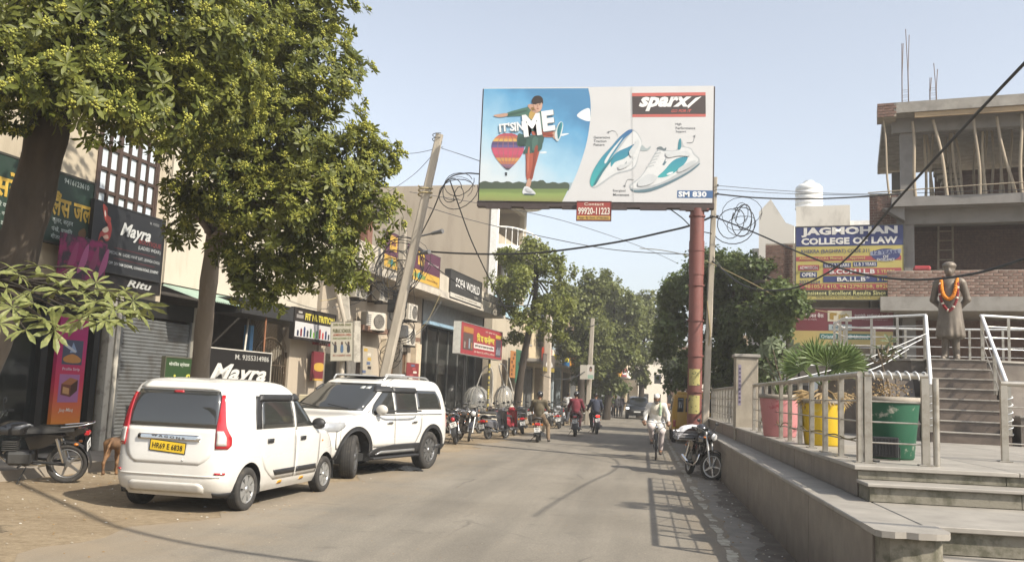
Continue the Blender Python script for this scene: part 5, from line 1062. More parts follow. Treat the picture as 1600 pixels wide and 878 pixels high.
def wheel(par, x, y, r, wd, sg, spokes, rm, steer=0, rim_r=.66, name='wheel'):
    t = bpy.data.objects.new(name, None); C.objects.link(t); t.parent = par; t.location = (x, y, r); t.rotation_euler = (0, 0, steer); t.empty_display_size = .1
    h = wd/2; rr = r*rim_r
    MB().lathe([(rr, -h*.8), (rr*1.06, -h), (r*.93, -h), (r*.985, -h*.8), (r, -h*.4), (r, h*.4), (r*.985, h*.8), (r*.93, h), (rr*1.06, h), (rr, h*.8)], 40, ax='y', close=True).obj('tyre', tyre_m, t)
    gr_ = MB()
    for q in (-.5, -.17, .17, .5): gr_.lathe([(r*1.002, h*q-.006), (r*1.002, h*q+.006)], 40, ax='y')
    gr_.obj('tread_groove', under, t)
    o = sg; MB().lathe([(rr, h*.85*o), (rr*.97, h*.95*o), (rr*.93, h*.6*o), (rr*.9, -h*.2*o)], 36, ax='y').obj('rim', rm, t)
    MB().lathe([(rr*.9, -h*.15*o), (.0, -h*.15*o)], 24, ax='y').obj('brake_disc', under, t)
    for k in range(spokes):
        a = 2*PI*k/spokes; ca, sa = math.cos(a), math.sin(a); mb = MB(); n_ = len(mb.V)
        w0, w1 = rr*.13, rr*(.26 if spokes < 9 else .17)
        mb.prism([(rr*.12, -w0), (rr*.93, -w1), (rr*.93, w1), (rr*.12, w0)], h*.5*o, h*.82*o, 'y')
        mb.xf(Matrix.Rotation(-a, 4, 'Y')); mb.obj('spoke', rm, t)
    MB().lathe([(rr*.24, h*.55*o), (rr*.22, h*.9*o), (0, h*.92*o)], 18, ax='y').obj('hub_cap', rm, t); return t
def arch_trim(par, ax, az, r0, r1, fn, m, a0=-8, a1=188, name='arch_trim', off=.012):
    mb = MB(); n = 28
    def P(u, v):
        a = R(a0+(a1-a0)*u); rr = r0+(r1-r0)*v; x, z = ax+rr*math.cos(a), max(.2, az+rr*math.sin(a)); p = fn(x, z); p = p+Vector((0, math.copysign(off if 0 < v < 1 else -.02, p.y), 0)); return p
    mb.grid(lambda u, v: P(u, v), n, 4); return mb.obj(name, m, par)
def well(par, x, z, r, y0, y1):
    """inner wheel arch, open below"""
    mb = MB(); mb.grid(lambda u, v: (x+r*math.cos(R(-14+208*u)), y0+(y1-y0)*v, z+r*math.sin(R(-14+208*u))), 28, 1)
    mb.grid(lambda u, v: (x+r*v*math.cos(R(-14+208*u)), y0, z+r*v*math.sin(R(-14+208*u))), 28, 1); mb.obj('wheel_well', under, par, fix=False)
def seat(par, x, y, m): 
    MB().bev(x-.25, x+.25, y-.23, y+.23, .45, .62, .04).obj('seat', m, par); MB().bev(x-.36, x-.22, y-.22, y+.22, .6, 1.15, .05).bev(x-.36, x-.27, y-.11, y+.11, 1.17, 1.34, .03).obj('seat_back', m, par)

# ---------------------------------------------------------------- white hatchback seen from behind
hb = thing('hatchback', 'white tall hatchback taxi with yellow number plate parked at the kerb', 'car', (-5.72, 12.42, 0), R(90-3.5))
H = Body([(.2, 1.66, -1.72, .735), (.3, 1.77, -1.80, .785), (.42, 1.82, -1.835, .805), (.6, 1.82, -1.83, .812), (.8, 1.74, -1.81, .812), (.92, 1.58, -1.795, .808), (1.0, 1.1, -1.785, .80), (1.2, .80, -1.755, .775), (1.4, .52, -1.70, .735), (1.54, .30, -1.63, .69), (1.61, .12, -1.545, .64), (1.65, -.14, -1.40, .55), (1.672, -.5, -1.1, .36)], 6, 13, 6)
R_W = (-1.2, 1.235); RA = .345
H.shell([(x, .27, RA) for x in R_W]).obj('body', white_p, hb)
MB().box(-1.6, 1.6, -.7, .7, .19, .3).obj('underbody', under, hb)
MB().bev(-1.45, .9, -.62, .62, .3, .5, .02).obj('floor', cabin, hb)
for x in (.15, -.75):
    for y in (-.36, .36): seat(hb, x, y, cabin)
for x in R_W:
    for sg in (-1, 1):
        wheel(hb, x, sg*.715, .275, .165, sg, 7, alloy)
        well(hb, x, .27, RA+.002, sg*.56, sg*.79)
re, co = H.end(-1), {sg: H.corner(-1, sg) for sg in (-1, 1)}
# tailgate with glass, garnish and plate
tg = patch(re, [(.60, -.44, .44), (.68, -.56, .56), (.82, -.62, .62), (1.03, -.655, .655)], 16, 10, .006).obj('tailgate', white_p, hb)
patch(re, [(1.05, -.655, .655), (1.2, -.645, .645), (1.42, -.6, .6), (1.505, -.56, .56)], 16, 8, .005).obj('rear_window', cglass, hb)
patch(re, [(1.515, -.55, .55), (1.6, -.5, .5)], 12, 4, .03, .03).obj('roof_spoiler', white_p, hb)
patch(re, [(1.475, -.07, .07), (1.5, -.065, .065)], 4, 2, .012).obj('brake_lamp', redlens, hb)
gnb = patch(re, [(.885, -.42, .42), (.93, -.43, .43), (.955, -.41, .41)], 14, 4, .035, .035).obj('chrome_garnish', chrome, hb)
def onrear(par, s_, y, z, h, w_, m, name='lettering', dx=.045, body=re):
    o = text(par, s_, 0, 0, h, m, w=w_, y=0, bold=.03, name=name); p = body(y, z); o.location = (p.x-dx, y, z); o.rotation_euler = (0, R(4), -PI/2); return o
onrear(hb, 'W A G O N R', 0, .925, .03, .48, '#5a5a5a', dx=.04)
pl_ = MB().bev(-.24, .24, -.006, .006, -.062, .062, .004).obj('number_plate', mat('yellow_plate', (.62, .42, .02), .5), hb); p = re(0, .805); pl_.location = (p.x-.018, 0, .805); pl_.rotation_euler = (0, R(4), -PI/2)
MB().box(-.25, .25, -.004, .004, -.072, -.063).box(-.25, .25, -.004, .004, .063, .072).box(-.25, -.241, -.004, .004, -.063, .063).box(.241, .25, -.004, .004, -.063, .063).obj('plate_frame', plastic, pl_)
text(pl_, 'HR69 E 6838', 0, 0, .07, '#15120c', w=.42, y=-.008, bold=.02)
MB().ball((0, 0, 0), (.014, .01, .014), 8, 6).obj('emblem', chrome, hb).location = re(-.23, .655)+Vector((-.01, 0, 0))
# tall wrap-round rear lamps: red above, clear below
for sg in (-1, 1):
    lampb = patch(co[sg], [(.80, 40, 63), (.84, 33, 64), (.93, 33, 64), (1.0, 38, 64), (1.08, 44, 63), (1.22, 46, 60), (1.46, 48, 56)], 8, 14, .014, .03).obj('rear_lamp', redlens, hb)
    patch(co[sg], [(.84, 44, 62), (.93, 44, 62), (1.02, 50, 62)], 5, 5, .02, .02).obj('clear_lens', clrlens, lampb)
    patch(co[sg], [(.49, 40, 60), (.515, 40, 60)], 5, 1, .012).obj('reflector', redlens, hb)
# bumper mouldings
patch(re, [(.26, -.5, .5), (.33, -.52, .52), (.38, -.46, .46)], 14, 4, .018, .03).obj('bumper_recess', white_p, hb)
patch(re, [(.455, -.7, .7), (.475, -.7, .7)], 18, 2, .012, .02).obj('bumper_ledge', white_p, hb)
for sg in (-1, 1): patch(co[sg], [(.205, 8, 60), (.265, 20, 62)], 10, 2, .012, .012).obj('splash_edge', plastic, hb)
for sg in (-1, 1):
    sf = H.side(sg)
    d1 = patch(sf, [(.34, -.52, .12), (.5, -.80, .12), (.7, -.92, .12), (.98, -.93, .10)], 12, 8, .005).obj('door', white_p, hb); d1['label'] = 'rear passenger door'
    d2 = patch(sf, [(.34, .135, .86), (.5, .135, .93), (.7, .135, .95), (.98, .115, .98)], 12, 8, .005).obj('door', white_p, hb); d2['label'] = 'front door'
    patch(sf, [(1.03, -.90, .07), (1.2, -.90, .05), (1.40, -.86, .02), (1.44, -.8, .02)], 12, 6, .004).obj('side_window', cglass, d1)
    patch(sf, [(1.03, .13, .84), (1.2, .12, .66), (1.36, .10, .45), (1.44, .09, .26)], 12, 6, .004).obj('side_window', cglass, d2)
    patch(sf, [(.99, .07, .13), (1.46, .02, .09)], 3, 6, .0045).obj('pillar', white_p, hb)
    patch(sf, [(1.03, -1.08, -.92), (1.2, -1.08, -.92), (1.46, -1.02, -.84)], 3, 6, .006).obj('dark_pillar', plastic, hb)
    v_ = MB(); 
    for xs_ in ((-.95, .0), (.02, .52)): 
        q = patch(sf, [(1.40, xs_[0], xs_[1]+(.08 if xs_[0] > 0 else 0)), (1.475, xs_[0]+.04, xs_[1]-(.06 if xs_[0] > 0 else 0))], 8, 3, .03, .03); q.obj('rain_visor', plastic, hb)
    for x, par in ((-.78, d1), (.02, d2)):
        if par is d2: x = .24
        q = patch(sf, [(.84, x, x+.16), (.895, x, x+.17)], 4, 2, .022, .02).obj('handle', plastic, par)
    patch(sf, [(.40, -.5, .10), (.47, -.56, .10)], 8, 2, .016, .016).obj('side_moulding', plastic, d1); patch(sf, [(.40, .15, .84), (.47, .15, .82)], 8, 2, .016, .016).obj('side_moulding', plastic, d2)
    for x in (-.36, .34): patch(sf, [(.275, x, x+.13), (.315, x+.015, x+.12)], 4, 2, .008, .008).obj('orange_reflector', mat('orange_tape', (.5, .24, .02), .4), hb)
    p = sf(.84, 1.06); mi_ = MB().ball((0, 0, 0), (.06, .11, .085), 14, 10).obj('mirror', plastic, hb); mi_.location = (p.x, p.y+sg*.12, p.z); MB().cyl((0, -sg*.14, -.05), (0, -sg*.02, -.02), .02).obj('mirror_arm', plastic, mi_)
    p = sf(1.05, .8); MB().ball((p.x, p.y, p.z), (.03, .012, .015), 8, 6).obj('side_repeater', mat('amber', (.5, .2, .02), .2), hb)
fe = H.end(1); patch(fe, [(1.04, -.66, .66), (1.2, -.64, .64), (1.42, -.6, .6), (1.5, -.56, .56)], 14, 6, .004).obj('windscreen', cglass, hb)

# ---------------------------------------------------------------- white sport utility vehicle facing the camera
fr_, rr_ = Vector((-5.2, 15.75, 0)), Vector((-4.47, 18.45, 0)); dv = (fr_-rr_).normalized(); hd = math.atan2(dv.y, dv.x); lft = Vector((-dv.y, dv.x, 0))
ctr = (fr_+rr_)/2-lft*.82-dv*.05
su = thing('suv', 'large white sport utility vehicle with black cladding facing the hatchback', 'car', ctr, hd)
S = Body([(.3, 2.12, -2.18, .84), (.45, 2.26, -2.30, .93), (.65, 2.32, -2.34, .955), (.9, 2.30, -2.335, .957), (1.02, 2.2, -2.325, .95), (1.10, 1.9, -2.315, .94), (1.16, 1.22, -2.305, .93), (1.3, .98, -2.28, .895), (1.5, .62, -2.23, .84), (1.68, .28, -2.14, .775), (1.77, .05, -2.04, .72), (1.815, -.25, -1.85, .62), (1.84, -.7, -1.4, .4)], 5, 13, 6)
SW = (-1.42, 1.38); SR = .46
S.shell([(x, .39, SR) for x in SW]).obj('body', white_p, su)
MB().box(-2.0, 2.0, -.8, .8, .28, .42).obj('underbody', under, su)
MB().bev(-1.9, 1.0, -.75, .75, .42, .7, .03).obj('floor', cabin, su); MB().bev(.72, 1.1, -.72, .72, .7, 1.1, .08).obj('dashboard', plastic, su); MB().lathe([(.17, -.015), (.185, 0), (.17, .015)], 20, (.62, -.38, 1.08), 'x', close=True).obj('steering_wheel', plastic, su)
for x in (.1, -.85):
    for y in (-.42, .42): o = [seat(su, x, y, cabin)]
for x in SW:
    for sg in (-1, 1):
        wheel(su, x, sg*.80, .385, .25, sg, 10, dalloy, R(26) if x > 0 else 0, .62)
        well(su, x, .39, SR+.002, sg*.55, sg*.93)
        arch_trim(su, x, .39, SR-.005, SR+.075, S.side(sg), plastic)
fe, re = S.end(1), S.end(-1)
patch(fe, [(1.19, -.78, .78), (1.35, -.76, .76), (1.55, -.71, .71), (1.70, -.64, .64)], 16, 10, .005).obj('windscreen', cglass, su)
patch(fe, [(1.185, -.7, .7), (1.2, -.7, .7)], 12, 1, .02, .02).obj('wiper_cowl', plastic, su)
for y0 in (-.1, .55): p0, p1 = fe(y0, 1.21), fe(y0-.5, 1.27); MB().tube([p0+Vector((.03, 0, .02)), p1+Vector((.03, 0, .02))], .009, 5).obj('wiper', plastic, su)
for k, yy in enumerate((.33, .45)): patch(fe, [(1.60, yy, yy+.09), (1.64, yy, yy+.09)], 2, 2, .008, .004).obj('windscreen_sticker', mat('pale_sticker', (.5, .52, .5), .5), su)
patch(fe, [(.55, -.55, .55), (.8, -.6, .6), (.95, -.58, .58)], 14, 6, .012, .02).obj('grille', plastic, su)
for k in range(6): y = -.42+k*.168; patch(fe, [(.6, y-.03, y+.03), (.92, y-.03, y+.03)], 2, 4, .028, .02).obj('grille_bar', chrome, su)
for sg in (-1, 1):
    cf = S.corner(1, sg); hl = patch(cf, [(.84, 38, 66), (.93, 30, 68), (1.0, 34, 66)], 10, 5, .015, .03).obj('headlamp', glassmat('lamp_glass', (.35, .36, .37), .6, .05), su)
    patch(cf, [(.87, 42, 62), (.97, 42, 62)], 6, 3, .004, .02).obj('reflector_bowl', chrome, hl)
    sf = S.side(sg)
    d1 = patch(sf, [(.52, -.72, .02), (.62, -.80, .03), (.8, -.95, .05), (1.1, -1.0, .05)], 12, 8, .005).obj('door', white_p, su); d1['label'] = 'rear passenger door'
    d2 = patch(sf, [(.52, .04, .82), (.62, .05, .85), (.8, .065, .88), (1.1, .065, .92)], 12, 8, .005).obj('door', white_p, su); d2['label'] = 'front door'
    patch(sf, [(1.16, -.80, .02), (1.35, -.82, .01), (1.56, -.84, -.02), (1.6, -.82, -.02)], 12, 6, .005).obj('side_window', cglass, d1)
    patch(sf, [(1.14, .08, .86), (1.3, .07, .70), (1.48, .05, .42), (1.6, .04, .2)], 12, 6, .005).obj('side_window', cglass, d2)
    patch(sf, [(1.22, -1.86, -.85), (1.4, -1.86, -.87), (1.6, -1.74, -.88)], 10, 6, .006).obj('quarter_window', cglass, su)
    for xs_ in ((-.9, .0), (.02, .40)): patch(sf, [(1.545, xs_[0], xs_[1]+(.06 if xs_[0] > 0 else 0)), (1.64, xs_[0]+.03, xs_[1]-(.08 if xs_[0] > 0 else 0))], 8, 3, .03, .03).obj('rain_visor', plastic, su)
    patch(sf, [(1.115, -1.84, .92), (1.13, -1.84, .9)], 24, 1, .012, .012).obj('chrome_strip', chrome, su)
    for x, par in ((-.74, d1), (.2, d2)): patch(sf, [(.95, x, x+.19), (.99, x, x+.19)], 4, 2, .028, .025).obj('handle', chrome, par)
    patch(sf, [(.34, -.94, .92), (.42, -.96, .93), (.5, -.93, .78), (.56, -.9, .1)], 16, 5, .016, .02).obj('cladding', plastic, su)
    patch(sf, [(.40, -.75, .70), (.455, -.72, .55)], 14, 2, .03, .02).obj('silver_moulding', alloy, su)
    MB().bev(-.85, .85, sg*.86 if sg > 0 else -1.0, sg*1.0 if sg > 0 else -.86, .30, .345, .015).obj('side_step', plastic, su)
    p = sf(.72, 1.17); mi_ = MB().ball((0, 0, 0), (.075, .12, .095), 16, 12).obj('mirror', white_p, su); mi_.location = (p.x+.02, p.y+sg*.15, p.z+.05); MB().cyl((0, -sg*.18, -.07), (0, -sg*.03, -.04), .028).obj('mirror_arm', plastic, mi_)
    yr = .60; pts = [(.0, sg*(yr-.02), 1.775), (-.08, sg*yr, 1.835), (-.25, sg*yr, 1.868), (-1.5, sg*yr, 1.868), (-1.72, sg*yr, 1.845), (-1.85, sg*(yr-.02), 1.79)]
    MB().tube(sm2(pts, 4, False), .018, 8).obj('roof_rail', alloy, su)
    patch(S.corner(-1, sg), [(.34, 6, 60), (.5, 6, 62)], 8, 3, .012, .02).obj('rear_corner_cladding', plastic, su)
    patch(S.corner(-1, sg), [(.85, 44, 62), (1.15, 44, 60)], 6, 6, .012, .02).obj('rear_lamp', redlens, su)
MB().bev(-1.2, .0, -.45, .45, 1.835, 1.848, .005).obj('sunroof', plastic, su)
MB().box(-.26, .26, -.01, .01, -.06, .06).obj('number_plate', mat('white_plate', (.6, .6, .58), .5), su).location = (2.36, 0, .5); su.children[-1].rotation_euler = (0, 0, PI/2)
# crumpled dark plastic sheet on the ground beneath
pb = MB(); pb.grid(lambda u, v: (u*1.3, v*.7, .02+.10*abs(math.sin(u*9+v*5))*math.sin(PI*u)*math.sin(PI*v)+.03*math.sin(u*23+v*31)*math.sin(PI*u)), 24, 14)
o = pb.obj('plastic_sheet', mat('dark_polythene', (.035, .037, .04), .3, var=.3), None); o.location = G(560, 735); o.rotation_euler = (0, 0, .4); tag(o, 'crumpled dark plastic sheet lying under the white sport utility vehicle', 'plastic sheet')
# ---------------------------------------------------------------- two-wheelers
grey_pl = mat('grey_plastic', (.12, .12, .12), .5); engine_m = mat('engine_alloy', (.09, .09, .088), .5, .6, var=.2)
seat_m = mat('black_seat', (.016, .015, .014), .65, var=.3); amber_m = mat('amber_lens', (.55, .16, .02), .2, coat=.5)
plate_w = mat('white_plate', (.6, .6, .58), .5); lampg = mat('lamp_lens', (.6, .6, .58), .08, .1, coat=1)
def emp(par, name, loc, rot=(0, 0, 0)):
    t = bpy.data.objects.new(name, None); C.objects.link(t); t.parent = par; t.location = loc; t.rotation_euler = rot; t.empty_display_size = .1; return t
def bwheel(par, x, r, wd, sp, rm, steer=0, name='wheel', n=28):
    t = emp(par, name, (x, 0, r), (0, 0, steer)); h = wd/2; rr = r-.075 if r > .25 else r-.06
    MB().lathe([(rr, -h*.6), (r*.93, -h), (r*.985, -h*.6), (r, 0), (r*.985, h*.6), (r*.93, h), (rr, h*.6)], n, ax='y', close=True).obj('tyre', tyre_m, t)
    MB().lathe([(rr+.004, -h*.62), (rr-.022, -h*.5), (rr-.022, h*.5), (rr+.004, h*.62)], n, ax='y', close=True).obj('rim', rm, t)
    MB().cyl((0, -.05, 0), (0, .05, 0), .05, n=14).obj('hub', rm, t)
    if sp <= 6:
        for k in range(sp): MB().prism([(.03, -.02), (rr-.01, -.012), (rr-.01, .012), (.03, .02)], -.02, .02, 'y').xf(Matrix.Rotation(2*PI*k/sp, 4, 'Y')).obj('spoke', rm, t)
    else:
        mb = MB()
        for k in range(sp): a = 2*PI*k/sp; mb.tube([(.04*math.cos(a+.5), .03*(-1)**k, .04*math.sin(a+.5)), (rr*math.cos(a), 0, rr*math.sin(a))], .0022, 4)
        tag(mb.obj('wire_spokes', rm, t), kind='stuff')
    return t
def motorcycle(label, loc, heading, lean=0, paint=(.02, .02, .022), steer=0, spokes=5, rm=None, grp=None, tail='square', plate='HR10', carrier=True, tiny=False, faceplate=True):
    t = thing('motorcycle', label, 'motorcycle', loc, heading, grp); t.rotation_euler = (-lean, 0, heading)
    pm_ = mat('bike_paint_%d_%d_%d' % tuple(int(c*255) for c in paint), paint, .25, coat=.8, var=.08); rm = rm or dalloy
    xr, xf = -.64, .64
    bwheel(t, xr, .30, .10, spokes, rm); fw = emp(t, 'front_assembly', (.40, 0, .86), (0, 0, steer))
    w2 = bwheel(fw, .30, .30, .085, spokes, rm, name='front_wheel'); w2.location = (.27, 0, -.56)
    for sg in (-1, 1): MB().cyl((.27, sg*.075, -.56), (.02, sg*.075, .12), .022, .026, n=8).obj('fork_leg', alloy, fw)
    MB().grid(lambda u, v: (.27+.335*math.cos(R(20+130*u)), (v-.5)*.12, -.56+.335*math.sin(R(20+130*u))+.012*math.sin(PI*v)), 14, 4).obj('front_mudguard', pm_, fw)
    MB().bev(.06, .2, -.1, .1, -.06, .14, .04).obj('headlamp_cowl', pm_, fw); MB().ball((.19, 0, .04), (.05, .085, .085), 14, 10).obj('headlamp', lampg, fw)
    MB().tube([(-.12, -.36, .16), (-.06, -.28, .17), (.0, -.1, .12), (.0, .1, .12), (-.06, .28, .17), (-.12, .36, .16)], .012, 8).obj('handlebar', plastic, fw)
    for sg in (-1, 1):
        MB().cyl((-.08, sg*.27, .168), (-.13, sg*.38, .16), .019, n=8).obj('grip', seat_m, fw)
        m_ = MB().tube([(-.04, sg*.24, .17), (-.02, sg*.28, .3)], .007, 5).obj('mirror', plastic, fw); MB().ball((-.03, sg*.31, .33), (.02, .06, .04), 10, 8).obj('mirror_head', plastic, m_)
        MB().ball((.08, sg*.17, .0), (.035, .025, .02), 8, 6).obj('indicator', amber_m, fw); MB().ball((-.78, sg*.13, .62), (.035, .025, .022), 8, 6).obj('indicator', amber_m, t)
    tank = [(.42, .05, .80), (.36, .13, .88), (.2, .155, .93), (.02, .13, .9), (-.1, .09, .84)]
    MB().grid(lambda u, v: (lambda i: (.44-.58*u, (.155*math.sin(PI*min(1, .12+u*.95))**.6)*math.cos(PI*(1-v)), .74+.20*math.sin(PI*v)**.7*(math.sin(PI*(.15+.7*(1-u)))**.6)))(0), 12, 12).obj('tank', pm_, t)
    MB().grid(lambda u, v: (-.08-.66*u, (.125-.02*math.sin(PI*u))*math.cos(PI*(1-v)), .76+.055*u*u+(.075+.015*math.sin(PI*u*2))*math.sin(PI*v)**.5), 12, 8).obj('seat', seat_m, t)
    MB().tube([(.42, 0, .82), (.1, 0, .72), (-.5, 0, .70), (-.75, 0, .74)], .028, 8).tube([(.4, 0, .74), (.28, 0, .4), (-.05, 0, .26), (-.2, 0, .32), (-.2, 0, .7)], .024, 8).tube([(-.18, .1, .34), (xr, .1, .3)], .022, 6).tube([(-.18, -.1, .34), (xr, -.1, .3)], .022, 6).obj('frame', blackm, t)
    MB().bev(-.16, .2, -.11, .11, .27, .48, .04).obj('engine', engine_m, t)
    eg = MB()
    for k in range(5): eg.box(.06, .26, -.09, .09, .49+k*.032, .507+k*.032)
    eg.obj('cylinder_fins', engine_m, t)
    MB().tube([(.24, -.05, .5), (.33, -.09, .36), (.2, -.13, .24), (-.2, -.14, .24)], .02, 8).cyl((-.2, -.14, .24), (-.8, -.16, .36), .045, .05, n=10).obj('exhaust', chrome if not tiny else grey_pl, t)
    for sg in (-1, 1):
        MB().prism([(-.34, .56), (-.14, .52), (-.06, .70), (-.3, .76), (-.62, .75), (-.5, .66)], sg*.1, sg*.14, 'y').obj('side_panel', pm_, t)
        MB().cyl((xr+.02, sg*.13, .34), (-.5, sg*.12, .7), .028, n=8).obj('shock_absorber', chrome, t); MB().cyl((-.02, sg*.1, .28), (-.02, sg*.26, .28), .016, n=6).obj('foot_peg', seat_m, t)
    MB().prism([(-.6, .74), (-.72, .72), (-.9, .8), (-.86, .86), (-.62, .84)], -.085, .085, 'y').obj('tail_cowl', pm_, t)
    MB().grid(lambda u, v: (xr+.335*math.cos(R(75+120*u)), (v-.5)*.14, .3+.335*math.sin(R(75+120*u))+.02*math.sin(PI*v)), 12, 4).obj('rear_mudguard', plastic, t)
    if tail == 'round': MB().ball((-.93, 0, .76), (.035, .065, .065), 14, 10).obj('tail_lamp', redlens, t)
    else: MB().bev(-.94, -.86, -.075, .075, .74, .815, .02).obj('tail_lamp', redlens, t)
    pl = MB().bev(-.1, .1, -.004, .004, -.075, .075, .003).obj('number_plate', plate_w, t); pl.location = (-.93, 0, .60); pl.rotation_euler = (0, R(-14), -PI/2)
    for k, s_ in enumerate((plate, '4K')): text(pl, s_, 0, .033-.062*k, .04, '#1c1c1c', y=-.006, bold=.03)
    if carrier: MB().tube([(-.55, .13, .87), (-.8, .12, .9), (-.98, .08, .94), (-1.0, 0, .945), (-.98, -.08, .94), (-.8, -.12, .9), (-.55, -.13, .87)], .012, 6).obj('grab_rail', chrome, t)
    MB().tube([(-.1, .12, .26), (-.02, .3, .01)], .01, 6).obj('side_stand', blackm, t)
    return t
def scooter(label, loc, heading, lean=0, paint=(.5, .48, .44), grp=None, plate='HR10', seatc=seat_m, steer=0):
    t = thing('scooter', label, 'scooter', loc, heading, grp); t.rotation_euler = (-lean, 0, heading)
    pm_ = mat('scoot_paint_%d_%d_%d' % tuple(int(c*255) for c in paint), paint, .28, coat=.7, var=.06)
    bwheel(t, -.58, .23, .1, 5, dalloy); fw = emp(t, 'front_assembly', (.5, 0, .8), (0, 0, steer)); w2 = bwheel(fw, .16, .23, .09, 5, dalloy, name='front_wheel'); w2.location = (.16, 0, -.57)
    MB().cyl((.13, -.07, -.55), (0, -.05, -.1), .02, n=8).cyl((.13, .07, -.55), (0, .05, -.1), .02, n=8).obj('fork', blackm, fw)
    MB().grid(lambda u, v: (.16+.27*math.cos(R(15+140*u)), (v-.5)*.14, -.57+.27*math.sin(R(15+140*u))+.03*math.sin(PI*v)), 12, 4).obj('front_mudguard', pm_, fw)
    MB().bev(-.1, .12, -.13, .13, .12, .28, .05).obj('handle_cowl', pm_, fw); MB().ball((.1, 0, .2), (.05, .09, .055), 14, 10).obj('headlamp', lampg, fw)
    MB().tube([(-.14, -.36, .24), (-.05, -.14, .24), (-.05, .14, .24), (-.14, .36, .24)], .014, 8).obj('handlebar', plastic, fw)
    for sg in (-1, 1):
        MB().cyl((-.1, sg*.26, .24), (-.15, sg*.38, .24), .019, n=8).obj('grip', seat_m, fw); m_ = MB().tube([(-.06, sg*.2, .26), (-.02, sg*.27, .42)], .007, 5).obj('mirror', plastic, fw); MB().ball((-.03, sg*.29, .46), (.02, .065, .045), 10, 8).obj('mirror_head', plastic, m_)
    MB().grid(lambda u, v: (.62-.07*v-.1*abs(2*u-1)**2+.04*v*v, (u-.5)*(.42-.08*(1-v)), .32+.62*v), 10, 10).grid(lambda u, v: (.58-.09*v-.1*abs(2*u-1)**2, (u-.5)*(.40-.08*(1-v)), .32+.60*v), 10, 10).obj('front_apron', pm_, t)
    MB().bev(-.12, .55, -.17, .17, .24, .31, .03).obj('footboard', plastic, t)
    MB().grid(lambda u, v: (-.08-.85*u, (.19-.07*u*u-.05*(1-u)**4)*math.cos(PI*(1-v))*(.75+.25*math.sin(PI*v)), .33+.13*u+(.34-.10*u)*math.sin(PI*v)**.45), 16, 14).obj('body_shell', pm_, t)
    MB().grid(lambda u, v: (-.02-.78*u, (.155-.02*math.sin(PI*u))*math.cos(PI*(1-v)), .69+.03*u+(.10+.02*math.sin(2*PI*u))*math.sin(PI*v)**.5), 14, 8).obj('seat', seatc, t)
    MB().bev(-.97, -.88, -.1, .1, .56, .66, .03).obj('tail_lamp', redlens, t)
    for sg in (-1, 1): MB().bev(-.95, -.86, sg*.15-.035, sg*.15+.035, .57, .64, .02).obj('indicator', amber_m, t)
    MB().tube([(-.7, .14, .78), (-.92, .12, .82), (-.97, 0, .83), (-.92, -.12, .82), (-.7, -.14, .78)], .016, 6).obj('grab_rail', grey_pl, t)
    MB().prism([(-.78, .52), (-.98, .48), (-1.0, .28), (-.95, .28), (-.9, .44)], -.08, .08, 'y').obj('rear_mudguard', plastic, t)
    pl = MB().bev(-.1, .1, -.004, .004, -.075, .075, .003).obj('number_plate', plate_w, t); pl.location = (-1.01, 0, .43); pl.rotation_euler = (0, R(-6), -PI/2)
    for k, s_ in enumerate((plate, '21')): text(pl, s_, 0, .033-.062*k, .04, '#1c1c1c', y=-.006, bold=.03)
    MB().cyl((-.15, -.14, .24), (-.75, -.17, .3), .045, .055, n=10).obj('exhaust', grey_pl, t); MB().bev(-.62, -.2, .06, .14, .16, .34, .04).obj('engine', engine_m, t)
    MB().tube([(-.2, .1, .22), (-.24, .28, .01)], .012, 6).obj('side_stand', blackm, t)
    return t
gP = 'two-wheelers parked along the left kerb'
# near-left black motorcycle, tail towards the camera right
p = G(103, 754); hd_ = R(201)
dv = Vector((math.cos(hd_), math.sin(hd_), 0)); motorcycle('black motorcycle at the left edge with red tail light and chrome carrier', p+dv*.64, hd_, R(8), (.010, .009, .009), spokes=5, plate='HR10')
# black motorcycle on the right by the wall, front towards the camera
p = G(1098, 749); hd_ = R(-80); dv = Vector((math.cos(hd_), math.sin(hd_), 0))
mr = motorcycle('black motorcycle with silver alloy wheels leaning by the low granite wall', p-dv*.66, hd_, R(9), (.02, .02, .022), R(38), 5, mat('pale_alloy', (.46, .46, .45), .4, .5))
bd = thing('white_bundle', 'folded white cloth bundle on the seat of the right motorcycle', 'bundle', mr.location+Vector((0, 0, .84))-dv*.36, hd_)
MB().grid(lambda u, v: ((u-.5)*(.62-.1*v), (v-.5)*.75, .16+.08*math.sin(u*3)-.22*abs(2*v-1)**3+.02*math.sin(u*17+v*9)), 14, 14).grid(lambda u, v: ((u-.5)*.60, (v-.5)*.73, -.06+.02*math.sin(u*13)), 8, 8).obj('cloth', mat('white_cloth', (.6, .59, .6), .9, var=.1, scale=6), bd)
for k in range(4): MB().grid(lambda u, v: ((u-.5)*.6+.01*math.sin(k*3+v*4), (v-.5)*.74, -.02+.045*k+.02*math.sin(u*9+k)), 8, 8).obj('fold', mat('white_cloth', (.6, .59, .6), .9), bd)
hm_ = thing('helmet', 'black helmet hanging on the mirror of the right motorcycle', 'helmet', mr.location+Vector((.12, -.1, 1.0)), 0)
MB().ball((0, 0, 0), (.135, .15, .135), 18, 12).obj('shell', mat('helmet_black', (.02, .02, .025), .2, coat=.8), hm_); MB().grid(lambda u, v: (.14*math.cos(R(-150+120*u)), .155*math.sin(R(-150+120*u)), -.05+.09*v), 10, 2).obj('visor', cglass, hm_)
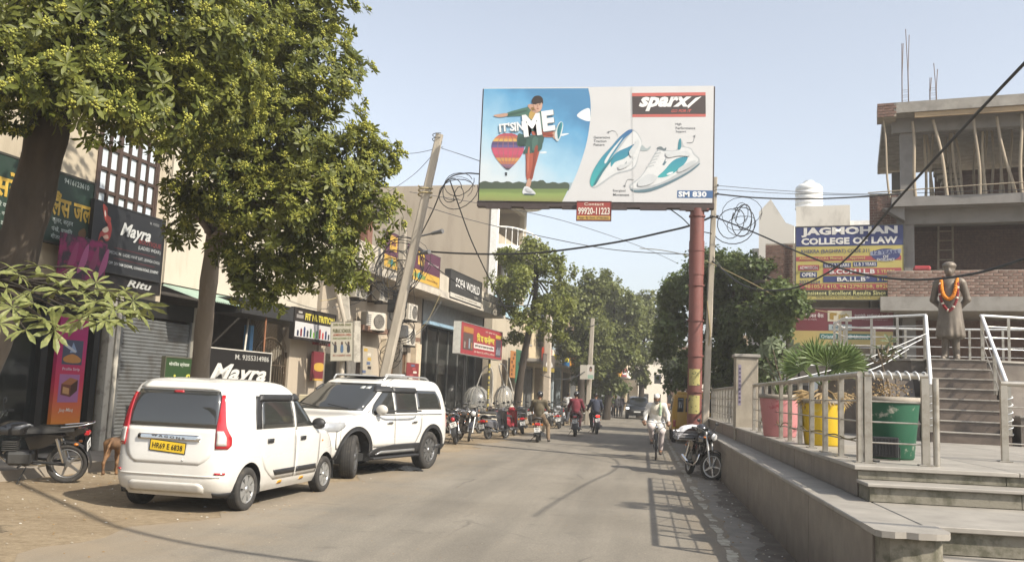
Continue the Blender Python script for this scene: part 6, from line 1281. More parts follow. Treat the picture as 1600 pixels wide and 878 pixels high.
# parked cluster on the left side
for i, (px, py, kind, hdg, lean, col, lab, kw) in enumerate([
    (700, 676, 'm', 60, 8, (.10, .10, .105), 'grey motorcycle half hidden behind the white sport utility vehicle', {}),
    (712, 694, 'm', 98, 8, (.03, .03, .032), 'black motorcycle with round red tail lamp, nearest of the parked row', dict(tail='round', spokes=24, steer=.1)),
    (735, 690, 'm', -62, 8, (.025, .025, .03), 'motorcycle parked nose to the road beside the plastic wrapped chair', dict(spokes=24, steer=-.3)),
    (757, 672, 's', 20, 6, (.52, .47, .38), 'cream scooter parked sideways under the plastic wrapped chair', {}),
    (789, 682, 's', 82, 6, (.25, .02, .03), 'dark red scooter with its tail to the camera in the parked row', {}),
    (817, 678, 's', 100, 6, (.06, .065, .07), 'dark grey scooter next to the dark red one in the parked row', {}),
    (805, 668, 'm', 95, 6, (.02, .02, .022), 'black motorcycle behind the dark grey scooter', {}),
    (830, 664, 'm', 85, 6, (.03, .03, .05), 'dark motorcycle parked behind the cream scooter rider', {}),
    (853, 663, 'm', 100, 6, (.02, .02, .022), 'black motorcycle farther along the left row', {}),
    (873, 670, 's', 92, 6, (.32, .33, .34), 'silver scooter parked at the left kerb near the red shirted rider', {}),
    (886, 661, 'm', 105, 6, (.02, .03, .025), 'dark motorcycle behind the silver scooter', {}),
    (912, 657, 's', 80, 6, (.45, .44, .42), 'pale scooter parked by the thin far pole', {}),
    (722, 678, 'm', 70, 8, (.02, .02, .024), 'black motorcycle in the second rank behind the nose out one', {}),
    (762, 686, 's', 70, 6, (.10, .10, .11), 'grey scooter parked left of the dark red scooter', {}),
    (775, 672, 'm', 110, 6, (.05, .02, .02), 'maroon motorcycle under the slimmer wrapped chair', {}),
    (842, 668, 's', 95, 6, (.02, .02, .03), 'black scooter beyond the olive jacketed rider', {}),
    (862, 666, 'm', 80, 6, (.03, .03, .03), 'dark motorcycle left of the silver scooter', {}),
    (880, 665, 'm', 100, 6, (.02, .02, .05), 'dark blue motorcycle right of the silver scooter', {}),
    (900, 660, 's', 85, 6, (.10, .03, .03), 'maroon scooter behind the maroon shirted rider', {}),
    (950, 652, 'm', 95, 6, (.04, .02, .02), 'dark motorcycle among the people near the far trees', {})]):
    f = motorcycle if kind == 'm' else scooter; hd_ = R(hdg); q = G(px, py)+Vector((math.cos(hd_), math.sin(hd_), 0))*(.62 if hdg > 0 else -.62)
    if kind == 'm': f(lab, q, hd_, R(lean), col, grp=gP, tiny=True, **kw)
    else: f(lab, q, hd_, R(lean), col, grp=gP, **kw)
for i, (x, y) in enumerate(((3.5, 34), (3.6, 35.2), (3.5, 36.5), (3.4, 38.2))): motorcycle('dark motorcycle in the shade right of the yellow van, %s' % ['nearest the platform', 'second from the platform', 'third from the platform', 'farthest from the platform'][i], (x, y, 0), R(200+8*i), R(7), [(.02, .02, .03), (.05, .02, .02), (.02, .02, .022), (.03, .04, .06)][i], grp='two-wheelers parked on the right', tiny=True)

# ---------------------------------------------------------------- yellow school van seen from behind
vb = G(1052, 690); vn = thing('van', 'yellow school van with two rear doors seen from behind', 'van', (1.95, 34.6+1.7, 0), R(90))
vy = mat('van_yellow', (.48, .27, .015), .4, coat=.4, var=.08)
Vn = Body([(.35, 1.7, -1.72, .76), (.5, 1.78, -1.76, .84), (.9, 1.72, -1.755, .85), (1.15, 1.5, -1.745, .845), (1.5, 1.2, -1.72, .80), (1.8, .9, -1.68, .74), (1.92, .7, -1.60, .66), (1.95, .3, -1.3, .45)], 7, 18, 9)
Vn.shell([(-1.15, .32, .38), (1.15, .32, .38)], 50).obj('body', vy, vn); MB().box(-1.6, 1.6, -.7, .7, .3, .45).obj('underbody', under, vn)
rv = Vn.end(-1)
for sg in (-1, 1):
    for x in (-1.15, 1.15): wheel(vn, x, sg*.74, .31, .17, sg, 6, dalloy); well(vn, x, .32, .382, sg*.55, sg*.83)
    dr = patch(rv, [(.5, sg*.02 if sg > 0 else -.74, .74 if sg > 0 else -.02), (1.8, .02 if sg > 0 else -.68, .68 if sg > 0 else -.02)], 8, 8, .006).obj('rear_door', vy, vn)
    for a, b in ((.08, .34), (.42, .64)):
        ua, ub = (a, b) if sg > 0 else (-b, -a); f = patch(rv, [(1.16, ua, ub), (1.68, ua*.97, ub*.97)], 5, 4, .016, .014).obj('window_seal', plastic, dr); patch(rv, [(1.2, ua+.03, ub-.03), (1.64, ua*.97+.03, ub*.97-.03)], 5, 4, .02, .006).obj('pane', cglass, f)
    patch(Vn.corner(-1, sg), [(.6, 45, 66), (.85, 45, 66)], 4, 4, .015).obj('rear_lamp', redlens, vn)
    patch(Vn.side(sg), [(1.2, -1.4, .9), (1.65, -1.35, .7)], 12, 4, .006).obj('side_window', cglass, vn)
    MB().tube([(-1.4, sg*.55, 1.96), (-1.4, sg*.55, 2.06), (.4, sg*.55, 2.06), (.4, sg*.55, 1.95)], .018, 6).obj('roof_rail', blackm, vn)
for x in (-1.3, -.7, -.1, .35): MB().cyl((x, -.55, 2.06), (x, .55, 2.06), .016, n=6).obj('roof_bar', blackm, vn)
MB().bev(-1.86, -1.74, -.8, .8, .36, .5, .03).obj('bumper', plastic, vn); MB().box(-1.775, -1.768, -.14, .14, .86, .97).obj('handle_plate', plastic, vn)
for y, z, s_ in ((-.36, 1.02, 'SCHOOL'), (-.36, .84, 'VAN')): onrear(vn, s_, y, z, .09, .4, '#7a3a14', dx=.012, body=rv)
# ---------------------------------------------------------------- dark car coming down the street
Dc = thing('oncoming_car', 'dark sport utility car with lit headlamps coming down the street', 'car', (-.35, 69.8, 0), R(-90))
dp = mat('dark_car_paint', (.012, .014, .018), .3, coat=.6)
Db = Body([(.3, 2.0, -2.0, .8), (.6, 2.12, -2.15, .9), (.9, 2.08, -2.15, .9), (1.02, 1.8, -2.14, .89), (1.1, 1.05, -2.12, .87), (1.4, .6, -2.0, .78), (1.6, .25, -1.85, .7), (1.68, -.3, -1.5, .5)], 5, 12, 6)
Db.shell([(-1.3, .36, .43), (1.3, .36, .43)], 46).obj('body', dp, Dc); MB().box(-1.9, 1.9, -.75, .75, .28, .4).obj('underbody', under, Dc)
fd = Db.end(1); patch(fd, [(1.12, -.74, .74), (1.35, -.7, .7), (1.56, -.62, .62)], 12, 6, .005).obj('windscreen', cglass, Dc)
for sg in (-1, 1):
    for x in (-1.3, 1.3): wheel(Dc, x, sg*.78, .35, .22, sg, 5, dalloy)
    patch(Db.corner(1, sg), [(.74, 42, 72), (.86, 40, 72)], 6, 3, .015).obj('headlamp', mat('lit_headlamp', (.8, .8, .8), .2, emit='#ffffff', est=2.2), Dc)
    p = Db.side(sg)(.7, 1.1); MB().ball((p.x, p.y+sg*.12, p.z+.04), (.06, .1, .07), 10, 8).obj('mirror', dp, Dc); patch(Db.side(sg), [(1.12, -1.6, .8), (1.5, -1.4, .35)], 10, 4, .005).obj('side_window', cglass, Dc)
patch(fd, [(.5, -.6, .6), (.72, -.6, .6)], 10, 3, .012).obj('grille', plastic, Dc); MB().box(2.12, 2.14, -.25, .25, .5, .6).obj('number_plate', plate_w, Dc)
MB().tube([(0, -.6, 1.6), (-.2, -.6, 1.72), (-1.5, -.6, 1.72)], .02, 6).obj('roof_rail', alloy, Dc)
pv = thing('parked_van', 'pale van parked beyond the pedestrians at the far left', 'van', (-3.4, 82, 0), R(-90))
Vp = Body([(.3, 1.6, -1.7, .74), (.6, 1.72, -1.75, .82), (1.0, 1.6, -1.74, .82), (1.3, 1.25, -1.7, .79), (1.7, .8, -1.65, .7), (1.85, .3, -1.4, .5)], 6, 14, 8)
Vp.shell([(-1.1, .3, .36), (1.1, .3, .36)], 40).obj('body', mat('pale_van_paint', (.34, .35, .36), .4, coat=.4), pv); patch(Vp.end(1), [(1.05, -.7, .7), (1.6, -.62, .62)], 8, 5, .005).obj('windscreen', cglass, pv)
for sg in (-1, 1):
    for x in (-1.1, 1.1): wheel(pv, x, sg*.7, .3, .16, sg, 5, dalloy)
# ================================================================== people, statue, dog: one closed skin each, from blended limbs
def sdf_mesh(prims, h=.016, k=.03, cuts=()):
    """prims: ('c', a, b, ra, rb) tapered limb | ('e', centre, radii[, zrot]) ellipsoid; smooth union; cuts: (point, normal) keep the side against the normal"""
    P = []
    for q in prims:
        if q[0] == 'c': P += [np.array(q[1])-max(q[3], q[4]), np.array(q[1])+max(q[3], q[4]), np.array(q[2])-max(q[3], q[4]), np.array(q[2])+max(q[3], q[4])]
        else: r = max(q[2]); P += [np.array(q[1])-r, np.array(q[1])+r]
    lo = np.min(P, 0)-3*h; hi = np.max(P, 0)+3*h; n = np.ceil((hi-lo)/h).astype(int)+1
    X, Y, Z = np.meshgrid(*[lo[i]+h*np.arange(n[i], dtype=np.float32) for i in range(3)], indexing='ij')
    X, Y, Z = X.astype(np.float32), Y.astype(np.float32), Z.astype(np.float32); f = None
    for q in prims:
        if q[0] == 'c':
            a, b = np.array(q[1], np.float32), np.array(q[2], np.float32); ab = b-a; L2 = max(float(ab@ab), 1e-9)
            t = np.clip(((X-a[0])*ab[0]+(Y-a[1])*ab[1]+(Z-a[2])*ab[2])/L2, 0, 1)
            d = np.sqrt((X-a[0]-t*ab[0])**2+(Y-a[1]-t*ab[1])**2+(Z-a[2]-t*ab[2])**2)-(q[3]+(q[4]-q[3])*t)
        else:
            c, r = q[1], q[2]; g = np.sqrt(((X-c[0])/r[0])**2+((Y-c[1])/r[1])**2+((Z-c[2])/r[2])**2); d = (g-1)*min(r)
        if f is None: f = d
        else: e = np.clip(.5+.5*(f-d)/k, 0, 1); f = f*(1-e)+d*e-k*e*(1-e)
    for p, nrm in cuts:
        nrm = np.array(nrm, float)/np.linalg.norm(nrm); f = np.maximum(f, (X-p[0])*nrm[0]+(Y-p[1])*nrm[1]+(Z-p[2])*nrm[2])
    S = np.zeros(tuple(n-1)+(3,), np.float32); Ct = np.zeros(tuple(n-1), np.float32); quads = []
    ins = f < 0; idx = np.full(tuple(n-1), -1, np.int64)
    edges = []
    for ax in range(3):
        s0 = [slice(None)]*3; s1 = [slice(None)]*3; s0[ax] = slice(0, -1); s1[ax] = slice(1, None)
        cr = ins[tuple(s0)] != ins[tuple(s1)]; I = np.argwhere(cr); f0 = f[tuple(s0)][cr]; f1 = f[tuple(s1)][cr]; t = f0/(f0-f1)
        pos = I.astype(np.float32).copy(); pos[:, ax] += t; o = [a for a in range(3) if a != ax]
        for da in (0, -1):
            for db in (0, -1):
                J = I.copy(); J[:, o[0]] += da; J[:, o[1]] += db; ok = (J >= 0).all(1) & (J < (n-1)).all(1); J2 = J[ok]
                np.add.at(S, tuple(J2.T), pos[ok]); np.add.at(Ct, tuple(J2.T), 1)
        edges.append((ax, o, I, f0 < 0))
    m = Ct > 0; idx[m] = np.arange(m.sum()); V = lo+h*(S[m]/Ct[m][:, None]); F = []
    for ax, o, I, s in edges:
        c = []
        for da, db in ((0, 0), (-1, 0), (-1, -1), (0, -1)):
            J = I.copy(); J[:, o[0]] += da; J[:, o[1]] += db; J = np.clip(J, 0, np.array(n)-2); c.append(idx[tuple(J.T)])
        q = np.stack(c, 1); flip = s if ax != 1 else ~s; q[~flip] = q[~flip][:, ::-1]; F.append(q[(q >= 0).all(1)])
    return V, np.concatenate(F)
def skinobj(name, prims, m, parent=None, h=.016, k=.03, cuts=()):
    V, F = sdf_mesh(prims, h, k, cuts); o = fastmesh(name, V, F, m, parent=parent, smooth=True)
    bm = bmesh.new(); bm.from_mesh(o.data); bmesh.ops.recalc_face_normals(bm, faces=bm.faces); bmesh.ops.smooth_vert(bm, verts=bm.verts, factor=.5, use_axis_x=True, use_axis_y=True, use_axis_z=True); bm.to_mesh(o.data); bm.free(); return o
skin_m = mat('brown_skin', (.20, .105, .062), .5, var=.1); hair_m = mat('black_hair', (.012, .01, .009), .5)
def V3(p): return np.array(p, float)
def hand(w, fwd, side, curl=1, r=.011):
    """palm and five fingers from the wrist w along fwd; side = towards the thumb"""
    w, f, s = V3(w), V3(fwd)/np.linalg.norm(fwd), V3(side)/np.linalg.norm(side); d = np.cross(f, s); d = d if d[2] < 0 else -d; out = [('c', w, w+f*.07, .026, .03)]
    for i, (o, l) in enumerate(((.03, .07), (.01, .08), (-.01, .075), (-.03, .06))):
        a = w+f*.075+s*o; b = a+f*l*.5+d*.01*curl; c = b+f*l*(.25 if curl else .5)+d*.035*curl; out += [('c', a, b, r, r*.95), ('c', b, c, r*.95, r*.85)]
    a = w+f*.02+s*.03; b = a+s*.03+f*.03; c = b+f*.03+d*.02*curl; out += [('c', a, b, r*1.2, r*1.1), ('c', b, c, r*1.1, r)]
    return out
def person(label, loc, rz, J, shirt, trousers, hair=hair_m, shoe=(.03, .025, .02), skin=skin_m, helmet=None, kurta=0, cap=None, h=.017, sleeves=1.0, beard=None, face=1, group=None, scale=1.0, fat=1.0):
    """J: joints in a frame with x forward, y left, z up"""
    g = {k: V3(v) for k, v in J.items()}; up = (g['head']-g['neck'])/np.linalg.norm(g['head']-g['neck']); fw = V3(J.get('look', (1, 0, 0))); fw = fw/np.linalg.norm(fw); lf = np.cross(up, fw)
    hd = g['head']; B = [('e', hd+up*.02, (.092, .078, .112)), ('c', hd-up*.055+fw*.03, hd-up*.075+fw*.045, .05, .038), ('c', g['neck']-up*.03, hd-up*.03, .055, .05), ('c', hd+fw*.085+up*.015, hd+fw*.105-up*.02, .012, .018)]
    B += [('e', hd+lf*s*.08-up*.005-fw*.01, (.02, .012, .03)) for s in (-1, 1)]
    B += [('c', g['chest'], g['pelvis'], .125*fat, .115*fat), ('c', g['shL'], g['shR'], .07, .07)]
    T = []; A = []
    for s in 'LR':
        B += [('c', g['sh'+s], g['el'+s], .05, .04), ('c', g['el'+s], g['ha'+s], .038, .028), ('c', g['hip'+s], g['kn'+s], .08, .055), ('c', g['kn'+s], g['an'+s], .055, .036), ('c', g['an'+s]-V3((0, 0, .03)), g['to'+s], .042, .032)]
        d = g['ha'+s]-g['el'+s]; B += hand(g['ha'+s], d, np.cross(d, (0, 0, 1))*(1 if s == 'R' else -1)+V3((.01, 0, 0)))
        T += [('c', g['hip'+s], g['kn'+s], .102*fat, .078), ('c', g['kn'+s], g['an'+s]+(g['kn'+s]-g['an'+s])*.08, .076, .06)]
        e = g['el'+s]+(g['ha'+s]-g['el'+s])*(.92*sleeves if sleeves > .5 else 0.05)
        A += [('c', g['sh'+s], g['el'+s], .076, .062), ('c', g['el'+s], e, .06, .05)]
    o = skinobj('person', B, skin, None, h, .03); tag(o, label, 'person', group); o.location = loc; o.rotation_euler = (0, 0, rz); o.scale = (scale,)*3
    sk = [('c', g['chest'], g['pelvis']+(g['chest']-g['pelvis'])*.1, .158*fat, .148*fat), ('c', g['shL'], g['shR'], .088, .088), ('e', g['chest']*.6+g['pelvis']*.4, (.15*fat, .19*fat, .2))]+A
    if kurta:
        for s in 'LR': sk += [('c', g['hip'+s], g['hip'+s]+(g['kn'+s]-g['hip'+s])*kurta, .13, .125)]
    skinobj('shirt', sk, shirt, o, h, .045, [(g['neck']+(g['neck']-g['chest'])*.02, up)])
    T += [('c', g['hipL'], g['hipR'], .115*fat, .115*fat), ('c', g['pelvis'], (g['hipL']+g['hipR'])/2, .125*fat, .11)]
    skinobj('trousers', T, trousers, o, h, .03)
    sm_ = mat('shoe_%d' % int(shoe[0]*999), shoe, .6)
    for s in 'LR': skinobj('shoe', [('c', g['an'+s]-V3((.02, 0, .045)), g['to'+s]+(g['to'+s]-g['an'+s])*.12-V3((0, 0, .01)), .048, .043)], sm_, o, h, .02)
    if helmet: skinobj('helmet', [('e', hd+up*.03-fw*.01, (.13, .115, .135))], helmet, o, h, .02, [(hd-up*.05, -up)])
    elif cap: skinobj('cap', [('e', hd+up*.045-fw*.005, (.102, .088, .105))], cap, o, h, .02, [(hd+up*.055, -up)])
    if hair and not helmet: skinobj('hair', [('e', hd+up*.035-fw*.012, (.102, .087, .112))], hair, o, h, .02, [(hd+fw*.035, fw*1.0-up*.55)])
    if beard: skinobj('beard', [('e', hd-up*.075+fw*.04, (.055, .055, .06))], beard, o, h, .02)
    if face:
        for s in (-1, 1): e = MB().ball(tuple(hd+fw*.088+lf*s*.032+up*.015), .011, 8, 6).obj('eye', hair_m, o)
        MB().bev(-.006, .006, -.022, .022, -.005, .005, .002).obj('mouth', mat('lips', (.16, .06, .045), .5), o).location = tuple(hd+fw*.088-up*.055)
    return o
def clothes(n, c, r=.85): return mat('cloth_'+n, c, r, var=.15, scale=9, bump=.1, bscale=14)
def ride(seat=.86, hx_=.3, hz=1.02, kn=(.18, .18, .80), an=(.12, .15, .38), lean=.08, hy=.3):
    return dict(pelvis=(-.25, 0, seat+.1), chest=(-.25+lean*1.2, 0, seat+.44), neck=(-.25+lean*1.9, 0, seat+.62), head=(-.25+lean*2.3, 0, seat+.76), shL=(-.25+lean*1.5, .18, seat+.54), shR=(-.25+lean*1.5, -.18, seat+.54),
        elL=(-.02, .29, seat+.3), elR=(-.02, -.29, seat+.3), haL=(hx_-.06, hy, hz+.02), haR=(hx_-.06, -hy, hz+.02), hipL=(-.23, .1, seat+.07), hipR=(-.23, -.1, seat+.07), knL=kn, knR=(kn[0], -kn[1], kn[2]), anL=an, anR=(an[0], -an[1], an[2]), toL=(an[0]+.15, an[1]+.01, an[2]-.05), toR=(an[0]+.15, -an[1]-.01, an[2]-.05))
helm_dark = mat('helmet_dark', (.015, .014, .016), .25, coat=.7)
# scooter rider waiting with the right foot on the road
p = G(838, 691); sc1 = scooter('cream scooter being ridden away by a rider in an olive jacket', p+Vector((0, .62, 0)), R(93), 0, (.5, .44, .36), plate='HR10')
j = ride(.80, .40, 1.04, (.22, .17, .80), (.2, .13, .42)); j['knR'] = (.1, -.3, .55); j['anR'] = (-.05, -.34, .1); j['toR'] = (.1, -.36, .05)
person('rider in olive jacket and dark helmet on the cream scooter', sc1.location, R(93), j, clothes('olive', (.085, .068, .04)), clothes('khaki', (.17, .12, .075)), helmet=helm_dark)
p = G(897, 682); m1 = motorcycle('dark motorcycle ridden away by a rider in a maroon shirt', p+Vector((0, .64, 0)), R(92), 0, (.05, .04, .04), carrier=False, tiny=True)
person('rider in maroon shirt and dark helmet on a motorcycle', m1.location, R(92), ride(), clothes('maroon', (.13, .014, .025)), clothes('dark_maroon', (.06, .02, .025)), helmet=helm_dark)
p = G(928, 678); m2_ = motorcycle('dark motorcycle with lit red tail lamp ridden by a rider in navy', p+Vector((0, .64, 0)), R(100), 0, (.03, .03, .04), carrier=False, tiny=True)
for ch in m2_.children:
    if ch.name.startswith('tail_lamp'): ch.data.materials[0] = mat('lit_tail_lamp', (.5, .01, .01), .3, emit='#ff2a20', est=3)
person('rider in navy shirt on the motorcycle with lit tail lamp', m2_.location, R(100), ride(), clothes('navy', (.025, .03, .05)), clothes('black', (.02, .02, .022)))
# ---- old man on a bicycle riding towards the camera
p = G(1024, 719); byc_loc = p+Vector((.02, .58, 0)); byc_h = R(-91)
bc = thing('bicycle', 'old roadster bicycle ridden towards the camera by the man in white', 'bicycle', byc_loc, byc_h)
for x in (-.55, .55): bwheel(bc, x, .35, .045, 28, grey_pl, name='wheel')
fr2 = mat('bicycle_black', (.03, .028, .026), .4)
MB().tube([(-.15, 0, .88), (-.03, 0, .3)], .016, 8).tube([(-.13, 0, .82), (.4, 0, .86)], .015, 8).tube([(-.03, 0, .3), (.42, 0, .72)], .016, 8).tube([(-.03, .03, .3), (-.55, .05, .35)], .011, 6).tube([(-.03, -.03, .3), (-.55, -.05, .35)], .011, 6).tube([(-.14, .02, .84), (-.55, .05, .35)], .009, 6).tube([(-.14, -.02, .84), (-.55, -.05, .35)], .009, 6).obj('frame', fr2, bc)
MB().tube([(.38, 0, .95), (.42, 0, .72)], .017, 8).tube([(.42, .05, .70), (.55, .055, .35)], .012, 6).tube([(.42, -.05, .70), (.55, -.055, .35)], .012, 6).obj('fork', fr2, bc)
MB().tube(sm2([(.16, .30, .98), (.3, .3, 1.0), (.42, .18, 1.0), (.40, 0, .98), (.42, -.18, 1.0), (.3, -.3, 1.0), (.16, -.3, .98)], 4, False), .012, 8).obj('handlebar', chrome, bc)
MB().ball((-.17, 0, .92), (.14, .09, .045), 12, 8).obj('saddle', seat_m, bc); MB().tube([(.5, 0, .72), (.5, 0, .9)], .012, 6).ball((.52, 0, .86), (.05, .05, .05), 10, 8).obj('lamp', chrome, bc)
for sg in (-1, 1): MB().cyl((-.03, sg*.06, .3), (.1*sg-.03, sg*.09, .3-.14*sg), .01, n=6).bev(.1*sg-.08, .1*sg+.02, sg*.09-.0, sg*.09+.08*sg, .28-.14*sg, .31-.14*sg, .005).obj('crank_pedal', fr2, bc)
MB().grid(lambda u, v: (.55+.37*math.cos(R(30+130*u)), (v-.5)*.06, .35+.37*math.sin(R(30+130*u))), 12, 2).obj('mudguard', fr2, bc)
MB().box(-.85, -.3, -.1, .1, .74, .755).obj('rear_rack', fr2, bc)
j = dict(pelvis=(-.17, 0, 1.02), chest=(-.02, 0, 1.33), neck=(.07, 0, 1.50), head=(.13, 0, 1.62), shL=(.02, .19, 1.43), shR=(.02, -.19, 1.43), elL=(.02, .30, 1.2), elR=(.02, -.30, 1.2), haL=(.14, .31, 1.03), haR=(.14, -.31, 1.03), hipL=(-.15, .1, .99), hipR=(-.15, -.1, .99), knL=(.17, .15, .72), knR=(.2, -.15, .86), anL=(.04, .12, .24), anR=(.0, -.12, .52), toL=(.18, .12, .18), toR=(.14, -.12, .46), look=(1, 0, -.25))
wc = clothes('ivory', (.56, .52, .43)); lc = clothes('pale_check', (.42, .37, .36))
cy = person('old man in cream vest and white cap riding the bicycle', byc_loc, byc_h, j, clothes('white_kurta', (.6, .58, .54)), lc, hair=None, cap=clothes('white_cap', (.62, .61, .58)), beard=mat('grey_beard', (.3, .28, .26), .8), kurta=.75, h=.014, shoe=(.05, .035, .025))
skinobj('vest', [('c', V3(j['chest']), V3(j['pelvis'])+V3((.03, 0, .12)), .172, .165), ('c', V3((.02, .1, 1.42)), V3((.02, -.1, 1.42)), .1, .1)], wc, cy, .014, .04, [((.09, 0, 1.5), (.3, 0, 1))])
skinobj('scarf', [('c', (.05, .09, 1.5), (.17, .1, 1.38), .035, .03), ('c', (.17, .1, 1.38), (.18, .09, 1.2), .035, .045)], clothes('sage_scarf', (.25, .33, .22)), cy, .014, .03)
# ---- pedestrians far down the street
def stand(st=.12): return dict(pelvis=(0, 0, .95), chest=(0, 0, 1.3), neck=(.01, 0, 1.48), head=(.03, 0, 1.61), shL=(0, .19, 1.41), shR=(0, -.19, 1.41), elL=(-.04, .24, 1.13), elR=(.02, -.24, 1.13), haL=(.08, .23, .92), haR=(.1, -.23, .92), hipL=(0, .1, .92), hipR=(0, -.1, .92), knL=(st, .1, .5), knR=(-st*.6, -.1, .5), anL=(st*.8, .1, .1), anR=(-st*1.6, -.1, .12), toL=(st*.8+.14, .1, .04), toR=(-st*1.6+.13, -.1, .05))
for i, (px, py, hdg, sh, tr, lab) in enumerate(((947, 654, 90, (.55, .53, .5), (.1, .09, .09), 'pedestrian in a white shirt walking away near the far trees'), (962, 652, -90, (.03, .03, .035), (.02, .02, .022), 'pedestrian in black standing near the dark oncoming car'), (970, 651, 80, (.05, .04, .055), (.03, .03, .035), 'pedestrian in dark clothes beside the dark oncoming car'), (955, 650, 100, (.3, .2, .1), (.08, .06, .05), 'pedestrian in a tan shirt between the walkers'), (886, 662, 60, (.5, .5, .5), (.05, .05, .06), 'man in a pale shirt standing behind the red shirted rider'), (868, 652, -60, (.45, .3, .05), (.06, .05, .05), 'man in a yellow scarf by the far shop pillars'))):
    q = G(px, py); person(lab, q, R(hdg), stand(), clothes('ped%d' % i, sh), clothes('pedt%d' % i, tr), h=.026, face=0)
# ---- bronze statue
brz = mat('bronze_stone', (.12, .1, .08), .55, .25, var=.25, scale=5, bump=.1, col2=(.18, .152, .12), mix=(.45, .7))
SL = Q.location+Vector((.208*2.72, .978*2.72, 1.602*.925)); st_h = R(-90-22)
SC = 1.12
prims = [('e', (.02, 0, 1.60), (.095, .08, .115)), ('c', (.06, 0, 1.535), (.075, 0, 1.525), .045, .04), ('c', (.0, 0, 1.44), (.01, 0, 1.56), .058, .052), ('c', (.105, 0, 1.61), (.122, 0, 1.575), .012, .02), ('c', (.1, .028, 1.548), (.1, -.028, 1.548), .014, .014),
         ('e', (.0, 0, 1.685), (.118, .105, .062)), ('e', (-.005, 0, 1.66), (.12, .108, .045)), ('e', (-.09, .06, 1.62), (.03, .03, .08)),
         ('c', (0, .155, 1.38), (0, -.155, 1.38), .085, .085), ('c', (.01, 0, 1.3), (.02, 0, .98), .155, .15), ('e', (.05, 0, 1.12), (.14, .17, .2)),
         ('c', (0, .2, 1.36), (-.06, .27, 1.08), .068, .058), ('c', (-.06, .27, 1.08), (-.13, .12, .92), .055, .045), ('c', (0, -.2, 1.36), (-.06, -.27, 1.08), .068, .058), ('c', (-.06, -.27, 1.08), (-.13, -.12, .92), .055, .045),
         ('c', (.0, .07, .55), (0, .09, .09), .075, .055), ('c', (.0, -.07, .55), (0, -.09, .09), .075, .055), ('c', (-.02, .09, .045), (.14, .11, .04), .05, .045), ('c', (-.02, -.09, .045), (.14, -.12, .04), .05, .045)]
for k in range(12):
    a = 2*PI*k/12; ca, sa = math.cos(a), math.sin(a); prims.append(('c', (.07*ca, .09*sa, .98), (.135*ca+.01, .19*sa, .44), .085, .052 if k % 2 else .06))
prims.append(('c', (.01, 0, .95), (.01, 0, .5), .15, .13))
prims += hand((-.13, .1, .92), (.0, -.6, -.15), (0, 0, 1), .4)+hand((-.15, -.1, .92), (.0, .6, -.15), (0, 0, 1), .4)
stt = skinobj('statue', prims, brz, None, .014, .028); tag(stt, 'bronze statue of a standing man in a long coat and turban', 'statue'); stt.location = SL; stt.rotation_euler = (0, 0, st_h); stt.scale = (SC,)*3
for s in (-1, 1): MB().ball((.105, s*.032, 1.612), (.008, .014, .008), 8, 6).obj('eye', brz, stt)
gl = thing('garland', 'orange and red flower garland hanging round the statue neck', 'garland', SL, st_h); gl.scale = (SC,)*3
fo, fr3, fw_ = mat('marigold', (.62, .2, .012), .8, var=.25, scale=40, bump=.4, bscale=90), mat('red_flower', (.2, .015, .02), .8, var=.2, scale=40), mat('white_flower', (.6, .55, .45), .8)
def flower(c, r, m):
    o = bpy.data.objects.new('flower', FL[m]); C.objects.link(o); o.parent = gl; o.location = c; o.scale = (r, r, r*.85); o.rotation_euler = (random.random()*3, random.random()*3, 0)
def flmesh(m):
    mb = MB(); mb.ball((0, 0, 0), 1, 10, 7); mb.V = [tuple(np.array(v)*(1+.12*math.sin(i*7.3))) for i, v in enumerate(mb.V)]; return mb.mesh('flower', m)
FL = [flmesh(fo), flmesh(fr3), flmesh(fw_)]
lp = sm2([(-.06, .1, 1.47), (.06, .125, 1.42), (.17, .115, 1.32), (.215, .1, 1.2), (.225, .06, 1.1), (.225, 0, 1.06), (.225, -.06, 1.1), (.215, -.1, 1.2), (.17, -.115, 1.32), (.06, -.125, 1.42), (-.06, -.1, 1.47)], 3, False)
for i, c in enumerate(lp): flower(c, .034, 0)
lp = sm2([(.17, .14, 1.33), (.2, .14, 1.18), (.215, .12, 1.05), (.215, .07, .93), (.215, .0, .86), (.215, -.07, .93), (.215, -.12, 1.05), (.2, -.14, 1.18), (.17, -.14, 1.33)], 4, False)
for i, c in enumerate(lp): flower(c, .026, 2 if i % 5 == 2 else 1)
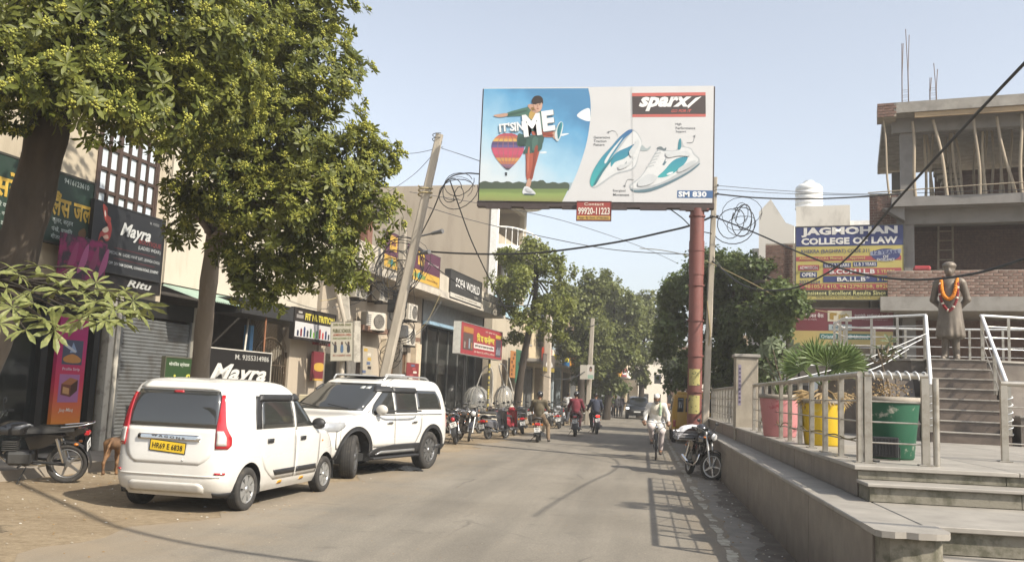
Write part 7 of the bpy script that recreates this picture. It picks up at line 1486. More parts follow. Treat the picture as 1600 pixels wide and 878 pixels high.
# ---- brown dog walking away behind the hatchback
dm_ = mat('brown_fur', (.2, .105, .045), .85, var=.3, scale=6, col2=(.10, .055, .028), mix=(.4, .6))
dpz = [('c', (.25, 0, .43), (-.22, 0, .46), .095, .08), ('e', (.2, 0, .41), (.13, .10, .13)), ('c', (.32, 0, .48), (.45, 0, .56), .065, .055), ('e', (.5, 0, .59), (.075, .06, .06)), ('c', (.55, 0, .575), (.65, 0, .555), .036, .026),
       ('c', (.48, .045, .63), (.46, .07, .7), .022, .008), ('c', (.48, -.045, .63), (.46, -.07, .7), .022, .008), ('c', (-.28, 0, .5), (-.4, 0, .42), .022, .016), ('c', (-.4, 0, .42), (-.44, .02, .3), .016, .01)]
for s, dx in ((1, .04), (-1, -.05)):
    dpz += [('c', (.24, s*.07, .42), (.22+dx, s*.075, .22), .05, .026), ('c', (.22+dx, s*.075, .22), (.23+dx, s*.075, .04), .024, .018), ('c', (.23+dx, s*.075, .025), (.28+dx, s*.075, .02), .022, .018),
            ('c', (-.2, s*.065, .44), (-.15-dx, s*.08, .28), .075, .04), ('c', (-.15-dx, s*.08, .28), (-.27-dx, s*.08, .17), .034, .022), ('c', (-.27-dx, s*.08, .17), (-.25-dx, s*.08, .03), .02, .018), ('c', (-.25-dx, s*.08, .025), (-.2-dx, s*.08, .02), .022, .018)]
dg = skinobj('dog', dpz, dm_, None, .012, .03); tag(dg, 'brown street dog walking away beside the white hatchback', 'dog'); dg.location = G(166, 741)+Vector((0, .25, 0)); dg.rotation_euler = (0, 0, R(105)); dg.scale = (1.15,)*3
# ================================================================== trees and plants
bark = mat('grey_brown_bark', (.17, .135, .098), .95, var=.35, scale=4, bump=.7, bscale=9, stretch=(1, 1, .35), col2=(.25, .205, .155), mix=(.5, .7))
bark_d = mat('dark_bark', (.045, .035, .026), .95, var=.35, scale=4, bump=.7, bscale=9, stretch=(1, 1, .35))  # darker copy of the bark, with the crown's shade put into its colour
LW = np.array([(0, 0, 0), (.4, -.10, .02), (.4, .10, .02), (.72, -.15, .0), (.72, .15, .0), (1.0, 0, -.06), (.4, 0, -.01), (.72, 0, -.035)], np.float32)
LT = np.array([(0, 1, 6), (0, 6, 2), (1, 3, 7), (1, 7, 6), (6, 7, 4), (6, 4, 2), (3, 5, 7), (7, 5, 4)])
OV = np.array([(1, 0, 0), (-1, 0, 0), (0, 1, 0), (0, -1, 0), (0, 0, 1), (0, 0, -1)], np.float32); OT = np.array([(0, 2, 4), (2, 1, 4), (1, 3, 4), (3, 0, 4), (2, 0, 5), (1, 2, 5), (3, 1, 5), (0, 3, 5)])
def rx(a): c, s = math.cos(a), math.sin(a); return np.array(((1, 0, 0), (0, c, -s), (0, s, c)))
def ry(a): c, s = math.cos(a), math.sin(a); return np.array(((c, 0, s), (0, 1, 0), (-s, 0, c)))
def rz_(a): c, s = math.cos(a), math.sin(a); return np.array(((c, -s, 0), (s, c, 0), (0, 0, 1)))
def whorl_t(nl, seed, tilt=25, wide=1.0, jit=14):
    r = np.random.default_rng(seed); V, F = [], []
    for i in range(nl):
        M = rz_(2*PI*i/nl+r.uniform(-.2, .2)) @ ry(-R(tilt+r.uniform(-jit, jit))) @ rx(r.uniform(-.5, .5)); v = LW*np.array((1, wide, 1))*r.uniform(.75, 1.1); v = v.copy(); v[:, 2] -= r.uniform(.1, .3)*v[:, 0]**2
        F.append(LT+len(V)*8); V.append((v @ M.T))
    return np.concatenate(V), np.concatenate(F)
def cluster_t(n, seed):
    r = np.random.default_rng(seed); V, F = [], []
    for i in range(n):
        a, e = r.uniform(0, 2*PI), r.uniform(.1, 1.5); d = np.array((math.cos(a)*math.cos(e), math.sin(a)*math.cos(e), math.sin(e)))*r.uniform(.25, .5); s = r.uniform(.065, .12)
        F.append(OT+len(V)*6); V.append(OV*s+d)
    return np.concatenate(V), np.concatenate(F)
def frames(nrm, r):
    n = nrm/np.linalg.norm(nrm, axis=1, keepdims=True); a = r.normal(size=n.shape); x = a-(a*n).sum(1, keepdims=True)*n; x /= np.linalg.norm(x, axis=1, keepdims=True); y = np.cross(n, x)
    return np.stack([x, y, n], 2)
def place(T, pos, nrm, size, r):
    """copies of template T at pos, +z along nrm"""
    V, F = T; Fr = frames(nrm, r); out = np.einsum('nij,vj->nvi', Fr, V)*size[:, None, None]+pos[:, None, :]
    return out.reshape(-1, 3), (F[None]+np.arange(len(pos))[:, None, None]*len(V)).reshape(-1, F.shape[1])
def lobes_px(L): return [(np.array(D(a, b, dep)), rp*dep/FPX) for a, b, dep, rp in L]
def noise3(p, s, ph): return (np.sin(p[:, 0]*s+ph)+np.sin(p[:, 1]*s*1.13+ph*2.1)+np.sin(p[:, 2]*s*.94+ph*.7)+.6*np.sin((p[:, 0]+p[:, 2])*s*2.3+ph))/3.6
def crownpts(lobes, dens, r, shell=(.62, 1.05), inner=.3, squash=.9, gap=.15):
    P, N, O = [], [], []
    for c, rad in lobes:
        n = max(6, int(dens*4*PI*rad*rad)); d = r.normal(size=(n, 3)); d /= np.linalg.norm(d, axis=1, keepdims=True)
        d2 = d*np.array((1, 1, squash)); k = rad*(shell[0]+(shell[1]-shell[0])*np.sqrt(r.random(n)))*(1+.34*noise3(d*rad*2+c, 3.4, .7)); ni = int(n*inner); k[:ni] = rad*r.uniform(.25, .7, ni)
        p = c+d2*k[:, None]; keep = noise3(p, 2.6, 1.9) > -1+2*gap*r.random(n)*1.2; P.append(p[keep]); N.append(d[keep]); O.append((k > .78*rad)[keep])
    return np.concatenate(P), np.concatenate(N), np.concatenate(O)
def limbs(par, base, fork, lobes, r0, m, r, seed=3, name='limb'):
    rr = random.Random(seed)
    for c, rad in lobes:
        e = Vector(c)+Vector((rr.uniform(-.3, .3), rr.uniform(-.3, .3), 0)); f = Vector(fork)+Vector((rr.uniform(-.12, .12), rr.uniform(-.12, .12), rr.uniform(-.3, .3))); mid = f.lerp(e, .5)+Vector((rr.uniform(-.2, .2), rr.uniform(-.2, .2), .18*(e-f).length))
        pts = sm2([tuple(f), tuple(mid), tuple(e)], 5, False); MB().tube(pts, [r0*(1-.85*i/(len(pts)-1)) for i in range(len(pts))], 7).obj(name, m, par)
def trunk(par, pts, rad, m):
    p = sm2([tuple(q) for q in pts], 5, False); n = len(p); rr = np.interp(np.linspace(0, 1, n), np.linspace(0, 1, len(rad)), rad)*(1+.06*np.sin(np.arange(n)*1.7)); MB().tube(p, list(rr), 14).obj('trunk', m, par)
leaf_a = leafmat('alstonia_leaf', (.036, .052, .009), (.165, .178, .03), .32, 1.0)
leaf_n = leafmat('near_leaf', (.095, .12, .032), (.24, .245, .09), .25, 3)
flow = mat('green_flower_bud', (.32, .315, .05), .85, var=.25, scale=5, col2=(.15, .17, .03), mix=(.4, .65))
def alstonia(label, base, path, rad, lobes, seed, dens=24, fl=.92, size=.165, bk=bark, fork=None):
    t = thing('tree', label, 'tree', base); r = np.random.default_rng(seed); inv = Vector(base)
    L = [(c-np.array(inv), rd) for c, rd in lobes]; trunk(t, [Vector(q)-inv for q in path], rad, bk)
    limbs(t, None, (Vector(fork) if fork else Vector(path[-1]))-inv, L, rad[-1]*.62, bk, r, seed)
    P, N, OUT = crownpts(L, dens, r); nn = N+np.array((0, 0, .55)); sz = size*r.uniform(.75, 1.2, len(P))
    Vs, Fs, M = [], [], []; o = 0; k = r.integers(0, 5, len(P)); hasf = r.random(len(P)) < fl
    ed = (noise3(P, 1.3, 4.2) > -.35); hasf &= ed & OUT  # pale flowers kept out of the inner crown so its hollows look shaded
    for q in range(5):
        s = k == q; V, F = place(whorl_t(7+q % 3, seed*10+q), P[s], nn[s], sz[s], r); Vs.append(V); Fs.append(F+o); o += len(V); M += [0]*len(F)
        s &= hasf; n2 = nn[s]/np.linalg.norm(nn[s], axis=1, keepdims=True); V, F = place(cluster_t(26, seed*20+q), P[s]+n2*.02, n2, sz[s]*1.0, r); Vs.append(V); Fs.append(F+o); o += len(V); M += [1]*len(F)
    cr = fastmesh('crown', np.concatenate(Vs), np.concatenate(Fs), [leaf_a, flow], M, t); tag(cr, kind='stuff'); return t
T1 = lobes_px([(30, 40, 10.6, 150), (170, 10, 10.9, 150), (300, 50, 11.4, 140), (120, 135, 10.2, 85), (235, 150, 10.8, 92), (-70, 110, 10, 120), (330, 160, 11.8, 85), (20, 130, 10.6, 75), (60, -110, 11, 150), (260, -100, 11.5, 150), (185, 190, 11.2, 42), (285, 215, 11.6, 38)])
b1 = G(-105, 800)
alstonia('large flowering tree at the left edge with a leaning dark trunk', b1, [b1, D(-58, 640, 11.3), D(2, 470, 11.2), D(45, 330, 11.2), D(78, 190, 11.2), D(95, 90, 11.2)], [.36, .29, .26, .25, .24, .2], T1, 5, bk=bark_d, fork=D(85, 150, 11.2))
T2 = lobes_px([(420, 20, 14.6, 115), (470, 110, 14.2, 90), (390, 165, 14, 105), (470, 225, 14, 100), (558, 262, 14.5, 62), (575, 325, 14.6, 55), (365, 285, 13.9, 80), (440, 325, 14, 88), (522, 385, 14.5, 62), (472, 415, 14.8, 44), (330, 225, 14, 70), (405, 415, 14.6, 52), (345, 60, 14, 110), (300, 325, 14.4, 42), (545, 112, 14.4, 36), (505, 20, 14.8, 55), (380, -80, 14.6, 120), (590, 240, 14.7, 36), (282, 300, 14, 26), (285, 365, 14.3, 24), (425, 450, 14.7, 32), (384, 446, 14.6, 30), (358, 395, 14.3, 36), (500, 300, 14.2, 60), (545, 425, 14.6, 32)])
b2 = G(306, 735); d2_ = (b2-EYE).dot(FW)
alstonia('flowering tree with a straight pale trunk rising behind the white hatchback', b2, [b2, D(312, 590, d2_), D(322, 480, d2_), D(334, 380, d2_), D(352, 280, d2_-.6)], [.2, .165, .155, .15, .13], T2, 9, dens=26, fork=D(338, 360, d2_))
# low branch of the left tree, leaf by leaf
lt1 = [o for o in C.objects if o.name == 'tree'][0]
lmesh = []
for q in range(3):
    v = LW.copy()*np.array((1, .9, 1)); v[:, 2] -= (.12+.1*q)*v[:, 0]**2; me = bpy.data.meshes.new('leaf'); me.from_pydata(v.tolist(), [], LT.tolist()); me.materials.append(leaf_n); me.update(); lmesh.append(me)
br_ = bpy.data.objects.new('low_branch', None); C.objects.link(br_); br_.parent = lt1; r = np.random.default_rng(3); tw = MB(); nleaf = 0
spots = [(20, 480, 7.6), (48, 455, 7.9), (70, 500, 7.5), (100, 478, 7.8), (125, 500, 7.6), (150, 470, 8), (178, 482, 8.1), (208, 470, 8.2), (228, 480, 8.3), (195, 455, 8.4), (30, 430, 8.2), (75, 432, 8.2), (110, 436, 8.3), (150, 442, 8.4), (0, 505, 7.4), (40, 515, 7.4), (10, 450, 8), (85, 515, 7.5), (130, 458, 8.1), (170, 455, 8.2), (55, 475, 7.7), (215, 490, 8.1), (190, 500, 8), (90, 455, 8.2), (140, 490, 7.9), (165, 500, 7.9), (60, 415, 8.6), (120, 418, 8.7), (-20, 470, 7.6), (5, 425, 8.4)]
root = D(-40, 440, 9.4)
for a, b, dep in spots:
    c = np.array(D(a, b, dep)); inv = np.array(b1); mid = (c*.55+np.array(root)*.45)+np.array((0, 0, .06)); tw.tube(sm2([tuple(np.array(root)-inv), tuple(mid-inv), tuple(c-inv)], 4, False), [.02, .017, .015, .013, .012, .011, .01, .008, .006], 5)
    n = r.normal(size=3)*.35+np.array((.15, -.25, 1)); Fm = frames(n[None], r)[0]; k = int(r.integers(8, 11))
    for i in range(k):
        M = Fm @ rz_(2*PI*i/k+r.uniform(-.2, .2)) @ ry(R(r.uniform(-22, 18))) @ rx(r.uniform(-.4, .4)); s = r.uniform(.15, .215)
        o = bpy.data.objects.new('leaf', lmesh[nleaf % 3]); C.objects.link(o); o.parent = br_; m4 = Matrix.Identity(4)
        for x in range(3):
            for y in range(3): m4[x][y] = M[x, y]*s
            m4[x][3] = c[x]-inv[x]
        o.matrix_local = m4; nleaf += 1
tw.obj('twig', bark_d, br_)
# ---- street trees: clumps of small leaves
def clump_t(n, seed, ln=.5, wd=.22, spread=.55):
    r = np.random.default_rng(seed); V, F = [], []
    for i in range(n):
        p = r.normal(size=3)*spread*.5; M = rz_(r.uniform(0, 6.28)) @ ry(r.uniform(-.3, 1.0)) @ rx(r.uniform(-.8, .8)); s = r.uniform(.7, 1.2)
        v = np.array([(0, 0, 0), (.5*ln, -wd, .04), (ln, 0, -.08), (.5*ln, wd, .04)])*s; F.append(np.array([(0, 1, 2), (0, 2, 3)])+len(V)*4); V.append(v @ M.T+p)
    return np.concatenate(V), np.concatenate(F)
def street_tree(label, base, path, rad, lobes, seed, m, dens=9, size=.34, bk=bark_d, group=None, gap=.3, nl=14):
    t = thing('tree', label, 'tree', base, 0, group); r = np.random.default_rng(seed); inv = Vector(base); L = [(c-np.array(inv), rd) for c, rd in lobes]
    trunk(t, [Vector(q)-inv for q in path], rad, bk); limbs(t, None, Vector(path[-1])-inv, L, rad[-1]*.6, bk, r, seed); L0 = L; L = []
    for c, rd in L0:
        L.append((c, rd*.62))
        for _ in range(6):
            d = r.normal(size=3); d /= np.linalg.norm(d); L.append((c+d*rd*r.uniform(.5, .95)*np.array((1, 1, .85)), rd*r.uniform(.22, .42)))
    P, N, _ = crownpts(L, dens, r, (.5, 1.18), .3, .9, gap); k = r.integers(0, 4, len(P)); Vs, Fs = [], []; o = 0
    for q in range(4):
        s = k == q; V, F = place(clump_t(nl, seed*7+q), P[s], (N[s]*.6+np.array((0, 0, .6))), size*r.uniform(.7, 1.25, s.sum()), r); Vs.append(V); Fs.append(F+o); o += len(V)
    tag(fastmesh('crown', np.concatenate(Vs), np.concatenate(Fs), m, None, t), kind='stuff'); return t
lf_y = leafmat('yellow_green_leaf', (.10, .125, .024), (.22, .235, .055), .34, .9)
lf_o = leafmat('olive_leaf', (.075, .095, .025), (.165, .18, .05), .34, .5)
lf_d = leafmat('deep_green_leaf', (.05, .08, .025), (.13, .165, .05), .34, .7)
bt = G(803, 668); dt = (bt-EYE).dot(FW)
street_tree('leaning roadside tree with loose yellow green crown beside the furniture shop', bt, [bt, D(812, 600, dt), D(822, 540, dt), D(834, 480, dt), D(838, 440, dt)], [.22, .18, .16, .14, .1], lobes_px([(a, b, dt*k, q) for a, b, k, q in ((835, 405, 1, 40), (795, 400, 1.02, 30), (868, 425, .98, 32), (812, 445, .97, 40), (858, 465, 1, 36), (790, 470, 1.03, 28), (880, 480, 1.02, 30), (835, 495, .98, 32), (775, 440, 1.02, 22), (870, 515, 1, 24), (805, 530, 1.0, 18), (825, 380, 1.0, 18))]), 21, lf_y, 17, .26, gap=.75)
gt = 'trees shading the far left side of the street'
for i, (px, dep, lob, lab, m_) in enumerate((
    (905, 56, [(900, 480, 45), (925, 450, 40), (890, 530, 40), (930, 510, 45), (915, 560, 35), (885, 470, 28)], 'dense olive tree beyond the thin far pole, left of the group', lf_o),
    (948, 62, [(960, 470, 50), (985, 500, 45), (940, 520, 45), (975, 550, 45), (950, 590, 35), (960, 450, 30)], 'tall olive tree in the middle of the far left group', lf_o),
    (1000, 72, [(1010, 500, 40), (1030, 530, 35), (995, 550, 38), (1020, 470, 30), (1005, 585, 22)], 'olive tree reaching over the far road, right of the group', lf_o),
    (918, 64, [(910, 590, 28), (940, 610, 26), (925, 570, 30), (955, 600, 24)], 'low dark tree under the far left crowns', lf_d))):
    b = D(px, 620, dep); b.z = 0; q0 = [(a, c_, dep*1.0+random.uniform(-1.5, 1.5), q) for a, c_, q in lob]; cx = sum(a for a, _, _, in lob)/len(lob); cy_ = max(c_ for _, c_, _ in lob)
    street_tree(lab, b, [b, b+Vector((.1, 0, 1.6)), D(px+3, 585, dep), D((px+cx)/2, 545, dep)], [.3, .24, .2, .16], lobes_px(q0), 40+i, m_, 9, .4, group=gt, gap=.6, nl=16)
b = D(1128, 640, 32); b.z = 0
street_tree('big dark green tree on the right behind the maroon post', b, [b, b+Vector((.1, 0, 1.5)), D(1132, 560, 32), D(1138, 510, 31.5)], [.32, .27, .23, .2], lobes_px([(a, c_, dp_, q) for a, c_, dp_, q in ((1120, 440, 31.5, 58), (1070, 455, 32, 45), (1175, 438, 29, 52), (1218, 462, 26, 42), (1060, 505, 32, 40), (1135, 515, 31, 62), (1195, 505, 27, 52), (1085, 560, 32, 45), (1150, 575, 31, 48), (1095, 425, 32, 36), (1150, 412, 31, 34), (1243, 475, 25, 26), (1040, 540, 32.5, 26), (1060, 590, 32.5, 24), (1200, 560, 27, 42), (1046, 470, 32.5, 24), (1228, 505, 25.6, 30), (1190, 420, 28.5, 26))]), 61, lf_d, 18, .27, gap=.5, nl=16)
b = D(1068, 640, 75); b.z = 0
street_tree('pale street tree between the yellow van and the far houses', b, [b, D(1068, 600, 75), D(1066, 585, 75)], [.2, .16, .12], lobes_px([(1060, 570, 75, 22), (1080, 560, 76, 24), (1050, 560, 74, 20)]), 71, lf_d, 5, .6)
# tree above and behind the camera's right shoulder is not in view; nothing is built there

# ---- frangipani behind the pillar
def leafwhorls(par, spots, size, m, r, base, stem_m, nl=(8, 12), wide=1.3, tilt=(-10, 40)):
    me = bpy.data.meshes.new('leaf'); v = LW.copy()*np.array((1, wide, 1)); v[:, 2] -= .18*v[:, 0]**2; me.from_pydata(v.tolist(), [], LT.tolist()); me.materials.append(m); me.update()
    for c in spots:
        c = np.array(c); MB().tube(sm2([base, tuple((np.array(base)+c)/2+np.array((0, 0, -.05))), tuple(c)], 3, False), [.02, .018, .016, .015, .014, .012, .01], 5).obj('stem', stem_m, par)
        n = r.normal(size=3)*.4+np.array((0, -.3, 1)); Fm = frames(n[None], r)[0]; k = int(r.integers(*nl))
        for i in range(k):
            M = Fm @ rz_(2*PI*i/k+r.uniform(-.2, .2)) @ ry(-R(r.uniform(*tilt))); s = size*r.uniform(.75, 1.15); o = bpy.data.objects.new('leaf', me); C.objects.link(o); o.parent = par; m4 = Matrix.Identity(4)
            for x in range(3):
                for y in range(3): m4[x][y] = M[x, y]*s
                m4[x][3] = c[x]
            o.matrix_local = m4
fl_m = leafmat('frangipani_leaf', (.07, .10, .05), (.17, .19, .11), .2, 2)
fb_ = D(1225, 640, 21.5); fb_.z = 1.1
fp = thing('frangipani', 'frangipani with large pale leaves behind the stone pillar', 'plant', fb_); MB().tube([(0, 0, 0), (.05, 0, .5), (0, 0, .9)], [.06, .05, .045], 8).obj('trunk', bark, fp)
leafwhorls(fp, [tuple(np.array(D(a, b_, dp_))-np.array(fb_)) for a, b_, dp_ in ((1192, 548, 21.4), (1205, 536, 21.3), (1222, 545, 21), (1238, 556, 21.3), (1210, 562, 21), (1190, 575, 21.4), (1246, 572, 21.6), (1225, 574, 21.1), (1205, 585, 21.3), (1240, 540, 21.8))], .24, fl_m, np.random.default_rng(8), (0, 0, .9), bark)
# ---- tubs on the platform
def tub(name, label, loc, r, h, col, worn, soil=True):
    t = thing(name, label, 'planter', loc); m = mat('tub_'+label[:12].replace(' ', '_'), col, .6, var=.15, scale=4, col2=worn, mix=(.6, .68), bump=.08)
    MB().lathe([(0, 0), (r*.74, 0), (r*.78, .02), (r*.97, h*.9)], 28).obj('tub', m, t)
    MB().lathe([(r*.95, h*.9), (r*1.04, h*.91), (r*1.05, h), (r*.98, h), (r*.92, h*.9), (0, h*.9)], 28).obj('rim', mat('tub_rim', (.25, .22, .18), .8, var=.2), t); MB().lathe([(r*.92, h*.905), (r*.4, h*.93), (0, h*.93)], 20).obj('soil', mat('soil', (.07, .05, .035), .95, bump=.5), t); return t
# sizes read off the photograph at each tub's distance
tg_ = tub('planter', 'large worn green tub with a bare shrub near the floodlight', G(1391, 716, 1.1), .31, .66, (.006, .07, .034), (.36, .34, .28))
ty = tub('planter', 'bright yellow tub holding a fan palm behind the railing', G(1291, 697, 1.1)+Vector((0, .25, 0)), .30, .62, (.5, .33, .008), (.52, .42, .1))
tp = tub('planter', 'faded pink tub with spiky green plant, farthest along the railing', G(1222, 683, 1.1)+Vector((0, .25, 0)), .33, .68, (.42, .17, .17), (.3, .035, .05))
# fan palm
pf = leafmat('palm_green', (.05, .085, .02), (.12, .16, .05), .2, 4); pd_ = leafmat('palm_dry', (.22, .15, .07), (.34, .25, .13), .2, 4)
def fan(par, tip, n, base, m, ln, half=70):
    b0, c = np.array(base), np.array(tip); ax = c-b0; ax = ax/np.linalg.norm(ax); sd = np.cross(ax, (0.2, -.8, .3)); sd /= np.linalg.norm(sd); nr = np.cross(sd, ax); mb = MB(); mb.tube([base, tuple(tip)], .012, 5)
    for i in range(n):
        a = R(-half+2*half*i/(n-1)); d = ax*math.cos(a)+sd*math.sin(a); pr = np.cross(d, nr); l = ln*(.85+.15*math.cos(a)); p1 = c+d*l*.55+nr*.02*(-1)**i; p2 = c+d*l-np.array((0, 0, .08*l))
        mb.add([tuple(c), tuple(p1+pr*.022), tuple(p2), tuple(p1-pr*.022), tuple(p1+nr*.014)], [(0, 1, 4), (1, 2, 4), (2, 3, 4), (3, 0, 4)])
    mb.obj('frond', m, par, fix=False)
pm3 = thing('fan_palm', 'fan palm with dry lower fronds growing in the yellow tub', 'plant', ty.location+Vector((0, 0, .56))); MB().tube([(0, 0, 0), (0, 0, .25)], [.07, .06], 8).obj('trunk', bark, pm3)
rr = random.Random(4)
for k in range(9):
    a = k*2.4; fan(pm3, (.26*math.cos(a), .2*math.sin(a), .44+.16*rr.random()), 17, (0, 0, .22), pf, .40)
for k in range(6): a = k*1.05+.4; fan(pm3, (.15*math.cos(a), .15*math.sin(a), .14), 9, (0, 0, .22), pd_, .3, 35)
sp = thing('spiky_plant', 'spiky green plant growing in the pink tub', 'plant', tp.location+Vector((0, 0, .62)))
for k in range(26):
    a, e = k*2.4, R(35+45*rr.random()); l = .3+.2*rr.random(); d = Vector((math.cos(a)*math.cos(e), math.sin(a)*math.cos(e), math.sin(e))); s_ = Vector((-math.sin(a), math.cos(a), 0))*.014; p1 = d*l*.5+Vector((0, 0, .02)); p2 = d*l-Vector((0, 0, .06))
    MB().add([tuple(-s_), tuple(s_), tuple(p1+s_), tuple(p1-s_), tuple(p2)], [(0, 1, 2, 3), (3, 2, 4)]).obj('blade', pf, sp, fix=False)
sh = thing('shrub', 'thin shrub with a few leaves growing in the green tub', 'plant', tg_.location+Vector((0, 0, .58))); hpx = tg_.location+Vector((0, 0, .58))
MB().tube(sm2([(0, 0, 0), (.0, .02, .2), (-.07, .03, .45), (-.06, .05, .65)], 3, False), [.014]*5+[.01]*5, 6).obj('trunk', bark, sh)
leafwhorls(sh, [(-.12, 0, .6), (.02, .05, .68), (-.02, 0, .52), (-.18, .05, .5), (.06, 0, .58)], .10, fl_m, np.random.default_rng(12), (-.06, .05, .5), bark, (5, 9), 1.1)
rr = np.random.default_rng(6); P_ = rr.normal(size=(60, 3))*np.array((.16, .12, .07))+np.array((-.1, 0, .12)); V, F = place(clump_t(6, 3, .5, .15, .6), P_, rr.normal(size=(60, 3)), np.full(60, .07), rr); tag(fastmesh('dry_leaves', V, F, pd_, None, sh), kind='stuff')
# ================================================================== poles, wires, air conditioners, small things
cpole = mat('concrete_pole', (.36, .32, .26), .9, var=.2, scale=3, bump=.2, stretch=(1, 1, .3))
cabm = mat('black_cable', (.012, .012, .013), .6); wirem = mat('grey_wire', (.07, .07, .07), .6); tanw = mat('tan_wire', (.3, .24, .12), .7)
def tpole(par, a, b, w0, w1, m=cpole):
    a, b = Vector(a), Vector(b); d = (b-a).normalized(); x = Vector((1, 0, 0)); x = (x-d*x.dot(d)).normalized(); y = d.cross(x); v = []
    for p, q in ((a, w0), (b, w1)): v += [p+x*q*sx*.5+y*q*sy*.42 for sx, sy in ((-1, -.7), (-.7, -1), (.7, -1), (1, -.7), (1, .7), (.7, 1), (-.7, 1), (-1, .7))]
    return MB().add(v, [(i, (i+1) % 8, 8+(i+1) % 8, 8+i) for i in range(8)]+[tuple(reversed(range(8))), tuple(range(8, 16))]).obj('shaft', m, par)
def dep_of(p): return (Vector(p)-EYE).dot(FW)
s_, z_ = fac(621, 600, 1.7); vb_ = FS(s_, 1.7, 0); dv_ = dep_of(vb_)
vp = thing('utility_pole', 'upright concrete utility pole hung with meter boxes and tangled wires', 'utility pole', vb_); top = D(630, 347, dv_); tpole(vp, (0, 0, 0), top-vb_, .30, .22)
s_, z_ = fac(582, 600, 2.0); lb_ = FS(s_, 2.0, 0); dl_ = dep_of(lb_)
lp_ = thing('utility_pole', 'long leaning concrete pole crossing above the bank sign', 'utility pole', lb_); tpole(lp_, (0, 0, 0), D(687, 210, dl_)-lb_, .31, .2)
MB().tube([tuple(D(683, 222, dl_)-lb_+Vector((.14*math.cos(a), .14*math.sin(a), .02*a))) for a in np.linspace(0, 12, 24)], .012, 5).obj('tie_wire', wirem, lp_)
MB().tube([tuple(D(664, 308, dl_)-lb_+Vector((.2*math.cos(a), .2*math.sin(a), .02*a))) for a in np.linspace(0, 16, 30)], .025, 5).obj('rope', tanw, lp_)
for k, (a, b) in enumerate((((648, 371), (688, 362)), ((646, 398), (668, 394)))):
    p0, p1 = D(a[0], a[1], dv_)-vb_, D(b[0], b[1], dv_-.6)-vb_; arm = MB().tube([tuple(p0), tuple(p1)], .03, 6).obj('lamp_arm', grey_pl, vp)
    q = (p1-p0).normalized(); MB().tube([tuple(p1-q*.35), tuple(p1+q*.1)], [.05, .075], 6).obj('lamp_head', grey_pl, arm)
for k, (px, py, w_, h_) in enumerate(((617, 500, .45, .62), (625, 470, .42, .5), (628, 518, .36, .4), (614, 478, .3, .4))):
    q = D(px, py, dv_-.35)-vb_; MB().bev(q.x-w_/2, q.x+w_/2, q.y-.12, q.y+.12, q.z-h_/2, q.z+h_/2, .02).obj('meter_box', [mat('meter_grey', (.25, .24, .22), .6), blackm][k == 3 or k == 1], vp)
rp0 = D(1101, 648, 27); rb = Vector((rp0.x, rp0.y, 0)); rp = thing('utility_pole', 'slim concrete pole standing just behind the maroon billboard post', 'utility pole', rb); rt = D(1117, 277, 27); tpole(rp, (0, 0, 0), rt-rb, .21, .15)
for py in (290, 303, 338): q = D(1116, py, 27)-rb; MB().bev(q.x-.13, q.x+.13, q.y-.06, q.y+.06, q.z-.025, q.z+.025, .01).obj('insulator', blackm, rp)
MB().tube([tuple(D(1105, 470, 26.9)-rb), tuple(D(1110, 520, 26.8)-rb), tuple(D(1104, 560, 26.9)-rb)], .02, 5).obj('loose_wire', tanw, rp)
f0 = D(918, 632, 50); f0.z = 0; fpz = thing('utility_pole', 'thin far pole with portrait posters standing before the olive trees', 'utility pole', f0); tpole(fpz, (0, 0, 0), D(926, 497, 50)-f0, .3, .22)
MB().tube([tuple(D(918, 512, 50)-f0), tuple(D(934, 506, 49.5)-f0)], .03, 5).obj('cross_arm', grey_pl, fpz)
for k, (px, c) in enumerate(((912, '#b9b2a4'), (923, '#c9c2b8'))):
    q = board('pole_poster', ['faded pale poster left on the thin far pole', 'portrait poster of a dark haired person on the thin far pole'][k], D(px-6, 592, 49.6), R(8), 11/1400*50, 22/1400*50, .03, c, cat='poster'); w_, h_ = 11/1400*50, 22/1400*50
    if k: flat(q, sm2([(w_*.35, h_*.55), (w_*.65, h_*.55), (w_*.7, h_*.8), (w_*.5, h_*.9), (w_*.32, h_*.8)], 4), '#3a2f2c'); flat(q, sm2([(w_*.4, h_*.55), (w_*.62, h_*.55), (w_*.62, h_*.72), (w_*.4, h_*.72)], 4), '#a87a62', -.008); rect(q, w_*.1, w_*.9, h_*.05, h_*.3, '#8fae9a', -.004)
s_, z_ = fac(853, 640, 1.2); wb = FS(s_, 1.2, 0); dw = dep_of(wb); wpz = thing('utility_pole', 'pale square pole in front of the far left shops', 'utility pole', wb); tpole(wpz, (0, 0, 0), D(857, 490, dw)-wb, .5, .42, mat('pale_pole', (.42, .36, .29), .9, var=.15))
# leaning lamp post with tin sheet carrying the school board
s0 = D(528, 700, 25.2); s0.z = 0; spz = thing('lamp_post', 'short leaning post with a bent tin strip behind the school board', 'post', s0); MB().tube([(0, 0, 0), tuple(D(538, 500, 25.2)-s0), tuple(D(520, 425, 25.2)-s0)], .07, 8).obj('shaft', cpole, spz)
a, b, c_, e = [D(x, y, 25.3)-s0 for x, y in ((528, 440), (543, 440), (547, 500), (536, 500))]; MB().add([tuple(a), tuple(b), tuple(c_), tuple(e)]+[tuple(q+Vector((0, .05, 0))) for q in (a, b, c_, e)], [(0, 1, 2, 3), (4, 7, 6, 5), (0, 4, 5, 1), (1, 5, 6, 2), (2, 6, 7, 3), (3, 7, 4, 0)]).obj('tin_strip', wp, spz)
MB().cyl((.2, .1, 0), tuple(D(540, 560, 25.3)-s0), .03, n=6).obj('stay', blackm, spz)
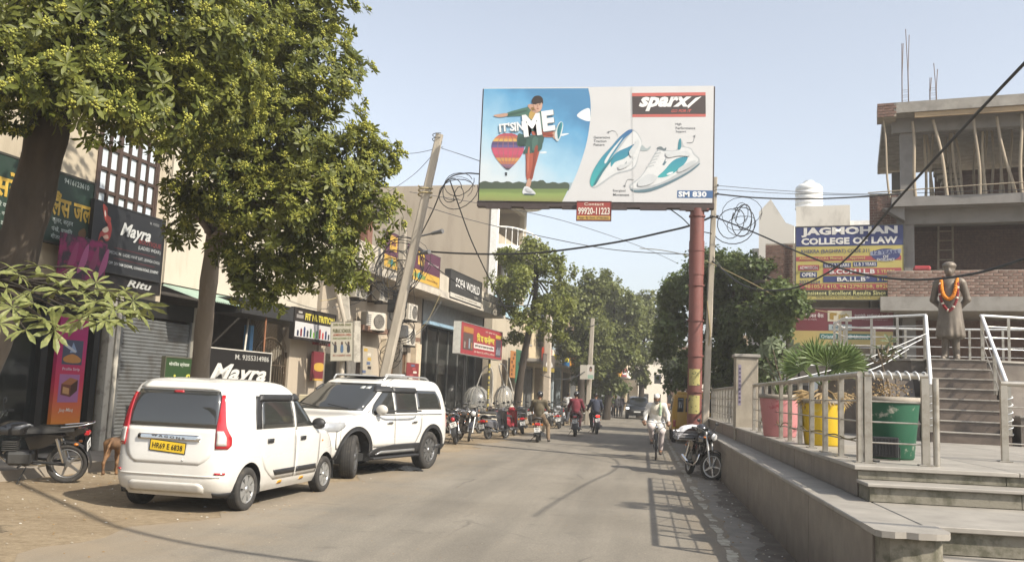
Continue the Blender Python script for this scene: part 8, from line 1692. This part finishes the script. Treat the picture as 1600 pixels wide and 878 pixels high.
# ---- overhead cables: (px, py, distance) read along each cable
def cable(label, pts, r, m=cabm, n=6, name='overhead_cable', group='overhead cables'):
    p = sm2([tuple(D(*q)) for q in pts], 7, False); o = MB().tube(p, r, n).obj(name, m, None, fix=False); return tag(o, label, 'cable', group)
cable('thick black cable spanning the road from the upright pole to the slim pole', [(638, 386, dv_-.1), (660, 392, 30), (720, 396, 29.6), (790, 397, 29), (860, 393, 28.5), (960, 379, 27.8), (1040, 362, 27.2), (1080, 352, 27), (1114, 338, 26.9)], .034)
cable('thick cable dropping from the slim pole across the law college board', [(1114, 338, 26.9), (1180, 364, 24), (1250, 395, 21), (1330, 424, 18.5), (1420, 437, 16.5), (1520, 428, 14.8), (1620, 398, 13.4)], .022)
cable('heavy black cable slanting from the upper right corner to the slim pole', [(1660, 40, 8.8), (1600, 100, 9.6), (1500, 206, 11.6), (1400, 315, 14.3), (1335, 392, 17), (1290, 428, 19.5), (1230, 452, 22), (1165, 447, 25), (1113, 408, 26.9)], .021)
cable('twisted cable running level from the slim pole to the unfinished building', [(1118, 303, 26.9), (1180, 309, 26.8), (1260, 311, 26.6), (1340, 308, 26.3), (1408, 303, 26)], .022)
cable('thin wire from the top of the slim pole past the water tank', [(1118, 290, 26.9), (1220, 298, 27), (1320, 303, 27), (1420, 302, 27), (1620, 296, 25)], .009, wirem)
cable('second thin wire from the slim pole towards the right', [(1118, 296, 26.9), (1240, 303, 28), (1400, 306, 28)], .009, wirem)
cable('medium wire sagging from the leaning pole under the billboard to the tree', [(662, 322, dl_), (740, 345, 29.6), (830, 366, 29), (930, 386, 28.4), (1000, 394, 28), (1070, 397, 27.5), (1112, 398, 27)], .013, wirem)
cable('drooping cable from the billboard corner back to the leaning pole', [(748, 272, 24), (728, 271, 25), (706, 276, 27), (692, 292, 28), (676, 330, 29), (655, 372, 30)], .02)
cable('twisted cable descending from the coil to the furniture shop sign', [(703, 282, 28.4), (718, 325, 28.8), (735, 372, 29.3), (757, 420, 30), (778, 462, 31), (800, 500, 33)], .022)
cable('black cable looping from the upright pole past the sofa sign to the tree', [(636, 388, dv_), (660, 402, 30), (700, 432, 30.5), (745, 462, 31.5), (790, 478, 33), (830, 476, 35)], .017)
cable('thin wire from the leaning pole top to the billboard', [(690, 232, dl_), (715, 240, 27), (750, 252, 24)], .010, wirem)
cable('thin wire from the leaning pole top into the left tree', [(692, 230, dl_), (640, 240, 29), (580, 230, 25), (540, 220, 20)], .009, wirem)
cable('thin stay wire rising left of the leaning pole', [(690, 225, dl_), (650, 270, 28), (600, 305, 26)], .009, wirem)
cable('tan wire crossing from the maroon post to the bank board', [(1000, 388, 30), (1040, 392, 28), (1100, 407, 26.9), (1170, 440, 26), (1240, 476, 25.5), (1310, 490, 25)], .012, tanw)
cable('wire hanging between the slim pole and the frangipani', [(1113, 400, 26.9), (1150, 440, 26.5), (1200, 455, 26), (1260, 450, 25)], .010, wirem)
cable('pair of far wires drooping to the thin far pole', [(845, 585, 46), (870, 592, 48), (895, 590, 49), (918, 578, 49.8)], .022)
cable('service wire from the billboard frame up to the slim pole', [(1040, 322, 24), (1065, 340, 25.5), (1085, 358, 26.8), (1112, 365, 26.9)], .016)
cable('far wire crossing the sky towards the street end', [(640, 300, 30), (760, 320, 32), (880, 345, 36), (1000, 385, 42), (1060, 412, 46)], .012, wirem)
o = MB().tube(sm2([(-6.5, 12.2, 6.6), (-2.56, 8.77, 7), (-.15, 6.65, 7), (1.8, 5.06, 7), (4.4, 4.1, 7.1), (11, 2.6, 7.6)], 7, False), .05, 6).obj('overhead_cable', cabm, None, fix=False); tag(o, 'heavy cable bundle running into the left tree crown above the road', 'cable', 'overhead cables')
def coil(label, px, py, dep, n, r0, r1, seed, tilt=1.0, wr=.012):
    t = thing('cable_coil', label, 'cable', D(px, py, dep)); q = random.Random(seed)
    for i in range(n):
        r_ = q.uniform(r0, r1); cx, cz = q.uniform(-.25, .25), q.uniform(-.3, .3); a0 = q.uniform(0, 6.28); ex = q.uniform(.55, 1.4); sp_ = q.uniform(4.8, 6.6); ph = q.uniform(-.2, .2)
        pts = [(cx+r_*ex*math.cos(a0+u*sp_)*(1+.1*math.sin(u*7)), q.uniform(-.02, .02)+ph, cz+r_*math.sin(a0+u*sp_+.3*u)) for u in np.linspace(0, 1, 18)]
        MB().tube(pts, wr*q.uniform(.6, 1.3), 5).obj('loop', cabm, t, fix=False)
    return t
coil('loose coil of black cable hanging beside the leaning pole', 705, 290, 28.4, 5, .25, .5, 2)
coil('tangle of cable loops right of the slim pole', 1150, 345, 26.8, 7, .3, .62, 5, wr=.013)
coil('snarl of wires around the upright pole in front of the bank fascia', 618, 425, dv_-.5, 14, .25, .95, 8, wr=.012)
coil('smaller snarl of wires below the meter boxes', 622, 505, dv_-.5, 8, .15, .4, 11)
coil('round coil of cable tied to the foot of the upright pole', 618, 555, dv_-.45, 4, .28, .34, 14)
coil('hank of cable on the pole in front of the far shops', 770, 480, 33, 3, .12, .25, 17)
dw_ = [((560, 430), (500, 470)), ((600, 440), (520, 480)), ((612, 400), (560, 455)), ((640, 400), (655, 500)), ((605, 420), (612, 520)), ((690, 470), (640, 530)), ((688, 460), (650, 520)), ((600, 410), (470, 440))]
for i, (a, b) in enumerate(dw_):
    sa, za = fac(*a, 1.3); sb_, zb = fac(*b, .5); p0, p1 = FS(sa, 1.3, za), FS(sb_, .5, zb); m_ = (p0+p1)/2-Vector((0, 0, .25))
    o = MB().tube(sm2([tuple(p0), tuple(m_), tuple(p1)], 6, False), .011, 5).obj('service_wire', wirem if i % 2 else tanw, None, fix=False); tag(o, 'thin service wire on the bank wall, ' + ['from the pole to the tree side', 'just above the supplement sign', 'behind the wire snarl', 'down to the right air conditioners', 'straight down past the meter boxes', 'from the sofa sign to the wall', 'next to the wire from the sofa sign', 'long one ending at the pale wall'][i], 'cable', 'service wires on the bank wall')
# ---- air conditioner outdoor units
acm = mat('ac_casing', (.46, .43, .37), .6, var=.15, scale=3, col2=(.34, .3, .25), mix=(.5, .7))
def ac(label, px, py, d, rot=0, w_=.85, h_=.6):
    s0, z0 = fac(px, py, d); t = thing('air_conditioner', label, 'air conditioner', FS(s0, d, z0-h_/2), LF+rot, 'air conditioner units on the bank wall')
    MB().bev(-w_/2, w_/2, 0, .32, 0, h_, .02).obj('casing', acm, t); MB().lathe([(.23, -.004), (.24, -.012), (.225, -.02)], 24, (w_*.14, 0, h_/2), 'y').obj('fan_ring', blackm, t); MB().cyl((w_*.14, -.006, h_/2), (w_*.14, -.002, h_/2), .222, n=24).obj('fan_opening', darkin, t)
    for k in range(6): MB().lathe([(.04+.035*k, -.012), (.046+.035*k, -.012)], 24, (w_*.14, 0, h_/2), 'y').obj('guard_ring', acm, t)
    for k in range(3): MB().box(-.02, .02, -.003, .0, .03, .2).xf(Matrix.Translation((w_*.14, 0, h_/2)) @ Matrix.Rotation(k*2.1, 4, 'Y')).obj('fan_blade', grey_pl, t)
    for k in range(7): MB().box(-w_/2+.05, -w_/2+.2, -.006, 0, .08+k*.065, .11+k*.065).obj('louvre', grey_pl, t)
    for sg in (-1, 1): MB().box(sg*w_*.35-.02, sg*w_*.35+.02, -.05, .5, -.05, -.002).obj('bracket', blackm, t)
    return t
ac('air conditioner unit with the clearest fan, upper left on the bank wall', 566, 452, .55); ac('air conditioner unit right of the upper left one, half behind wires', 602, 458, .5); ac('air conditioner unit lower on the wall beside the leaning pole foot', 588, 502, .6, R(-25)); ac('air conditioner unit right of the meter boxes, upper of the two', 646, 488, .7); ac('air conditioner unit right of the meter boxes, lower of the two', 643, 527, .75)
# ---- grey standing air cooler
q = D(611, 625, 24); q.z = 0; cl_ = thing('kiosk', 'grey standing kiosk box with a dark screen behind the sport utility vehicle', 'kiosk', q, R(-6))
MB().bev(-.3, .3, 0, .4, 0, 2.0, .08).obj('case', mat('kiosk_grey', (.42, .42, .41), .5), cl_); MB().bev(-.14, .14, -.012, .0, 1.62, 1.86, .02).obj('screen', mat('kiosk_screen', (.03, .04, .04), .2), cl_); MB().bev(-.6, -.31, .05, .35, 0, 1.75, .05).obj('side_case', mat('kiosk_grey', (.42, .42, .41), .5), cl_)
# ---- plastic wrapped hanging chairs outside the furniture shop
wrapm = glassmat('clear_wrap', (.5, .5, .48), .3, .16); cane = mat('pale_cane', (.24, .22, .19), .7, var=.2)
for i, (px, py, wpx, hpx, lab) in enumerate(((742, 628, 46, 50, 'larger plastic wrapped hanging egg chair beside the parked scooters'), (785, 626, 32, 48, 'slimmer plastic wrapped hanging egg chair leaning by the white pipe'))):
    gb_ = G(px, 668 if i == 0 else 664); dd = dep_of(gb_); t = thing('hanging_chair', lab, 'chair', gb_); a_, b_ = wpx/2*dd/FPX, hpx/2*dd/FPX; cz = D(px, py, dd).z
    MB().ball((0, .05, cz-b_*.45), (a_*.7, a_*.62, b_*.35), 18, 12).obj('cushion', cane, t)
    wv = MB()
    for k in range(14):
        a = 2*PI*k/14; wv.tube([(a_*.9*math.cos(a)*math.sin(u), a_*.85*math.sin(a)*math.sin(u), cz-b_*.93*math.cos(u)) for u in np.linspace(.1, PI-.1, 12)], .018, 5)
    wv.obj('cane_weave', cane, t); mb = MB(); mb.ball((0, 0, cz), (a_, a_*.95, b_), 26, 18)
    mb.V = [tuple(np.array((0, 0, cz))+(np.array(v)-np.array((0, 0, cz)))*(1+.045*math.sin(v[0]*23+v[2]*17)*math.sin(v[1]*19))) for v in mb.V]; mb.obj('plastic_wrap', wrapm, t)
    tp_ = D(px+14 if i == 0 else px-6, 580 if i == 0 else 576, dd)-gb_; MB().tube(sm2([(.3, .7, .05), (.55, .8, .8), tuple(tp_+Vector((.3, .5, 0))), tuple(tp_+Vector((.0, .1, .15))), (0, 0, cz+b_)], 5, False), .03, 7).obj('stand', mat('white_pipe', (.5, .48, .44), .5), t)
    MB().lathe([(.5, 0), (.52, .03), (.48, .05)], 24, (.2, .4, 0)).obj('base_ring', blackm, t)
# ---- floodlights on the deck and their leads
fm = mat('black_flood_case', (.012, .012, .013), .45)
for i, (px, py, lab) in enumerate(((1384, 719, 'black floodlight on the deck before the green tub'), (1284, 695, 'black floodlight on the deck before the yellow tub'), (1206, 677, 'black floodlight on the deck before the pink tub'))):
    t = thing('floodlight', lab, 'floodlight', G(px, py, 1.1), R(-6), 'floodlights on the platform'); MB().bev(-.13, .13, 0, .06, .03, .24, .01).obj('case', fm, t); MB().bev(-.115, .115, .061, .068, .045, .225, .003).obj('glass', cglass, t); MB().tube([(-.14, .03, .14), (-.14, .03, .0), (.14, .03, .0), (.14, .03, .14)], .008, 5).obj('bracket', fm, t)
    for k in range(7): MB().box(-.1+k*.032, -.094+k*.032, -.012, 0, .05, .22).obj('fin', fm, t)
for i, (pts, lab, m_) in enumerate((([(1345, 700), (1352, 712), (1362, 719), (1374, 720)], 'black lead running to the floodlight before the green tub', cabm), ([(1235, 668), (1255, 672), (1268, 680), (1276, 690)], 'black lead running to the floodlight before the yellow tub', cabm))):
    o = MB().tube(sm2([tuple(G(a, b, 1.115)) for a, b in pts], 5, False), .009, 5).obj('power_lead', m_, None); tag(o, lab, 'cable')
lead = sm2([(2.13+.02*math.sin(y*3), y, 1.1+.22+.06*math.sin(y*5)+.05*math.sin(y*11)) for y in np.arange(9.4, 17.8, .4)], 3, False); tag(MB().tube(lead, .008, 5).obj('power_lead', mat('dark_yellow_lead', (.1, .075, .02), .6), None), 'dark lead strung along the lower rods of the long railing', 'cable')
# white wires strung from the railing top up to the pedestal rails
for i, (a, b) in enumerate((((1200, 600, 15.5), (1450, 520, 16.2)), ((1248, 596, 13.8), (1440, 530, 16.4)), ((1290, 590, 12), (1420, 545, 16.6)))):
    p0, p1 = D(*a), D(*b); o = MB().tube(sm2([tuple(p0), tuple((p0+p1)/2-Vector((0, 0, .12))), tuple(p1)], 6, False), .008, 5).obj('white_wire', wrap, None); tag(o, 'white wire strung from the long railing to the statue pedestal, ' + ['uppermost', 'middle', 'lowest'][i], 'cable', 'white wires over the platform')
pts = [(2.2+.52*u, 9.32-.05*u+.04*math.cos(u*40), 1.96+.04*math.sin(u*40)) for u in np.linspace(0, 1, 60)]; tag(MB().tube(pts, .008, 5).obj('white_wire', wrap, None), 'white wire wound round the short railing rail before the green tub', 'cable', 'white wires over the platform')
# ---- things behind the platform: parked white car roof / awning
aw_ = thing('awning', 'white curved awning behind the fan palm', 'awning', D(1295, 575, 19), R(-8)); MB().grid(lambda u, v: ((u-.5)*1.5, (v-.5)*.8, .12*math.cos((v-.5)*2.6)*math.cos((u-.5)*2.2)), 10, 8).obj('sheet', mat('white_sheet', (.55, .54, .5), .6), aw_); MB().cyl((-.6, .2, .0), (-.6, .2, -1.4), .02).obj('pole', blackm, aw_); MB().cyl((.6, .2, .0), (.6, .2, -1.4), .02).obj('pole', blackm, aw_)
# fence boards in the shade right of the van
# ================================================================== dusty air
hb_ = MB().box(-230, 230, -130, 390, -1, 17).obj('haze', None); tag(hb_, 'pale dusty haze filling the street air', 'haze', kind='stuff')
hm = bpy.data.materials.new('dusty_air'); hm.use_nodes = True; hn = hm.node_tree; hn.nodes.clear(); ho = hn.nodes.new('ShaderNodeOutputMaterial'); hv = hn.nodes.new('ShaderNodeVolumePrincipled')
hv.inputs['Color'].default_value = (.93, .92, .9, 1); hv.inputs['Density'].default_value = .0017; hv.inputs['Anisotropy'].default_value = .2; hn.links.new(hv.outputs[0], ho.inputs['Volume'])
hb_.data.materials.clear(); hb_.data.materials.append(hm)
